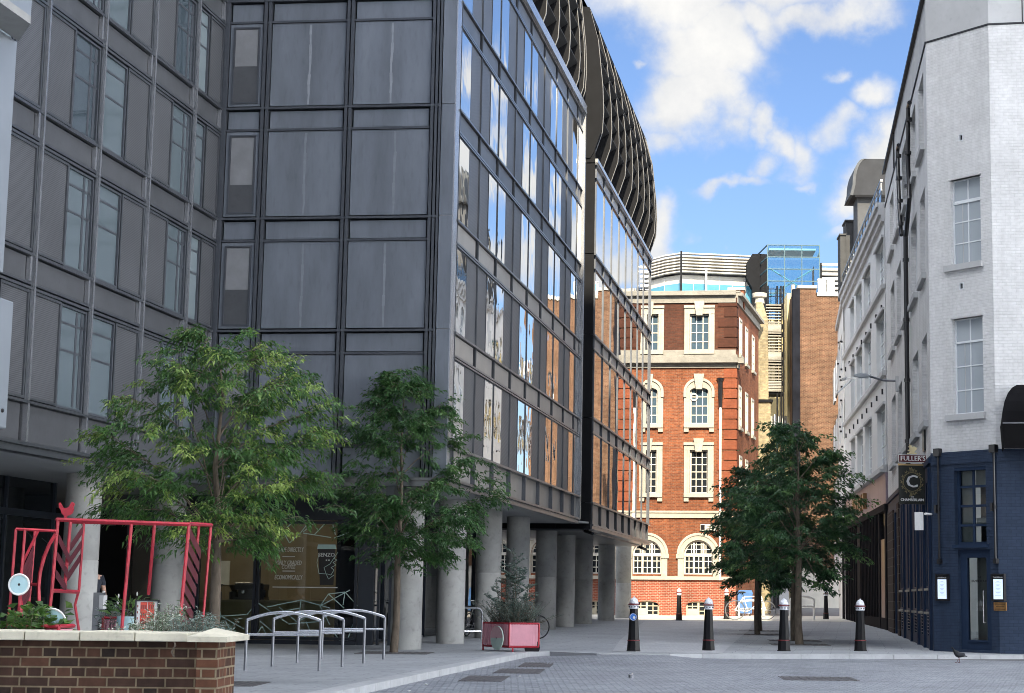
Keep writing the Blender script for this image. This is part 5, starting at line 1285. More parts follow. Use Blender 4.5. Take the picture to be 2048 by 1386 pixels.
            if k == 1 and i == 0:
                mb = MB(); c = FK(a + .2, -.09, z1 - .5); T = [c + FK.d * .17 * math.cos(q * .4) + Vector((0, 0, .17 * math.sin(q * .4))) for q in range(16)]; mb.tube(T, .04, 6, closed=True); mb.build('extractor_fan', M_['white'], w)
    # stone bands
    mb = MB()
    for fr, a, b in ((FK, UL, .0), (FKS, 0, UE)):
        mb.box(fr, a, b, -.05, .1, hz(606), hz(592)); mb.box(fr, a, b + .0, -.1, .35, hz(592), hz(586)); mb.box(fr, a, b, -.2, .22, ztop, ztop + .07)
    B(mb, 'cornice', 'stoneg')
    mb = MB(); mb.box(FK, UL, .0, -.05, .12, zc0, hz(727)); mb.box(FK, UL, .12, -.05, .45, hz(727), hz(716)); mb.box(FK, UL, .08, -.05, .3, hz(716), hz(711)); mb.box(FK, UL, 0, -.1, .08, hz(711), zc1)
    mb.box(FKS, 0, .7, -.05, .12, zc0, hz(727)); mb.box(FKS, -.1, .5, -.05, .42, hz(727), hz(716))
    B(mb, 'string_course', 'stoneg')
    mb = MB(); mb.box(FK, UL, 0, -.05, .13, zs0, zs1 - .1); mb.box(FK, UL, 0.02, -.05, .2, zs1 - .1, zs1); B(mb, 'band_course', 'stone')
    mb = MB(); mb.box(FK, UL, 0.02, -.05, .16, zi0, zi1); B(mb, 'sill_course', 'stone')
    # quoins
    z = zi1 + .1; i = 0
    while z < hz(612):
        h = .54
        if not (zc0 - .5 < z < zc1):
            w = .62 if i % 2 else .95
            mb = MB(); mb.box(FK, -w, .05, -.02, .06, z, z + h - .07)
            mb.box(FKS, -.05, w * .7, -.02, .055, z, z + h - .07)
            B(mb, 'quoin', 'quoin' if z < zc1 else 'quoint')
        z += h; i += 1
    u = FK.hit(1441, 900)[0]
    mb = MB(); mb.tube([FK(u, .12, hz(1160)), FK(u, .12, hz(815))], .06, 8); p = B(mb, 'downpipe', 'white', smooth=True)
    mb = MB(); mb.tube([FK(u, .12, hz(815)), FK(u, .12, hz(765)), FK(u, .12, hz(757))], [.1, .13, .22], 8); mb.build('hopper', M_['black'], p)
    mb = MB(); c0, z0 = FK.hit(1452, 610); c1, z1 = FK.hit(1484, 571); mb.box(FK, c0, c1, -3, -2, ztop - .5, z1 + .1); q = B(mb, 'chimney', 'brickr'); mb = MB(); mb.box(FK, c0 - .05, c1 + .05, -3.05, -1.95, z1 + .1, z1 + .25); mb.build('cap', M_['stone'], q)
    a, z1 = FK.hit(1401, 1048, .05); b, z0 = FK.hit(1436, 1062, .05)
    t = thing('street_sign', 'small white street name plate on the red brick wall', 'street sign', FK((a + b) / 2, 0, z0))
    mb = MB(); mb.box(FK, a, b, 0.002, .05, z0, z1); mb.build('plate', M_['creamw'], t); mb = MB(); sash(mb, FK, a - .02, b + .02, z0 - .02, z1 + .02, 1, 1, .0, .055, .02); mb.build('frame', M_['matblack'], t)
    mb = MB(); mb.box(FK, a + .02, a + .22, .05, .055, z0 + .05, z1 - .05); m = a + .32; mb.build('crest_panel', M_['matblack'], t); mb = MB()
    for k, (n, zz) in enumerate(((5, .68), (6, .36))):
        for j in range(n): mb.box(FK, m + j * .045, m + j * .045 + .028, .05, .054, z0 + (z1 - z0) * zz - .022, z0 + (z1 - z0) * zz + .022)
    mb.build('lettering', M_['matblack'], t)
M_['creamw'] = plain('cream_white_paint', (.46, .44, .39), .5, 0, .08)
M_['winup'] = coated_glass('sky_window_glass', (.05, .08, .11), 1.7, .003, .6)
brick_building()

# ------------------------------------------------------------------ things stacked up behind it
def behind():
    def B(mb, name, m, p, **k): return mb.build(name, M_[m] if isinstance(m, str) else m, p, **k)
    e = FKS(FKS.hit(1517, 800)[0], 0, 0); Y = e.y + .4
    # stock brick chimney breast
    a, b = atY(1516, 620, Y), atY(1537, 620, Y); z1 = atY(1525, 604, Y).z; zsh = atY(1525, 640, Y).z
    t = thing('chimney_stack', 'tall yellow stock brick chimney stack with a white pot, beside the red brick side wall', 'chimney', (a.x, Y, 0))
    mb = MB(); mb.slab([(a.x - .1, Y, 0), (b.x + .12, Y, 0), (b.x + .12, Y, atY(1530, 808, Y).z), (b.x, Y, atY(1530, 800, Y).z), (b.x - .02, Y, zsh), (b.x - .35, Y, z1), (a.x - .1, Y, z1)], Vector((0, 2.2, 0))); B(mb, 'stack', 'stock', t)
    mb = MB(); zz = atY(1530, 804, Y).z; mb.box(WORLD, a.x - .1, b.x + .25, Y - .15, Y + 2.3, zz, zz + .14); B(mb, 'ledge', 'fin', t)
    c = atY(1519, 600, Y); zt = atY(1519, 583, Y).z
    mb = MB(); mb.lathe([(.3, z1), (.26, z1 + .3), (.24, zt - .3), (.42, zt - .25), (.44, zt - .02), (.3, zt + .02)], (c.x + .05, Y + .6, 0), 12); B(mb, 'pot', 'stone', t, smooth=True)
    # cream wall with the fire escape in front
    Y2 = 118.0
    a, b = atY(1534, 700, Y2), atY(1590, 700, Y2)
    t = thing('cream_building', 'cream rendered rear wall lit by the sun behind the fire escape', 'building', (a.x, Y2, 0))
    mb = MB(); mb.box(WORLD, a.x - 3, b.x, Y2, Y2 + 6, 0, atY(1560, 640, Y2).z); B(mb, 'wall', 'yellow', t)
    mb = MB(); zz = atY(1560, 833, Y2 - 1).z; mb.box(WORLD, a.x - .6, b.x - .3, Y2 - 1.2, Y2, atY(1560, 852, Y2 - 1).z, zz); B(mb, 'balcony', 'stone', t)
    mb = MB()
    for k in range(9): x = a.x + .3 + k * .22; mb.box(WORLD, x, x + .12, Y2 - 2.2, Y2 - 2.1, atY(1545, 880, Y2).z - k * .12, atY(1545, 835, Y2).z - k * .14)
    B(mb, 'white_railing', 'white', t)
    a, b = atY(1572, 700, Y2 - .5), atY(1588, 700, Y2 - .5)
    t = thing('cream_pier', 'tall cream wall end with a white pipe, left of the dark strip', 'wall', (a.x, Y2 - .5, 0))
    mb = MB(); mb.box(WORLD, a.x, b.x - .25, Y2 - 1.5, Y2 + 3, 0, atY(1578, 594, Y2).z); B(mb, 'pier_wall', 'yellow', t)
    mb = MB(); x = b.x - .15; mb.tube([(x, Y2 - 1.6, 4), (x, Y2 - 1.6, atY(1584, 578, Y2).z)], .13, 8); B(mb, 'pipe', 'stone', t)
    # fire escape
    Yf = Y2 - 3.0
    a, b = atY(1533, 620, Yf), atY(1568, 620, Yf)
    t = thing('fire_escape', 'dark iron fire escape with many landings in the gap between buildings', 'fire escape', (a.x, Yf, 0))
    ys = (608, 648, 664, 704, 720, 762, 784)
    zs_ = [atY(1550, y, Yf).z for y in ys]
    for z in zs_:
        mb = MB(); mb.box(WORLD, a.x, b.x, Yf, Yf + 1.6, z - .14, z); B(mb, 'landing', 'fin', t)
        mb = MB(); mb.tube([(a.x, Yf, z + 1.0), (b.x, Yf, z + 1.0)], .03, 5); mb.tube([(a.x, Yf, z + .5), (b.x, Yf, z + .5)], .02, 5)
        for k in range(5): x = a.x + (b.x - a.x) * k / 4; mb.tube([(x, Yf, z), (x, Yf, z + 1.0)], .025, 5)
        B(mb, 'railing', 'fin', t)
    for x in (a.x + .1, a.x + .95, b.x - .45, b.x - .05):
        mb = MB(); mb.box(WORLD, x - .05, x + .05, Yf - .05, Yf + .05, 2, zs_[0] + 1.2); B(mb, 'post', 'fin', t)
    for i in range(len(zs_) - 1):
        mb = MB(); n = 7
        for k in range(n):
            z = zs_[i + 1] + (zs_[i] - zs_[i + 1]) * (k + .5) / n; mb.box(WORLD, a.x - .05, a.x + .95, Yf - .2, Yf + .12, z - .03, z + .03)
        B(mb, 'stair_flight', 'stone', t)
    # brown brick party wall tower with a dark edge, on top two air conditioners
    Y3 = 112.0
    a, m, b = atY(1589, 700, Y3), atY(1633, 700, Y3), atY(1680, 700, Y3)
    z1, z2 = atY(1610, 577, Y3).z, atY(1660, 592, Y3).z
    t = thing('brown_brick_tower', 'tall blank brown brick wall lit by the sun, beside the pale facades', 'brick wall', (a.x, Y3, 0))
    mb = MB(); mb.box(WORLD, a.x + .1, m.x, Y3, Y3 + 9, 3.2, z1); mb.box(WORLD, m.x, b.x + 2, Y3 + .12, Y3 + 9, 3.2, z2); B(mb, 'wall', 'brown', t)
    mb = MB(); mb.box(WORLD, a.x - .12, a.x + .35, Y3 - .1, Y3 + .5, 1, z1 - .05); B(mb, 'dark_edge', plain('tar_black', (.010, .011, .015), .8, 0, .4, 1.2, spec=.05), t)
    mb = MB(); mb.box(WORLD, a.x + .2, m.x + .05, Y3 - .12, Y3 + 9, z1, z1 + .2); mb.box(WORLD, m.x + .05, b.x + 2, Y3 + .02, Y3 + 9, z2, z2 + .25); B(mb, 'coping', 'stone', t)
    mb = MB(); mb.box(WORLD, a.x - .2, b.x + 2, Y3 + .3, Y3 + 9, 0, 3.2); B(mb, 'white_base', 'creamw', t)
    for i, px in enumerate((1644, 1661)):
        c = atY(px, 580, Y3 + .6); zb = z2 + .25; zt = atY(px, 560, Y3 + .6).z
        u = thing('air_conditioner', ('white rooftop air conditioner nearer the brick chimney end of the brown wall', 'white rooftop air conditioner nearer the pale facade')[i], 'air conditioner', (c.x, Y3 + .6, zb), 'air conditioners on the brown brick wall')
        mb = MB(); mb.box(WORLD, c.x - .24, c.x + .24, Y3 + .5, Y3 + 1.0, zb, zt); B(mb, 'casing', 'white', u)
        mb = MB(); mb.box(WORLD, c.x - .17, c.x + .17, Y3 + .47, Y3 + .5, zb + .12, zt - .12); B(mb, 'grille', 'bluegl', u)
        mb = MB(); mb.box(WORLD, c.x - .28, c.x + .28, Y3 + .48, Y3 + 1.02, zt, zt + .06); B(mb, 'lid', 'white', u)
    # white yard wall and stair at the end of the street
    Y4 = 125.5; a, b = atY(1608, 1190, Y4), atY(1700, 1190, Y4); zg = gz(Y4)
    t = thing('white_wall', 'bright white wall with a dark stair line at the far end of the street', 'wall', (a.x, Y4, zg))
    mb = MB(); mb.box(WORLD, a.x - 6, b.x + 4, Y4, Y4 + .4, zg - .2, atY(1650, 1090, Y4).z); B(mb, 'panel', 'creamw', t)
    mb = MB(); p, q = atY(1622, 1132, Y4 - .3), atY(1672, 1200, Y4 - .3); mb.hexa([(p.x, Y4 - .6, p.z - .35), (q.x, Y4 - .6, q.z - .1), (q.x, Y4 - .1, q.z - .1), (p.x, Y4 - .1, p.z - .35), (p.x, Y4 - .6, p.z), (q.x, Y4 - .6, q.z + .12), (q.x, Y4 - .1, q.z + .12), (p.x, Y4 - .1, p.z)]); mb.box(WORLD, a.x - 1, b.x + 1, Y4 - .3, Y4, zg - .1, zg + .12)
    B(mb, 'stair_string', 'fin', t)
    mb = MB()
    for k in range(9): x = p.x + .7 + k * .22; z = p.z - .1 - k * (p.z - q.z) / 9; mb.tube([(x + .6, Y4 - .3, z - .4), (x + .6, Y4 - .3, z + .5)], .02, 5)
    B(mb, 'railing', 'stone', t)
    mb = MB(); x = atY(1612, 1170, Y4 - .4); 
    for k in range(3):
        z = zg + .2 + k * .9; mb.tube([(x.x - .8, Y4 - .4, z), (x.x + .8, Y4 - .4, z + .9)], .04, 5); mb.tube([(x.x + .8, Y4 - .4, z), (x.x - .8, Y4 - .4, z + .9)], .04, 5)
    mb.box(WORLD, x.x + .8, x.x + 1.0, Y4 - .5, Y4 - .3, zg, zg + 3)
    B(mb, 'trellis', 'fin', t)
    # low dark stone pier and blue van beyond the red brick corner
    a = ground(1535, 1224); t = thing('stone_gate_pier', 'dark stone base wall past the red brick corner', 'wall', a)
    p0, p1 = atY(1519, 1200, 106), atY(1546, 1200, 106); mb = MB(); mb.box(WORLD, p0.x, p1.x, 106, 112, 0, 3.4); B(mb, 'pier_wall', plain('dark_stone', (.13, .13, .135), .8), t)
    mb = MB(); p2 = atY(1575, 1200, 112); mb.box(WORLD, p1.x, p2.x, 111, 114, 0, 3.0); B(mb, 'wall', 'render', t)
    mb = MB()
    for px in (1549, 1556): q = atY(px, 1200, 110.9); mb.box(WORLD, q.x - .1, q.x + .08, 110.9, 111, .6, 2.6)
    B(mb, 'slot', 'black', t)
    a, b = atY(1476, 1200, 92.9), atY(1505, 1200, 92.9)
    t = thing('storage_bin', 'blue wheeled bin against the brick side wall behind the white bicycle', 'bin', ((a.x + b.x) / 2, 92.9, .35))
    z0 = gz(93); mb = MB(); mb.slab([(a.x, 92.9, z0 + .14), (b.x - .04, 92.9, z0 + .14), (b.x, 92.9, z0 + 1.15), (a.x - .02, 92.9, z0 + 1.15)], Vector((0, .55, 0))); B(mb, 'body', plain('bin_blue', (.04, .13, .34), .5), t)
    mb = MB(); mb.slab([(a.x - .04, 92.86, z0 + 1.15), (b.x + .03, 92.86, z0 + 1.15), (b.x - .05, 92.86, z0 + 1.33), (a.x + .05, 92.86, z0 + 1.33)], Vector((0, .62, 0))); B(mb, 'lid', bpy.data.materials['bin_blue'], t)
    for x in (a.x + .12, b.x - .16):
        mb = MB(); mb.tube([(x, 92.95, z0 + .09), (x + .06, 92.95, z0 + .09)], .09, 10); B(mb, 'wheel', 'black', t)
    # far office with white louvres, dark core and blue glass lift tower
    Y5 = 150.0
    def W(px, py, Y=Y5): return atY(px, py, Y)
    t = thing('louvred_office', 'distant office with a curved band of white louvres over blue glazing', 'office building', W(1400, 560))
    edge = [(1180, 545), (1240, 538), (1300, 519), (1330, 511), (1362, 506), (1500, 512)]
    def line(y_off, push=0.0):
        out = []
        for i, (x, y) in enumerate(edge):
            yy = Y5 + (10 * ((1362 - x) / 182) ** 1.3 if x < 1362 else 0)
            p = atY(x, y, yy - push); out.append(Vector((p.x, p.y, p.z)))
        return out
    top = line(0)
    zdrop = [i * .262 for i in range(7)]
    for k in range(7):
        mb = MB()
        for i in range(len(top) - 1):
            a, b = top[i] - Vector((0, 0, .15 + zdrop[k])), top[i + 1] - Vector((0, 0, .15 + zdrop[k]))
            n = Vector((0, -.55, 0)); h = Vector((0, 0, .10))
            mb.hexa([a, b, b + n, a + n, a + h, b + h, b + n + h, a + n + h])
        B(mb, 'louvre', 'creamw' if k else 'render', t)
    mb = MB()
    for i in range(len(top) - 1):
        a, b = top[i] + Vector((0, 1.2, -.1)), top[i + 1] + Vector((0, 1.2, -.1)); mb.quad(a, b, b - Vector((0, 0, 1.8)), a - Vector((0, 0, 1.8)))
    B(mb, 'plant_wall', plain('plant_dark', (.05, .05, .05), .8, 0, .95, .8, spec=.05), t)
    mb = MB(); mg = MB(); mf = MB()
    for i in range(len(top) - 1):
        a, b = top[i] + Vector((0, .3, -1.85)), top[i + 1] + Vector((0, .3, -1.85))
        if i == 4: b = b + (b - a) * .12
        mb.quad(a, b, b - Vector((0, 0, .72)), a - Vector((0, 0, .72)))
        mg.quad(a - Vector((0, 0, .72)), b - Vector((0, 0, .72)), b - Vector((0, 0, 9)), a - Vector((0, 0, 9)))
        n = max(1, int((b - a).length / 1.0))
        for k in range(n): c = a.lerp(b, k / n); mf.box(WORLD, c.x - .02, c.x + .02, c.y - .05, c.y, c.z - 9, c.z)
    B(mb, 'white_panel', 'creamw', t); B(mg, 'glazing', 'bluegl', t); B(mf, 'mullion', 'render', t)
    for px in (1362, 1412):
        c = atY(px, 600, Y5 - .8); mb = MB(); mb.box(WORLD, c.x - .08, c.x + .08, Y5 - .9, Y5 - .75, W(px, 600).z, W(px, 540 if px > 1400 else 506).z); B(mb, 'post', 'fin' if px < 1400 else 'white', t)
    a, b = W(1494, 520), W(1523, 520)
    mb = MB(); mb.slab([(a.x + .4, Y5 - 1, W(1500, 512).z), (b.x + .4, Y5 - 1, W(1520, 512).z), (b.x + .4, Y5 - 1, 4), (a.x + .4, Y5 - 1, 4), (a.x + .4, Y5 - 1, W(1500, 580).z), (a.x - .1, Y5 - 1, W(1500, 560).z), (a.x - .1, Y5 - 1, W(1500, 530).z)], Vector((0, 6, 0))); B(mb, 'core_wall', plain('core_black', (.012, .0125, .014), .8, spec=.05), t)
    a, b = W(1636, 520), W(1700, 520)
    mb = MB(); mb.box(WORLD, a.x, a.x + .55, Y5 + 2, Y5 + 5, 4, W(1640, 517).z); B(mb, 'core_wall', bpy.data.materials['core_black'], t)
    for k in range(8):
        mb = MB(); z = W(1660, 517).z - k * .42; mb.box(WORLD, a.x + .5, b.x, Y5 + 2.5, Y5 + 3, z - .1, z + .06); B(mb, 'louvre', 'white', t)
    mb = MB(); mb.box(WORLD, a.x + .5, b.x, Y5 + 4, Y5 + 4.2, 10, W(1660, 520).z); B(mb, 'plant_wall', bpy.data.materials['plant_dark'], t)
    # lift tower
    Yt = 146.0; a, m, b = W(1522, 500, Yt), W(1535, 500, Yt), W(1639, 500, Yt)
    zt = W(1580, 490, Yt).z; zb = W(1580, 640, Yt).z - 6
    t = thing('glass_tower', 'tall blue glass lift tower above the roofs', 'glass tower', ((a.x + b.x) / 2, Yt, 0))
    mb = MB(); mb.quad((m.x, Yt, zb), (b.x, Yt, zb), (b.x, Yt, zt), (m.x, Yt, zt)); mb.quad((m.x, Yt, zb), (a.x, Yt + 4.5, zb), (a.x, Yt + 4.5, zt), (m.x, Yt, zt)); mb.quad((b.x, Yt, zb), (b.x, Yt + 4.5, zb), (b.x, Yt + 4.5, zt), (b.x, Yt, zt))
    B(mb, 'glazing', clear_glass('tower_glass', (.22, .54, .66), 1.22), t)
    mb = MB(); mb.quad((a.x, Yt + 4.5, zb), (b.x, Yt + 4.5, zb), (b.x, Yt + 4.5, zt - .4), (a.x, Yt + 4.5, zt - .4)); B(mb, 'rear_glazing', clear_glass('tower_glass_rear', (.5, .76, .86), 1.2), t)
    mb = MB(); fr = Fr((m.x, Yt), (1, 0)); w = b.x - m.x
    for u in (0, w * .33, w * .66, w): mb.box(fr, u - .035, u + .035, -.1, .05, zb, zt)
    for k in range(7): z = zt - k * (zt - zb) / 7.5 * .62; mb.box(fr, 0, w, -.08, .04, z - .045, z + .03)
    fs = Fr((m.x, Yt), (a.x - m.x, 4.5)); ls = math.hypot(a.x - m.x, 4.5)
    for k in range(7): z = zt - k * (zt - zb) / 7.5 * .62; mb.box(fs, 0, ls, -.05, .05, z - .045, z + .03)
    mb.box(fs, ls - .1, ls, -.05, .05, zb, zt)
    B(mb, 'frame', plain('tower_frame', (.03, .075, .095), .6, 0), t)
    mb = MB()
    for k in range(3):
        z = zt - 1.6 - k * 3; mb.bar((m.x + .3, Yt + 2, z), (b.x - .3, Yt + 2, z - 2.4), .1); mb.bar((b.x - .3, Yt + 2.4, z), (m.x + .3, Yt + 2.4, z - 2.4), .1)
    mb.box(WORLD, m.x + .2, b.x - .2, Yt + 1, Yt + 4, zt - .25, zt - .1)
    B(mb, 'bracing', 'render', t)
behind()
# ------------------------------------------------------------------ unseen tower added behind the camera to shade the street
def tower():
    t = thing('shade_tower', 'unseen stone clad tower added behind the camera to shade the street', 'shade tower', (0, -16, 0))
    mb = MB(); mb.box(WORLD, -14, 22, -40, -16, 0, SHADE_TOWER_H); mb.build('wall', plain('shade_tower_stone', (.42, .41, .39), .8), t)
    mb = MB()
    for k in range(15): mb.box(WORLD, -13, 21, -16, -15.95, 4 + k * 3.7, 6.2 + k * 3.7)
    mb.build('shade_tower_window_band', M_['win'], t)
SHADE_TOWER_H = 57.6
tower()  # unseen added tower, shades the street

# ------------------------------------------------------------------ bollards
def make_bollard(h=1.25):
    t = thing('bollard', '', 'bollard', (0, 0, 0))
    k = h / 1.25
    mb = MB(); mb.lathe([(.175, 0), (.172, .02), (.16, .03), (.145, .245), (.145, .25)], (0, 0, 0), 8); mb.lathe([(.138, .27), (.135, .28), (.098, .985)], (0, 0, 0), 8)
    mb.v = [v * k for v in mb.v]; mb.build('post', M_['bollard'], t)
    mb = MB(); mb.lathe([(.148, .248), (.15, .258), (.148, .27)], (0, 0, 0), 16); mb.v = [v * k for v in mb.v]; mb.build('red_ring', M_['ringred'], t); mb = MB(); mb.lathe([(.118, 1.075), (.142, 1.085), (.142, 1.098), (.118, 1.105)], (0, 0, 0), 20)
    mb.v = [v * k for v in mb.v]; mb.build('red_ring', M_['ringred'], t)
    mb = MB(); mb.lathe([(.105, .985), (.112, 1.0), (.112, 1.07), (.11, 1.075)], (0, 0, 0), 20); mb.v = [v * k for v in mb.v]; c = mb.build('collar', M_['bollardwhite'], t)
    mb = MB()
    for q in range(10): 
        a = 2 * math.pi * q / 10; p = Vector((math.cos(a) * .113, math.sin(a) * .113, 1.035)); mb.ball(p, .016, 6, 4)
    mb.v = [v * k for v in mb.v]; mb.build('stud', M_['black'], c)
    mb = MB(); mb.lathe([(.108, 1.105), (.108, 1.13), (.100, 1.165), (.082, 1.205), (.055, 1.235), (.03, 1.248), (.012, 1.255), (.01, 1.275)], (0, 0, 0), 20); mb.v = [v * k for v in mb.v]; mb.build('dome_cap', M_['bollardwhite'], t, smooth='all')
    return t
M_['bollard'] = plain('bollard_black', (.006, .006, .007), .38, 0, .2, 5, spec=.25)
M_['bollardwhite'] = plain('bollard_white', (.66, .68, .72), .4, 0, .08, 6)
M_['ringred'] = plain('bollard_red', (.16, .018, .02), .4)
b0 = make_bollard()
near = [(1267, 1303, 'black bollard with a white dome and a round blue sticker'), (1417, 1302, 'black and white bollard in the middle of the street, in front of the brick building'),
        (1568, 1302, 'black and white bollard standing in front of the paired tree trunks'), (1721, 1302, 'black and white bollard by the pub, rightmost of the near row')]
far = [(1358, 1241, 'small distant bollard in front of the basement windows of the brick building'), (1453, 1238.5, 'small distant bollard at the corner of the brick building'), (1652, 1238.5, 'small distant bollard near the white yard wall'), (1246, 1252, '')]
for i, (x, y, lab) in enumerate(near):
    o = b0 if i == 0 else copy_tree(b0)
    p = ground(x, y); o.location = p; o.rotation_euler = (0, 0, rnd.uniform(-.2, .2)); tag(o, lab, 'bollard', 'bollards across the street')
    if i == 0: bp = p
for i, (x, y, lab) in enumerate(far[:3]):
    o = copy_tree(b0); p = ground(x, y); o.location = p; o.scale = (.92, .92, 1.12); tag(o, lab, 'bollard', 'bollards at the far kerb')
# blue sticker on the first bollard
def sticker():
    c = bp + Vector((0, 0, .80)); n = (CAMP - c); n.z = 0; n.normalize(); r = Vector((-n.y, n.x, 0)); 
    mb = MB()
    pts = [c + n * .125 + r * .085 * math.cos(2 * math.pi * k / 24) + Vector((0, 0, .085 * math.sin(2 * math.pi * k / 24))) for k in range(24)]
    mb.slab(pts, n * .006, 0)
    pts = [c + n * .132 + r * (.02 + .03 * math.cos(2 * math.pi * k / 10)) + Vector((0, 0, -.01 + .035 * math.sin(2 * math.pi * k / 10))) for k in range(10)]; mb.poly(pts, 1)
    for k in range(24):
        a, b = 2 * math.pi * k / 24, 2 * math.pi * (k + 1) / 24
        mb.quad(*[c + n * .1325 + r * q * math.cos(x) + Vector((0, 0, q * math.sin(x))) for q, x in ((.072, a), (.079, a), (.079, b), (.072, b))], 1)
    o = mb.build('sticker', [plain('sticker_blue', (.03, .16, .55), .4), M_['white']], b0, off=bp)
sticker()

# ------------------------------------------------------------------ cycle stands
def make_stand(P, Q, h, hb, name, lab, group, m='steel', r=.026, arch=.13):
    t = thing(name, lab, 'cycle stand', (P + Q) / 2, group)
    up = Vector((0, 0, 1))
    for a in (P, Q):
        mb = MB(); mb.tube([a - up * .02, a + up * h], r, 10); mb.build('leg', M_[m if m != 'steel' else 'steelm'], t, True)
    mb = MB(); pts = []
    for k in range(15): s = k / 14; pts.append(P.lerp(Q, s) + up * (h + arch * math.sin(math.pi * s) ** .9))
    mb.tube(pts, r * 1.0, 10); mb.build('top_rail', M_[m], t, True)
    mb = MB(); mb.tube([P + up * hb, Q + up * hb], r * .8, 10); mb.build('cross_rail', M_[m], t, True)
    return t
st = [((490, 1341), (638, 1342)), ((544, 1333), (684, 1334)), ((594, 1326), (727, 1327)), ((643, 1318), (767, 1319))]
ords = ('nearest of the four arched steel cycle stands', 'second arched steel cycle stand from the camera', 'third arched steel cycle stand from the camera', 'farthest arched steel cycle stand, next to the slim tree')
for i, (a, b) in enumerate(st):
    P, Q = ground(*a), ground(*b)
    hh = [(1240, 1238), (1236, 1237), (1233, 1235), (1228, 1230)][i]
    h = .82
    make_stand(P, Q, h, .585, 'cycle_stand', ords[i], 'arched cycle stands on the pavement')
fa_, fb_ = ground(1478, 1239.5), ground(1527, 1239.5); make_stand(fa_, fb_, .78, .5, 'cycle_stand', 'white cycle stand with the white bicycle leaning on it', 'white stands at the far kerb', 'white', .05, .1)
fa2, fb2 = ground(1581, 1239.5), ground(1628, 1239.5); make_stand(fa2, fb2, .95, .62, 'cycle_stand', 'empty white cycle stand behind the paired tree trunks', 'white stands at the far kerb', 'white', .05, .14)
def u_stand(px0, px1, y, lab):
    P, Q = ground(px0, y), ground(px1, y); t = thing('cycle_hoop', lab, 'cycle stand', (P + Q) / 2, 'rounded hoops by the columns'); up = Vector((0, 0, 1)); h = .88
    pts = [P, P + up * (h - .15)] + [P + (Q - P).normalized() * .15 * (1 - math.cos(a)) + up * (h - .15 + .15 * math.sin(a)) for a in (.4, .8, 1.2, 1.57)] + [Q - (Q - P).normalized() * .15 * (1 - math.cos(a)) + up * (h - .15 + .15 * math.sin(a)) for a in (1.57, 1.2, .8, .4)] + [Q + up * (h - .15), Q]
    mb = MB(); mb.tube(pts, .026, 8); mb.build('hoop', M_['steelm'], t, True); mb = MB(); mb.tube([P + up * .25, Q + up * .25], .02, 8); mb.build('cross_rail', M_['steel'], t, True)
u_stand(900, 963, 1281, 'rounded steel hoop between the columns, left of the pink planter'); u_stand(925, 980, 1274, 'rounded steel hoop just behind the first, partly hidden by the planter')

# ------------------------------------------------------------------ bicycles
def bicycle(loc, rz, lab, white=False, group=None):
    t = thing('bicycle', lab, 'bicycle', (0, 0, 0), group)
    fm = M_['white'] if white else M_['black']
    W = [Vector((-.52, 0, .34)), Vector((.52, 0, .34))]
    for c in W:
        mb = MB(); mb.tube([c + Vector((.33 * math.cos(a * .2618), 0, .33 * math.sin(a * .2618))) for a in range(24)], .018, 6, closed=True); w = mb.build('wheel', M_['steelm'] if white else M_['black'], t, True)
        mb = MB()
        for a in range(12): mb.tube([c, c + Vector((.32 * math.cos(a * .5236), 0, .32 * math.sin(a * .5236)))], .003, 4)
        mb.tube([c - Vector((0, .06, 0)), c + Vector((0, .06, 0))], .02, 6); mb.build('spokes', M_['steel'], w)
    bb, seat, head, hd2 = Vector((-.08, 0, .30)), Vector((-.24, 0, .80)), Vector((.36, 0, .84)), Vector((.40, 0, .70))
    mb = MB()
    for a, b in ((bb, seat), (seat, head), (bb, hd2), (hd2, head), (seat, W[0]), (bb, W[0]), (hd2, W[1])): mb.tube([a, b], .017, 6)
    mb.build('frame', fm, t, True)
    mb = MB(); mb.tube([head, head + Vector((-.02, 0, .16))], .014, 6); mb.tube([head + Vector((-.18, -.27, .18)), head + Vector((.0, -.22, .18)), head + Vector((0, .22, .18)), head + Vector((-.18, .27, .18))], .014, 6); mb.build('handlebar', M_['steel'], t, True)
    mb = MB(); mb.tube([seat, seat + Vector((-.03, 0, .13))], .014, 6); mb.ball(seat + Vector((-.05, 0, .16)), .13, 10, 6, (1, .5, .28)); mb.build('saddle', M_['black'], t, True)
    mb = MB(); mb.tube([bb + Vector((.09 * math.cos(a * .5236), -.03, .09 * math.sin(a * .5236))) for a in range(12)], .008, 5, closed=True); mb.tube([bb + Vector((-.1, -.08, -.12)), bb + Vector((0, -.05, 0)), bb + Vector((.1, .05, .12))], .01, 5); mb.build('crank', M_['steelm'], t)
    t.location = loc; t.rotation_euler = (R(6), 0, rz)
    return t
c = ground(1500, 1240); b = bicycle(c + Vector((0, -.25, 0)), R(2), 'white painted bicycle leaning on a white stand at the far kerb', True); b.scale = (1.35, 1.35, 1.3)
c = ground(1030, 1278); bicycle(c + Vector((.1, .2, 0)), R(6), 'black bicycle hidden behind the pink planter with one tyre showing at its right')
c = ground(945, 1272); bicycle(c, R(75), 'dark bicycle parked between the columns with its handlebar above the hoops')

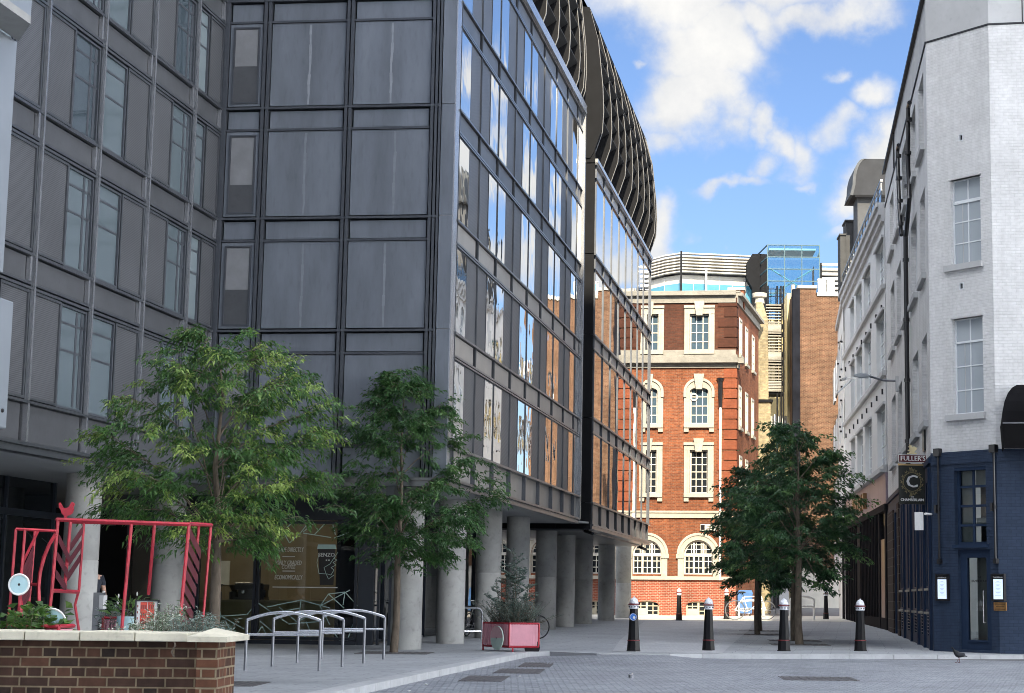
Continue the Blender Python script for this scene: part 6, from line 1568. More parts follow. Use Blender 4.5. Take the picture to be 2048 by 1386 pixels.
# ------------------------------------------------------------------ brick planter wall in the left foreground
def planter_wall():
    Yw = 13.9
    def X(px): return (px - 1270) / FOC * Yw * 1.0
    c1 = atY(394, 1300, Yw).x; c2 = atY(435, 1300, Yw).x; cz0, cz1 = atY(300, 1283, Yw - .06).z, atY(300, 1264, Yw - .06).z
    t = thing('garden_wall', 'low dark brick planter wall with a pale stone coping in the left foreground', 'brick wall', (c2, Yw, -.1))
    mb = MB(); mb.box(WORLD, -9, c1, Yw + .03, Yw + .4, -.1, cz0); mb.build('brickwork', M_['wallb'], t)
    mb = MB(); mb.box(WORLD, c1, c2, Yw - .0, Yw + .62, -.1, cz0); mb.build('pier', M_['pierb'], t)
    xs = [-9, atY(54, 1270, Yw).x, atY(164, 1270, Yw).x, atY(274, 1270, Yw).x, atY(380, 1270, Yw).x]
    for i in range(len(xs) - 1):
        mb = MB(); mb.box(WORLD, xs[i], xs[i + 1] - .008, Yw - .05, Yw + .47, cz0, cz1 - .005 * (i % 2)); o = mb.build('coping_stone', M_['coping'], t)
        bv = o.modifiers.new('bevel', 'BEVEL'); bv.width = .008; bv.segments = 2
    mb = MB(); a, b = xs[-1], c2 + .09
    mb.hexa([(a, Yw - .09, cz0), (b, Yw - .09, cz0), (b, Yw + .72, cz0), (a, Yw + .72, cz0), (a, Yw - .09, cz1 - .03), (b, Yw - .09, cz1 - .03), (b, Yw + .72, cz1 - .03), (a, Yw + .72, cz1 - .03)])
    m = Vector(((a + b) / 2 - .03, Yw + .3, cz1 + .03)); q = [Vector((a, Yw - .09, cz1 - .03)), Vector((b, Yw - .09, cz1 - .03)), Vector((b, Yw + .72, cz1 - .03)), Vector((a, Yw + .72, cz1 - .03))]
    for i in range(4): mb.poly([q[i], q[(i + 1) % 4], m])
    mb.build('pier_cap', M_['coping'], t)
    mb = MB(); p = atY(348, 1280, Yw - .02); mb.tube([p, p + Vector((.02, -.03, -.04)), p + Vector((-.01, -.02, -.09)), p + Vector((.01, -.01, -.13))], .008, 5); tag(mb.build('root_tuft', M_['bark']), 'small dry plant stem growing out under the coping of the brick wall', 'plant')
    return Yw, cz1
WALL_Y, WALL_Z = planter_wall()

# ------------------------------------------------------------------ red metal frames of the café garden
def P_(px, py, Y): return atY(px, py, Y)
def red_frames():
    # tall long frame with chevron slats and a hen on top
    Y = 20.0
    t = thing('garden_frame', 'tall red metal frame with chevron slats and a red hen on its top rail', 'garden frame', P_(260, 1262, Y))
    def tub(name, pts, w=.022, m='red', par=t, n=4):
        mb = MB(); mb.tube(pts, w, n); return mb.build(name, M_[m], par)
    def back(px, py, d=.9): return P_(px, py, Y + d)
    tub('top_rail', [P_(113, 1039, Y), P_(380, 1049, Y)], .022); tub('top_rail', [back(140, 1044), back(424, 1050)], .019)
    tub('side_rail', [P_(113, 1039, Y), back(140, 1041)], .019); tub('side_rail', [P_(378, 1047, Y), back(424, 1050)], .019)
    for pts in ([(116, 1040), (104, 1180), (100, 1215), (107, 1275)], [(378, 1050), (357, 1275)], [(263, 1048), (242, 1275)], [(309, 1050), (297, 1190)]):
        mb = MB(); mb.tube([P_(x, y, Y if pts[0][0] != 309 else Y + .5) for x, y in pts], .019, 4); mb.build('post', M_['red'], t)
    for pts in ([(168, 1046), (158, 1180), (150, 1210), (158, 1262)], [(422, 1052), (404, 1262)], [(398, 1052), (394, 1095)]):
        mb = MB(); mb.tube([back(x, y) for x, y in pts], .016, 4); mb.build('post', M_['red'], t)
    mb = MB(); mb.tube([P_(141, 1043, Y + .45), P_(129, 1181, Y + .45)], .019, 4); mb.build('post', M_['red'], t)
    tub('cross_rail', [P_(104, 1181, Y), back(157, 1184)], .022)
    def slat(a, b, ya, yb, w=.085):
        p, q = P_(a[0], a[1], ya), P_(b[0], b[1], yb); mb = MB(); h = Vector((0, 0, w))
        mb.hexa([p, q, q + Vector((0, .03, 0)), p + Vector((0, .03, 0)), p + h, q + h, q + h + Vector((0, .03, 0)), p + h + Vector((0, .03, 0))]); mb.build('slat', M_['darkred'], t)
    for k in range(3):
        slat((140 - k * 3, 1102 + k * 30), (166 - k * 3, 1064 + k * 29), Y + .45, Y + .88)
        slat((117 - k * 3, 1085 + k * 35), (137 - k * 3, 1125 + k * 30), Y + .06, Y + .43)
    for k in range(8):
        slat((376 - k * 3.0, 1068 + k * 27), (400 - k * 3.0, 1118 + k * 25), Y + .06, Y + .85, .105)
    # hen on the rail
    o = [(117.2, 1006), (120.6, 1005), (122.7, 1009), (126.3, 1015.3), (132.4, 1016.3), (137.4, 1013.2), (140.5, 1008.2), (142.1, 1005.2), (144.5, 1004.1), (148.5, 1007.2), (148.7, 1010), (146.5, 1013), (147, 1019.3), (144.5, 1026.4), (139.4, 1030.4), (133.4, 1031.8), (132.6, 1042), (128.6, 1042), (127.7, 1031.4), (123.3, 1027.4), (121.3, 1020.3), (117.8, 1014.3)]
    mb = MB(); mb.slab([P_(x, y, Y + .2) for x, y in o], Vector((0, .02, 0))); h = mb.build('hen_cutout', M_['red'], t)
    # shorter frame at the left with mint disc
    Y2 = 19.0
    t2 = thing('garden_frame', 'shorter red metal frame at the far left with a pale blue disc', 'garden frame', P_(50, 1262, Y2))
    def bk(px, py, d=.7): return P_(px, py, Y2 + d)
    def tb(name, pts, w=.015, m='red'): mb = MB(); mb.tube(pts, w, 4); return mb.build(name, M_[m], t2)
    tb('top_rail', [P_(32, 1058, Y2), P_(112, 1062, Y2)]); 
    for pts in ([(32, 1058), (24, 1160), (16, 1255)], [(50, 1060), (42, 1160), (36, 1245)]): tb('post', [P_(x, y, Y2) for x, y in pts])
    tb('post', [bk(70, 1062), bk(64, 1140), bk(56, 1228)]); tb('brace', [P_(76, 1062, Y2 + .3), P_(48, 1120, Y2 + .3), P_(42, 1147, Y2 + .3)])
    pts = [(111, 1068), (98, 1090), (88, 1115), (80, 1145), (77, 1175), (78, 1202)]; tb('curved_rail', [P_(x, y, Y2 + .35) for x, y in pts], .02)
    tb('cross_rail', [P_(60, 1169, Y2 + .5), P_(78, 1169, Y2 + .35)], .018); tb('cross_rail', [P_(18, 1225, Y2), bk(56, 1226)], .018); tb('stay', [P_(39, 1185, Y2), P_(46, 1232, Y2 - .1)], .018)
    for k in range(7):
        p, q = P_(45 - k * .8, 1148 + k * 13, Y2 + .1), P_(66 - k * 1.2, 1102 + k * 15, Y2 + .66); mb = MB(); h = Vector((0, 0, .06))
        mb.hexa([p, q, q + Vector((0, .03, 0)), p + Vector((0, .03, 0)), p + h, q + h, q + h + Vector((0, .03, 0)), p + h + Vector((0, .03, 0))]); mb.build('slat', M_['darkred'], t2)
    c = P_(38, 1169, Y2 - .12); r = 19.5 / FOC * Y2; n = 32
    mb = MB(); mb.slab([c + Vector((r * math.cos(2 * math.pi * k / n), 0, r * math.sin(2 * math.pi * k / n))) for k in range(n)], Vector((0, .02, 0))); d = mb.build('disc', M_['mint'], t2)
    mb = MB(); mb.tube([c + Vector((r * math.cos(2 * math.pi * k / n), .0, r * math.sin(2 * math.pi * k / n))) for k in range(n)], .012, 5, closed=True); mb.build('disc_rim', M_['white'], d); mb = MB(); mb.ball(c, .014, 8, 5); mb.build('disc_bolt', M_['black'], d)
    # corrugated troughs
    def trough(x0, x1, y0, y1, Yt, dep, lab):
        a, b = P_(x0, y1, Yt), P_(x1, y0, Yt); tt = thing('planter_trough', lab, 'planter', ((a.x + b.x) / 2, Yt, 0), 'pink corrugated planters')
        mb = MB(); n = max(6, int((b.x - a.x) / .055)); w = (b.x - a.x) / n
        mb.box(WORLD, a.x, b.x, Yt + .03, Yt + dep, 0.05, b.z - .03)
        for k in range(n): mb.box(WORLD, a.x + k * w, a.x + k * w + w * .55, Yt, Yt + .03, .05, b.z - .03)
        mb.build('trough', M_['pink'], tt)
        mb = MB(); fr = WORLD
        for p, q in (((a.x, Yt - .01, b.z), (b.x, Yt - .01, b.z)), ((a.x, Yt - .01, .03), (b.x, Yt - .01, .03)), ((a.x, Yt - .01, 0), (a.x, Yt - .01, b.z)), ((b.x, Yt - .01, 0), (b.x, Yt - .01, b.z)), ((a.x, Yt + dep, b.z), (b.x, Yt + dep, b.z)), ((a.x, Yt, b.z), (a.x, Yt + dep, b.z)), ((b.x, Yt, b.z), (b.x, Yt + dep, b.z))): mb.tube([p, q], .02, 4)
        mb.build('trough_frame', M_['red'], tt)
        mb = MB(); mb.box(WORLD, a.x + .03, b.x - .03, Yt + .04, Yt + dep - .02, b.z - .08, b.z - .03); mb.build('soil', plain('soil', (.03, .022, .016), .95), tt)
        return a, b
    trough(12, 118, 1253, 1300, 18.4, .5, 'pink corrugated planter with a red rim, full of broad leaves')
    trough(204, 262, 1236, 1290, 27.5, .5, 'pink corrugated planter seen behind the red frame, by the grey post')
red_frames()
def mint_pot():
    c = ground(257, 1330); Y = 27.0; a = atY(257, 1233, Y)
    t = thing('plant_pot', 'mint green pot with a white lily beside the striped poster', 'plant pot', (a.x, Y, 0))
    mb = MB(); mb.lathe([(.13, 0), (.16, .4), (.17, a.z), (.15, a.z), (.14, a.z - .05)], (a.x, Y, 0), 18); mb.build('pot', M_['mint'], t, True)
    leafclump(t, 'lily_leaves', M_['leafp'], [(Vector((a.x, Y, a.z)), .30, .34)], 60, .22, .05, up=.8)
    for k in range(4):
        p = Vector((a.x + rnd.uniform(-.15, .15), Y - .1, a.z + rnd.uniform(.18, .34))); mb = MB(); mb.ball(p, .022, 6, 4, (.6, .5, 1.5)); mb.build('flower', M_['white'], t)
def white_pot():
    Y = 18.9; a = atY(105, 1240, Y)
    t = thing('mint_disc', 'pale round disc standing behind the broad leaved plant', 'disc', (a.x, Y, 0)); n = 28; r = .17
    c = Vector((atY(100, 1248, Y).x, Y, atY(100, 1250, Y).z)); mb = MB(); mb.slab([c + Vector((r * math.cos(2 * math.pi * k / n), 0, r * math.sin(2 * math.pi * k / n))) for k in range(n)], Vector((0, .02, 0))); mb.build('disc_plate', M_['mint'], t)
    mb = MB(); mb.tube([c + Vector((r * math.cos(2 * math.pi * k / n), 0, r * math.sin(2 * math.pi * k / n))) for k in range(n)], .012, 5, closed=True); mb.build('disc_rim', M_['white'], t)
def poster():
    Y = 24.0; a, b = atY(268, 1262, Y), atY(319, 1200, Y); z0 = .35
    t = thing('poster_board', 'black framed board with a red and white poster behind the planting', 'sign board', ((a.x + b.x) / 2, Y, 0))
    fr = Fr((a.x, Y), (1, 0)); w = b.x - a.x
    mb = MB(); sash(mb, fr, 0, w, z0, b.z, 1, 1, -.03, .02, .02); mb.box(fr, 0, w, -.04, -.02, z0, b.z); mb.box(fr, 0, .02, -.03, .02, 0, z0); mb.box(fr, w - .02, w, -.03, .02, 0, z0); mb.build('frame', M_['black'], t)
    mb = MB(); mb.box(fr, .02, w - .02, -.02, .0, z0 + .02, b.z - .02); s = mb.build('sheet', M_['white'], t)
    mb = MB(); mb.box(fr, w * .22, w * .5, .0, .004, z0 + .1, b.z - .03); mb.box(fr, w * .53, w * .8, .0, .004, z0 + .1, b.z - .03); r1 = mb.build('red_panel', plain('poster_red', (.62, .08, .05), .6, 0, .25, 12), s)
    mb = MB()
    for k in range(3):
        for x in (.26, .34, .42, .58, .66, .73): mb.box(fr, w * x, w * (x + .05), .004, .006, b.z - .12 - k * .1, b.z - .07 - k * .1)
    for k in range(4): mb.box(fr, w * .09, w * .13, .0, .004, b.z - .1 - k * .08, b.z - .07 - k * .08)
    mb.build('lettering', plain('poster_print', (.25, .06, .05), .6), s)
poster(); white_pot()
def grey_post():
    Y = 33.5; a = atY(187, 1185, Y); b = atY(206, 1185, Y)
    t = thing('grey_post', 'square grey metal bin post beside the standing person', 'post', ((a.x + b.x) / 2, Y, 0))
    mb = MB(); mb.box(WORLD, a.x, b.x, Y, Y + .2, 0, a.z); mb.build('casing', M_['steelm'], t)
    mb = MB(); mb.box(WORLD, b.x - .06, b.x + .02, Y - .02, Y + .22, a.z - .3, a.z - .05); mb.build('side_panel', M_['render'], t)
    mb = MB(); mb.box(WORLD, b.x - .06, b.x + .04, Y - .03, Y + .1, .52, .70); mb.build('tag_plate', M_['black'], t); mb = MB(); mb.box(WORLD, b.x - .03, b.x + .02, Y - .04, Y - .03, .60, .68); mb.build('notice', M_['white'], t)
grey_post()

# ------------------------------------------------------------------ pink cart planter with mint wheel disc
def cart():
    A0, A1, A2 = ground(965, 1301), ground(1018, 1303.5), ground(1078, 1297)
    Y = A1.y; zt, zb = atY(1018, 1247, Y).z, atY(1018, 1294, Y).z
    L = Vector((A1.x - (A1.x - A0.x), Y + .75, 0)); L = atY(966, 1300, Y + .95); L.z = 0
    c0 = Vector((A1.x, Y, 0)); c1 = Vector((atY(1077, 1295, Y + .1).x, Y + .12, 0)); c2 = Vector((L.x, L.y, 0)); c3 = c2 + (c1 - c0)
    t = thing('planter_cart', 'pink corrugated planter cart with a red frame and a pale mint wheel disc', 'planter', c0)
    def face(p, q, n):
        fr = Fr(p, q - p); 
        if fr.n.dot(Vector((0, -1, 0))) < 0 and abs(fr.n.y) > .3: fr.n = -fr.n
        w = (q - p).length; mb = MB(); k = n
        for i in range(k):
            u = w * i / k; mb.box(fr, u, u + w / k * .5, -.02, .012, zb + .03, zt - .02); mb.box(fr, u + w / k * .5, u + w / k, -.02, .0, zb + .03, zt - .02)
        return fr, w, mb
    fr, w, mb = face(c0, c1, 10); mb.build('front_panel', M_['pink'], t)
    frs = Fr(c2, c0 - c2); frs.n = Vector((-abs(frs.n.x), -abs(frs.n.y), 0)) if frs.n.x > 0 and False else frs.n
    if frs.n.dot(-Vector((c0.x, c0.y, 0))) < 0: frs.n = -frs.n
    ws = (c0 - c2).length; mb = MB()
    for i in range(14): u = ws * i / 14; mb.box(frs, u, u + ws / 28, -.02, .012, zb + .03, zt - .02); mb.box(frs, u + ws / 28, u + ws / 14, -.02, 0, zb + .03, zt - .02)
    mb.build('side_panel', M_['pink'], t)
    mb = MB(); C = [c0, c1, c3, c2]
    for i in range(4):
        p, q = C[i], C[(i + 1) % 4]
        for z in (zt, zb): mb.tube([p + Vector((0, 0, z)), q + Vector((0, 0, z))], .022, 4)
        mb.tube([p + Vector((0, 0, zb)), p + Vector((0, 0, zt))], .022, 4)
    mb.build('frame', M_['red'], t)
    cm = (c0 + c1 + c2 + c3) / 4; mb = MB(); mb.prism([(cm.x + (c.x - cm.x) * .86, cm.y + (c.y - cm.y) * .86) for c in C], zb + .02, zt - .06); mb.build('soil', bpy.data.materials['soil'], t)
    for c in (c2, c0 + (c1 - c0) * .12):
        mb = MB(); mb.tube([Vector((c.x, c.y, 0)), Vector((c.x, c.y, zb))], .02, 4); mb.build('leg', M_['red'], t)
    c = c0.lerp(c1, .78) + Vector((0, .08, .1)); mb = MB(); mb.tube([c - Vector((0, .06, -.0)), c + Vector((0, .06, 0))], .18, 16); mb.build('wheel', M_['black'], t)
    # big disc leaning on the side panel
    m = c2.lerp(c0, .70) + frs.n * .10; zc = atY(1000, 1276, m.y).z; r = 23.5 / FOC * m.y; n = 36; d = frs.d; 
    zc = max(zc, r)
    mb = MB(); mb.slab([m + d * (r * math.cos(2 * math.pi * k / n)) + Vector((0, 0, zc + r * math.sin(2 * math.pi * k / n))) for k in range(n)], frs.n * .025); dk = mb.build('disc', plain('mint_pink_disc', (.45, .56, .50), .5), t)
    mb = MB(); pts = [m + frs.n * .027 + d * (r * .97 * math.cos(a)) + Vector((0, 0, zc + r * .97 * math.sin(a))) for a in [math.pi * k / 18 for k in range(19)]]; mb.poly(pts); mb.build('disc_upper', plain('disc_blush', (.60, .36, .38), .5), dk)
    mb = MB(); mb.ball(m + frs.n * .03 + Vector((0, 0, zc)), .012, 6, 4); mb.build('disc_bolt', M_['black'], dk)
    return (c0 + c1 + c2 + c3) / 4, zt, (c1 - c0), (c2 - c0)

# ------------------------------------------------------------------ foliage
def leaf(V, F, T, p, d, l, w, tint, droop=.25):
    d = d.normalized()
    s = d.cross(Vector((rnd.gauss(0, .5), rnd.gauss(0, .5), 1)))
    if s.length < .05: s = Vector((1, 0, 0))
    s.normalize(); up = s.cross(d)
    a = p; m = p + d * l * .45; e = p + d * l - Vector((0, 0, l * droop))
    i = len(V)
    V += [a, m + s * w * .5 + up * w * .12, e, m - s * w * .5 + up * w * .12]
    F.append((i, i + 1, i + 2, i + 3)); T.append(tint)
def leafmesh(name, V, F, T, m, parent):
    o0 = off_of(parent); me = bpy.data.meshes.new(name); me.from_pydata([v - o0 for v in V], [], F); me.materials.append(m)
    at = me.attributes.new('tint', 'FLOAT', 'FACE'); at.data.foreach_set('value', T); me.update()
    o = bpy.data.objects.new(name, me); COL.objects.link(o); o.parent = parent
    return o
def leafclump(parent, name, m, blobs, n, l, w, up=.3, flat=1.0):
    V, F, T = [], [], []
    for c, r, h in blobs:
        for k in range(n):
            th = rnd.uniform(0, 2 * math.pi); rr = r * math.sqrt(rnd.random()); z = h * rnd.random()
            p = c + Vector((rr * math.cos(th), rr * math.sin(th), z * (1 - .5 * rr / r)))
            d = Vector((math.cos(th), math.sin(th), rnd.gauss(up, .4)))
            leaf(V, F, T, p, d, l * rnd.uniform(.6, 1.2), w * rnd.uniform(.7, 1.2), rnd.random())
    return leafmesh(name, V, F, T, m, parent)
def tree(name, lab, base, trunk_r, fork_z, outline, Y, m, nspray, perspray, ll, lw, group=None, lean=(0, 0), depth=1.0, spread=.55, skew=0.0, tint=(.0, 1.0), droop=.35, top=None):
    """outline: list of (py, left px, right px) of the crown as it stands at distance Y"""
    t = thing(name, lab, 'tree', base, group)
    rows = sorted([(atY(l, y, Y).z, atY(l, y, Y).x, atY(r, y, Y).x) for y, l, r in outline])
    z0, z1 = rows[0][0], rows[-1][0]
    def env(z):
        for i in range(len(rows) - 1):
            if rows[i][0] <= z <= rows[i + 1][0]:
                s = (z - rows[i][0]) / (rows[i + 1][0] - rows[i][0]); return tuple(rows[i][k] + (rows[i + 1][k] - rows[i][k]) * s for k in (1, 2))
        return rows[-1][1:] if z > z1 else rows[0][1:]
    bx = base.x + lean[0]
    # leader
    mb = MB(); pts = [base - Vector((0, 0, .05))]; rad = [trunk_r * 1.15]; n = 9
    for k in range(1, n + 1):
        s = k / n; z = base.z + (z1 - base.z) * .92 * s
        e = env(max(z, z0)); cx = (e[0] + e[1]) / 2
        x = base.x + (lean[0] if z > fork_z else lean[0] * s) + (cx - bx) * max(0, (z - fork_z) / (z1 - fork_z)) * .6 + .03 * math.sin(5 * s + base.x)
        pts.append(Vector((x, base.y + lean[1] * s + .04 * math.cos(4 * s), z))); rad.append(max(.008, trunk_r * (1 - s * .5 if z < fork_z else .62 * (1 - (z - fork_z) / (z1 - fork_z)) + .02)))
    mb.tube(pts, rad, 9); tr = mb.build('trunk', M_['bark'], t, True)
    def axis(z):
        for i in range(len(pts) - 1):
            if pts[i].z <= z <= pts[i + 1].z: return pts[i].lerp(pts[i + 1], (z - pts[i].z) / (pts[i + 1].z - pts[i].z))
        return pts[-1].copy()
    V, F, T = [], [], []
    lm = MB(); limbs = []
    nl = 26
    for k in range(nl):       # main limbs
        zt = z0 + (z1 - z0) * ((k + .5) / nl) ** .9
        e = env(zt); th = k * 2.399 + rnd.uniform(-.4, .4); 
        hw = (e[1] - e[0]) / 2; cx = (e[0] + e[1]) / 2
        q = rnd.uniform(.75, .98)
        tip = Vector((cx + hw * q * math.cos(th), base.y + hw * q * depth * math.sin(th), zt))
        zs = max(fork_z * .98 + .0, zt - rnd.uniform(.5, 1.0) * hw * .8 - .25); zs = min(zs, z1 * .9)
        a = axis(zs); mid = a.lerp(tip, .5) + Vector((0, 0, .12 * hw)); r0 = max(.008, trunk_r * .28 * (1 - (zt - z0) / (z1 - z0) * .6))
        lm.tube([a, a.lerp(mid, .5) + Vector((rnd.uniform(-.04, .04), 0, .02)), mid, mid.lerp(tip, .6), tip], [r0, r0 * .8, r0 * .55, r0 * .35, .004], 5)
        limbs.append((a, mid, tip))
    for k in range(nspray):
        if k < nspray * .72:
            a, mid, tip = limbs[rnd.randrange(nl)]; s = rnd.uniform(.3, 1.0)
            c = (a.lerp(mid, s * 2) if s < .5 else mid.lerp(tip, s * 2 - 1))
            out = (tip - a); out.z *= .3
        else:
            zt = z0 + (z1 - z0) * rnd.random(); e = env(zt); th = rnd.uniform(0, 6.283); hw = (e[1] - e[0]) / 2; q = rnd.uniform(.6, .95)
            c = Vector(((e[0] + e[1]) / 2 + hw * q * math.cos(th), base.y + hw * q * depth * math.sin(th), zt)); out = Vector((math.cos(th), math.sin(th), 0))
        if out.length < .01: out = Vector((1, 0, 0))
        out.normalize(); an = rnd.gauss(0, .8); ca, sa = math.cos(an), math.sin(an)
        out = Vector((out.x * ca - out.y * sa, out.x * sa + out.y * ca, rnd.gauss(.12, .22)))
        L_ = spread * rnd.uniform(.6, 1.3); tz = (c.z - z0) / (z1 - z0)
        e = env(min(c.z, z1)); 
        tb = tint[0] + (tint[1] - tint[0]) * rnd.random() ** 1.6
        end = c + out * L_ - Vector((0, 0, L_ * .25))
        lm.tube([c, c + out * L_ * .5 + Vector((0, 0, .03)), end], [.006, .004, .002], 3)
        for j in range(perspray):
            s = rnd.random() ** .8; p = c.lerp(end, s) + Vector((rnd.gauss(0, .045), rnd.gauss(0, .045), .06 * math.sin(math.pi * s) + rnd.gauss(0, .03))) * (spread / .55)
            side = Vector((-out.y, out.x, 0)) * (1 if j % 2 else -1)
            d = out * rnd.uniform(.3, 1) + side * rnd.uniform(.3, 1.0) + Vector((0, 0, rnd.uniform(-.6, .25)))
            leaf(V, F, T, p, d, ll * rnd.uniform(.65, 1.25), lw * rnd.uniform(.75, 1.2), min(1, max(0, tb + rnd.gauss(0, .13))), droop)
    lm.build('limbs', M_['bark'], tr, True)
    leafmesh('crown', V, F, T, m, t)
    return t
def grate(c, w, lab):
    t = thing('tree_grate', lab, 'tree grate', c, 'iron tree grates in the paving')
    mb = MB(); fr = WORLD; z = c.z
    sash(mb, Fr((c.x, c.y), (1, 0)), 0, 0, 0, 0, 1, 1, 0, 0, 0) if False else None
    for s in (-1, 1):
        mb.box(fr, c.x - w, c.x + w, c.y + s * w - .03, c.y + s * w + .03, z - .02, z + .007); mb.box(fr, c.x + s * w - .03, c.x + s * w + .03, c.y - w, c.y + w, z - .02, z + .0065)
    for k in range(9): x = c.x - w + .1 + k * (2 * w - .2) / 8; mb.box(fr, x, x + .05, c.y - w + .04, c.y + w - .04, z - .02, z + .006)
    mb.build('grate_bars', M_['gratem'], t)
    mb = MB(); mb.box(fr, c.x - w, c.x + w, c.y - w, c.y + w, z - .03, z + .003); mb.build('grate_bed', plain('grate_bed', (.10, .10, .10), .9) if 'grate_bed' not in bpy.data.materials else bpy.data.materials['grate_bed'], t)
def trees():
    b = Vector((atY(425, 1200, 25).x, 25.0, 0))
    tree('street_tree', 'leafy street tree with a spreading light green crown behind the brick wall', b, .085, 2.0,
         [(1105, 395, 470), (1060, 290, 620), (1010, 215, 655), (950, 150, 680), (900, 170, 650), (860, 205, 690), (800, 255, 665), (750, 290, 610), (715, 320, 560), (690, 330, 560), (668, 420, 540)], 25, M_['leaf1'], 520, 46, .105, .030, 'street trees in front of the glass office', (.02, 0), .95, .5, tint=(.05, .95), droop=.4)
    b = ground(787, 1305)
    tree('street_tree', 'slim street tree with a layered darker crown in front of the office corner column', b, .085, 2.3,
         [(1135, 770, 850), (1090, 740, 930), (1040, 690, 960), (980, 655, 1000), (950, 650, 1000), (900, 670, 950), (860, 690, 925), (820, 735, 905), (790, 745, 880), (770, 790, 830), (742, 795, 812)], b.y, M_['leaf2'], 560, 46, .115, .040, 'street trees in front of the glass office', (0.05, 0), .95, .6, tint=(.0, .7))
    oc = [(1185, 1520, 1650), (1150, 1475, 1690), (1090, 1455, 1712), (1040, 1440, 1725), (1000, 1450, 1725), (960, 1480, 1715), (920, 1505, 1690), (890, 1530, 1660), (868, 1545, 1640), (852, 1570, 1610)]
    b = ground(1599, 1289)
    tree('street_tree', 'dark green street tree nearest the bollards, taller of the trees in the narrow street', b, .105, 2.6, oc, b.y, M_['leaf3'], 400, 46, .135, .052, 'trees along the narrow street', (-.05, 0), .9, .62, tint=(.0, .9))
    b = ground(1588, 1282)
    tree('street_tree', 'dark green street tree close behind the one nearest the bollards', b, .085, 2.7, [(1165, 1540, 1640), (1100, 1500, 1690), (1000, 1490, 1700), (940, 1515, 1680), (900, 1550, 1650)], b.y, M_['leaf3'], 190, 44, .14, .055, 'trees along the narrow street', (0, 0), .9, .62, tint=(.0, .7))
    oc2 = [(1185, 1475, 1560), (1150, 1450, 1580), (1100, 1440, 1600), (1050, 1432, 1610), (1000, 1445, 1605), (960, 1462, 1590), (935, 1490, 1560)]
    b = ground(1515, 1269)
    tree('street_tree', 'smaller dark tree nearer the brick building with the white bicycle behind its trunk', b, .09, 2.2, oc2, b.y, M_['leaf3'], 280, 46, .16, .062, 'trees along the narrow street', (0, 0), .9, .7, tint=(.0, .6))
    b = ground(1520, 1262)
    tree('street_tree', 'smallest dark tree, farthest along the narrow street', b, .08, 2.4, [(y, l + 14, r - 14) for y, l, r in oc2], b.y, M_['leaf3'], 120, 40, .17, .07, 'trees along the narrow street', (0, 0), .9, .7, tint=(.0, .6))
    for x, y, w, lab in ((497, 1364, .62, 'iron tree grate half hidden behind the brick pier'), (790, 1306, .75, 'iron tree grate around the slim tree by the cycle stands'), (1599, 1289, .75, 'iron tree grate around the tree nearest the bollards'), (1588, 1281, .7, 'iron tree grate just behind the nearest grate of the narrow street'),
                      (1517, 1269, .7, 'iron tree grate of the smaller tree nearer the brick building'), (1520, 1261.5, .7, 'farthest iron tree grate along the narrow street')):
        g = ground(x, y); 
        if x == 497: g = Vector((atY(497, 1364, 25.2).x - .45, 25.2, 0))
        grate(g, w, lab)
trees()
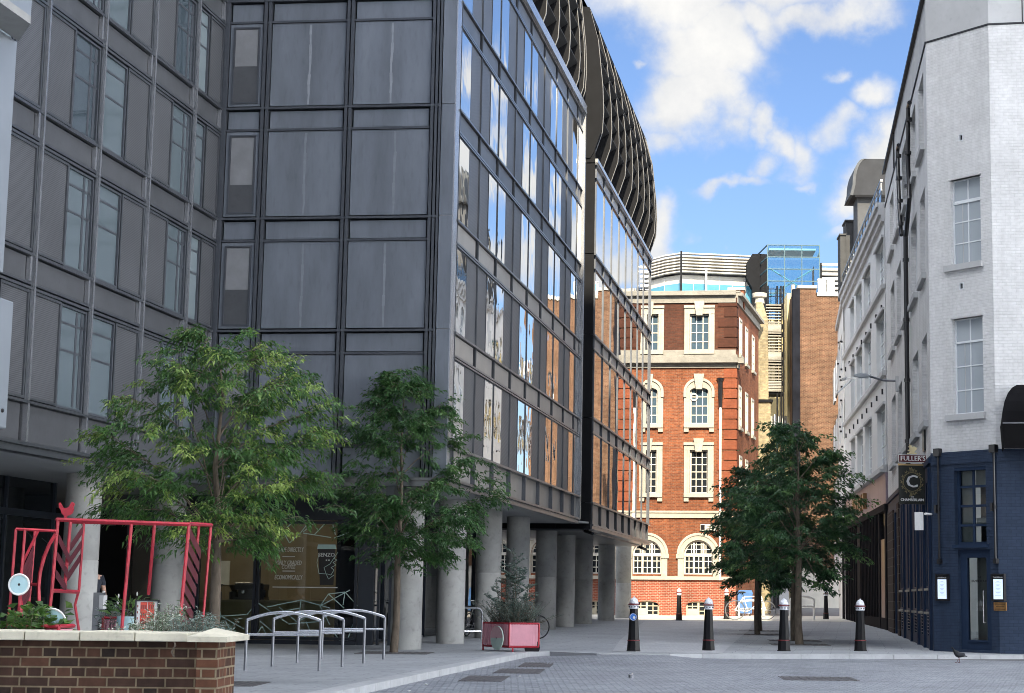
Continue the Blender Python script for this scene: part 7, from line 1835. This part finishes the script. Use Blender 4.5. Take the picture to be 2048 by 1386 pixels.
def shrubs():
    c, zt, e1, e2 = cart()
    t = thing('planter_shrub', 'tall silvery rosemary and thin shrub growing in the pink cart', 'shrub', Vector((c.x, c.y, zt - .06)))
    V, F, T = [], [], []; sm = MB()
    def stem(p, q, n, l, w, tb, r=.006):
        mid = p.lerp(q, .5) + Vector((rnd.uniform(-.06, .06), rnd.uniform(-.06, .06), 0)); sm.tube([p, mid, q], [r, r * .7, r * .3], 4)
        for k in range(n):
            s = rnd.uniform(.12, 1); x = p.lerp(mid, s * 2) if s < .5 else mid.lerp(q, s * 2 - 1)
            th = rnd.uniform(0, 6.28); d = (q - p).normalized() * .6 + Vector((math.cos(th), math.sin(th), .1))
            leaf(V, F, T, x, d, l * rnd.uniform(.6, 1.2), w, min(1, max(0, tb + rnd.gauss(0, .18))), .05)
    z0 = zt - .05
    for k in range(210):
        u, v = rnd.uniform(.05, .95), rnd.uniform(.05, .95); p = c + e1 * (u - .5) * .9 + e2 * (v - .5) * .9; p.z = z0
        q = p + Vector((rnd.gauss(0, .17) + (u - .5) * .7, rnd.gauss(0, .15), rnd.uniform(.25, .62))); stem(p, q, 46, .055, .014, rnd.uniform(.1, .7))
    for (dx, top, n) in ((-.02, 1.75, 16), (.12, 1.35, 12), (-.35, 1.05, 10), (.28, .95, 12), (-.15, 1.2, 12), (.05, 1.5, 12)):
        p = c + Vector((dx * .7, rnd.uniform(-.15, .15), 0)); p.z = z0; q = p + Vector((dx * .5 + .05, rnd.uniform(-.1, .1), top)); stem(p, q, 110, .07, .024, .45, .012)
        for k in range(n):
            s = rnd.uniform(.25, .95); x = p.lerp(q, s); th = rnd.uniform(0, 6.28); stem(x, x + Vector((.34 * math.cos(th), .3 * math.sin(th), rnd.uniform(.05, .28))) * (1.25 - s * .6), 50, .065, .024, rnd.uniform(.2, .6), .005)
    sm.build('stems', M_['bark'], t); leafmesh('foliage', V, F, T, M_['leafg'], t)
    # plants behind the brick wall
    def bush(px0, px1, py0, Y, lab, m, n, l, w, style):
        t = thing('planter_shrub', lab, 'shrub', (atY((px0 + px1) / 2, 1262, Y).x, Y, .3)); V, F, T = [], [], []; sm = MB()
        a, b = atY(px0, 1262, Y).x, atY(px1, 1262, Y).x; zt = atY(px0, py0, Y).z
        for k in range(n):
            x = rnd.uniform(a, b); s = 1 - abs((x - a) / (b - a) - .5) * 1.2; p = Vector((x, Y + rnd.uniform(-.35, .35), .55)); q = Vector((x + rnd.gauss(0, .1), p.y + rnd.gauss(0, .1), .8 + (zt - .8) * max(.15, s) * rnd.uniform(.55, 1.05)))
            sm.tube([p, q], [.004, .002], 3)
            for j in range(style):
                y = p.lerp(q, rnd.uniform(.25, 1)); th = rnd.uniform(0, 6.28); leaf(V, F, T, y, Vector((math.cos(th), math.sin(th), rnd.gauss(.25, .4))), l * rnd.uniform(.6, 1.2), w * rnd.uniform(.7, 1.2), rnd.random(), .1)
        sm.build('stems', M_['bark'], t); leafmesh('foliage', V, F, T, m, t)
    bush(296, 362, 1198, 17.5, 'silvery variegated shrub with thin tall stems right of the poster', M_['leafw'], 90, .05, .018, 34)
    bush(244, 305, 1236, 17.4, 'low variegated shrub spilling over the wall in front of the poster', M_['leafw'], 55, .045, .017, 30)
    bush(350, 445, 1215, 17.0, 'low grey green lavender like plants near the right end of the brick wall', M_['leafg'], 90, .06, .013, 34)
    bush(205, 262, 1205, 27.8, 'small grey shrub in the pink planter by the grey post', M_['leafg'], 40, .07, .02, 24)
    bush(18, 122, 1200, 18.6, 'broad leaved green plant spilling from the pink trough at the far left', M_['leafp'], 46, .12, .10, 14)
    mint_pot()
shrubs()

# ------------------------------------------------------------------ small things
def pigeon():
    p = ground(1917, 1325, -.1)
    p.z = road_z(p.x, p.y)
    t = thing('pigeon', 'dark pigeon walking on the setts in front of the kerb', 'bird', p)
    M_['pig'] = plain('pigeon_grey', (.014, .015, .018), .8, 0, .25, 20)
    me = bpy.data.meshes.new('body'); bmx = bmesh.new()
    # one continuous body: tail, trunk, neck, head, beak as a swept surface
    path = [(.17, .115, .008, .03), (.12, .125, .014, .036), (.07, .135, .035, .04), (.0, .15, .062, .062), (-.05, .17, .06, .06), (-.085, .20, .042, .042), (-.10, .235, .027, .027), (-.108, .262, .026, .026), (-.122, .272, .018, .02), (-.138, .268, .006, .006), (-.152, .262, .002, .002)]
    rings = []
    for i, (x, z, rz, ry) in enumerate(path):
        ring = [bmx.verts.new((x, ry * math.cos(a * math.pi / 5), z + rz * math.sin(a * math.pi / 5))) for a in range(10)]; rings.append(ring)
    for i in range(len(rings) - 1):
        for a in range(10): bmx.faces.new((rings[i][a], rings[i][(a + 1) % 10], rings[i + 1][(a + 1) % 10], rings[i + 1][a]))
    bmx.faces.new(rings[0]); bmx.faces.new(rings[-1]); bmx.to_mesh(me); bmx.free(); me.materials.append(M_['pig']); me.shade_smooth()
    o = bpy.data.objects.new('body', me); COL.objects.link(o); o.parent = t
    mb = MB()
    for y, dx in ((-.022, .02), (.022, -.03)):
        mb.tube([(0, y, .11), (.01 + dx * .3, y, .05), (dx, y, .005)], .006, 5)
        for a in (-.5, 0, .5): mb.tube([(dx, y, .006), (dx - .035 * math.cos(a), y + .03 * math.sin(a), .004)], .004, 4)
    mb.build('legs', plain('pigeon_leg', (.12, .04, .04), .6), t, off=(0, 0, 0))
    mb = MB()
    for s in (-1, 1): mb.ball((.03, s * .052, .155), .06, 8, 6, (1.5, .25, .55))
    mb.build('wing', plain('pigeon_wing', (.022, .024, .03), .8, 0, .3, 25), t, off=(0, 0, 0))
    t.rotation_euler = (0, 0, R(8)); t.scale = (1.15, 1.15, 1.2)
pigeon()
def litter():
    p = ground(1262, 1356, -.1); p.z = road_z(p.x, p.y)
    t = thing('crushed_can', 'small crumpled silver can lying on the setts', 'litter', p)
    mb = MB(); n = 14; P = []
    mb.tube([p + Vector((-.03, .02, .045)), p + Vector((0, 0, .05)), p + Vector((.03, -.02, .04))], [.045, .035, .045], 12); mb.build('can_wall', plain('can_silver', (.7, .7, .72), .25, .8, .35, 30), t, True)
    mb = MB(); mb.ball(p + Vector((-.03, -.01, .045)), .03, 8, 5, (.4, 1, 1)); mb.build('can_end', M_['black'], t)
    for (x, y, lab) in ((818, 1382, 'pale scrap of litter on the setts, lowest by the kerb'), (852, 1369, 'pale scrap of litter just above the lowest one by the kerb'), (1040, 1353, 'pale scrap of litter beside the middle drain cover')):
        q = ground(x, y, -.1); q.z = road_z(q.x, q.y); mb = MB(); mb.ball(q + Vector((0, 0, .01)), .025, 6, 4, (1, .8, .4)); tag(mb.build('paper_scrap', M_['white']), lab, 'litter', 'scraps of litter by the kerb')
litter()
def camera_unit(px, py, Y, lab):
    c = atY(px, py, Y); t = thing('security_camera', lab, 'security camera', c, 'cameras under the office soffit')
    mb = MB(); mb.tube([c + Vector((0, 0, .22)), c + Vector((0, 0, .02))], .03, 8); mb.build('bracket', M_['black'], t); mb = MB(); mb.tube([c + Vector((-.12, .1, .04)), c + Vector((.16, -.14, -.06))], .06, 8); mb.build('camera_body', M_['black'], t); mb = MB(); mb.tube([c + Vector((.16, -.14, -.06)), c + Vector((.18, -.16, -.07))], .045, 8); mb.build('lens', M_['win'], t)
camera_unit(1176, 1064, 61.5, 'black camera hanging under the corner of the dark end panel'); camera_unit(1284, 1096, 77, 'black camera hanging under the far end of the office')
def side_camera():
    u, z = FPS.hit(1702, 757); P = FT(FT.hit(1712, 757)[0], 0, FT.hit(1712, 757)[1])
    t = thing('security_camera', 'pale camera on a short bracket on the rendered facade, below the street lamp arm', 'security camera', P)
    mb = MB(); mb.tube([P, P + FT.n * .5], .03, 6); mb.build('bracket', M_['white'], t); mb = MB(); mb.tube([P + FT.n * .45 + Vector((0, .1, .03)), P + FT.n * .62 + Vector((0, -.25, -.08))], .07, 8); mb.build('camera_body', M_['render'], t)
side_camera()
def left_bays():
    # pale projecting bay of the neighbouring building, cut by the frame
    Y = 26.0
    a = atY(61, 48, Y); b = atY(37, 84, Y + .86); z0 = a.z; d = SD
    t = thing('pale_bay', 'pale metal clad projecting bay at the top left corner', 'building bay', a)
    A = Vector((a.x, a.y, 0)); Bp = Vector((b.x, b.y, 0)); back = A - d * 9
    pts = [A, Bp, Bp - d * 9.2 - FL.n * .0, back]
    mb = MB(); mb.prism([(p.x, p.y) for p in (A, Bp, Bp - d * 9, back)], z0 + .12, z0 + 8); mb.build('upper_box', plain('pale_cladding', (.23, .255, .285), .45, .1, .05, 1), t)
    mb = MB(); mb.prism([(p.x, p.y) for p in (A, Bp, Bp - d * 9, back)], z0, z0 + .12); mb.build('underside', plain('bay_underside', (.30, .30, .29), .7), t)
    c = atY(36, 90, Y + .9); e = atY(15, 500, Y + .9); C = Vector((c.x - .02, c.y, 0)); mb = MB(); mb.prism([(p.x, p.y) for p in (C, C - d * 9, C - d * 9 - FL.n * 1.2, C - FL.n * 1.2)], atY(10, 545, Y + .9).z, z0); mb.build('lower_panel', bpy.data.materials['pale_cladding'], t)
    Y2 = 23.0; a = atY(28, 604, Y2); b = atY(10, 858, Y2)
    t2 = thing('pale_sign_box', 'pale blue grey box projecting at the left edge', 'sign box', (a.x, Y2, b.z))
    A = Vector((a.x, Y2, 0)); mb = MB(); mb.prism([(p.x, p.y) for p in (A, A - d * 6, A - d * 6 - FL.n * .5, A - FL.n * .5)], b.z, a.z); o = mb.build('box_body', bpy.data.materials['pale_cladding'], t2)
    bv = o.modifiers.new('bevel', 'BEVEL'); bv.width = .02; bv.segments = 2
    q = FL; p = atY(4, 821, Y2 - .15); mb = MB(); mb.ball(p, .03, 8, 5); mb.build('bolt', M_['black'], t2)
left_bays()
def person():
    Y = 38.2; base = Vector((atY(183, 1200, Y).x, Y, 0))
    t = thing('person', 'person in a dark t-shirt half hidden behind the concrete column, holding a drink', 'person', base)
    def skin(name, joints, edges, m, root=0, sub=2):
        me = bpy.data.meshes.new(name); me.from_pydata([j[0] for j in joints], edges, []); o = bpy.data.objects.new(name, me); COL.objects.link(o); o.parent = t
        md = o.modifiers.new('skin', 'SKIN'); sv = me.skin_vertices[0].data if me.skin_vertices else None
        for i, j in enumerate(joints): sv[i].radius = j[1] if isinstance(j[1], tuple) else (j[1], j[1])
        sv[root].use_root = True; s = o.modifiers.new('sub', 'SUBSURF'); s.levels = s.render_levels = sub; me.materials.append(m); md.use_smooth_shade = True
        return o
    sk = plain('skin', (.50, .30, .22), .6, 0, .05); sh = plain('navy_tshirt', (.02, .024, .035), .85); jn = plain('dark_jeans', (.018, .024, .045), .85); hr = plain('brown_hair', (.035, .022, .014), .7)
    J = [((0, 0, .95), (.15, .10)), ((0, 0, 1.15), (.13, .095)), ((0, -.01, 1.36), (.15, .10)), ((0, -.01, 1.47), (.06, .06)), ((0, -.015, 1.54), (.052, .055)), ((0, -.03, 1.63), (.072, .09)), ((0, -.02, 1.73), (.06, .075)),
         ((.17, -.01, 1.42), (.06, .06)), ((.23, .0, 1.18), (.045, .045)), ((.20, -.17, 1.06), (.037, .037)), ((.16, -.25, 1.10), (.028, .022)),
         ((-.17, -.01, 1.42), (.06, .06)), ((-.24, .02, 1.16), (.045, .045)), ((-.22, -.12, .96), (.036, .036)), ((-.21, -.15, .88), (.03, .02)),
         ((.09, 0, .88), (.085, .09)), ((.10, -.02, .50), (.058, .06)), ((.10, .02, .10), (.04, .045)), ((.11, -.11, .04), (.042, .03)),
         ((-.09, 0, .88), (.085, .09)), ((-.10, -.02, .50), (.058, .06)), ((-.11, .02, .10), (.04, .045)), ((-.12, -.11, .04), (.042, .03))]
    E = [(0, 1), (1, 2), (2, 3), (3, 4), (4, 5), (5, 6), (2, 7), (7, 8), (8, 9), (9, 10), (2, 11), (11, 12), (12, 13), (13, 14), (0, 15), (15, 16), (16, 17), (17, 18), (0, 19), (19, 20), (20, 21), (21, 22)]
    skin('body', J, E, sk)
    g = lambda r, k=1.12: tuple(x * k for x in r)
    ids = [0, 1, 2, 7, 8, 11, 12]; JJ = [(J[i][0], g(J[i][1], 1.16)) for i in ids]; JJ[4] = ((.225, 0, 1.24), (.058, .058)); JJ[6] = ((-.23, .01, 1.22), (.058, .058))
    skin('tshirt', JJ, [(0, 1), (1, 2), (2, 3), (3, 4), (2, 5), (5, 6)], sh)
    ids = [0, 15, 16, 17, 19, 20, 21]; skin('trousers', [(J[i][0], g(J[i][1], 1.2)) for i in ids], [(0, 1), (1, 2), (2, 3), (0, 4), (4, 5), (5, 6)], jn)
    skin('hair', [((0, .02, 1.70), (.085, .085)), ((0, .0, 1.765), (.07, .08)), ((0, -.06, 1.77), (.05, .04))], [(0, 1), (1, 2)], hr)
    mb = MB(); mb.ball((0, -.135, 1.64), .016, 6, 5, (.8, 1.3, 1.3)); 
    for s in (-1, 1): mb.ball((s * .078, -.02, 1.645), .022, 6, 5, (.4, .8, 1.3))
    mb.build('face_features', sk, t, True, off=(0, 0, 0))
    mb = MB()
    for s in (-1, 1): mb.ball((s * .03, -.112, 1.665), .011, 6, 5)
    mb.box(WORLD, -.025, .025, -.122, -.112, 1.588, 1.595); mb.build('eyes_and_mouth', plain('dark_eye', (.06, .03, .03), .4), t, off=(0, 0, 0))
    # fingers closed on the cup: four unequal fingers and a thumb
    for k in range(4):
        z = 1.075 + k * .021; L = (.062, .07, .068, .055)[k]
        skin('finger', [((.165, -.27, z), (.0095, .0095)), ((.155, -.27 - L * .5, z + .004), (.009, .009)), ((.125, -.275 - L * .7, z + .006), (.008, .008)), ((.105, -.27 - L * .45, z + .006), (.0075, .0075))], [(0, 1), (1, 2), (2, 3)], sk, 0, 1)
    skin('thumb', [((.15, -.245, 1.13), (.011, .011)), ((.118, -.262, 1.15), (.0105, .0105)), ((.108, -.29, 1.15), (.009, .009))], [(0, 1), (1, 2)], sk, 0, 1)
    t.rotation_euler = (0, 0, R(35)); t.scale = (1.1, 1.1, 1.1)
    c = thing('coffee_cup', 'small pale takeaway cup in the hand of the person behind the column', 'cup', (0, 0, 0))
    mb = MB(); mb.lathe([(.022, 0), (.030, .1), (.032, .105), (.02, .115)], (0, 0, 0), 14); mb.build('cup_wall', M_['white'], c, True)
    c.location = base + Matrix.Rotation(R(35), 3, 'Z') @ (Vector((.132, -.295, 1.06)) * 1.1)
person()
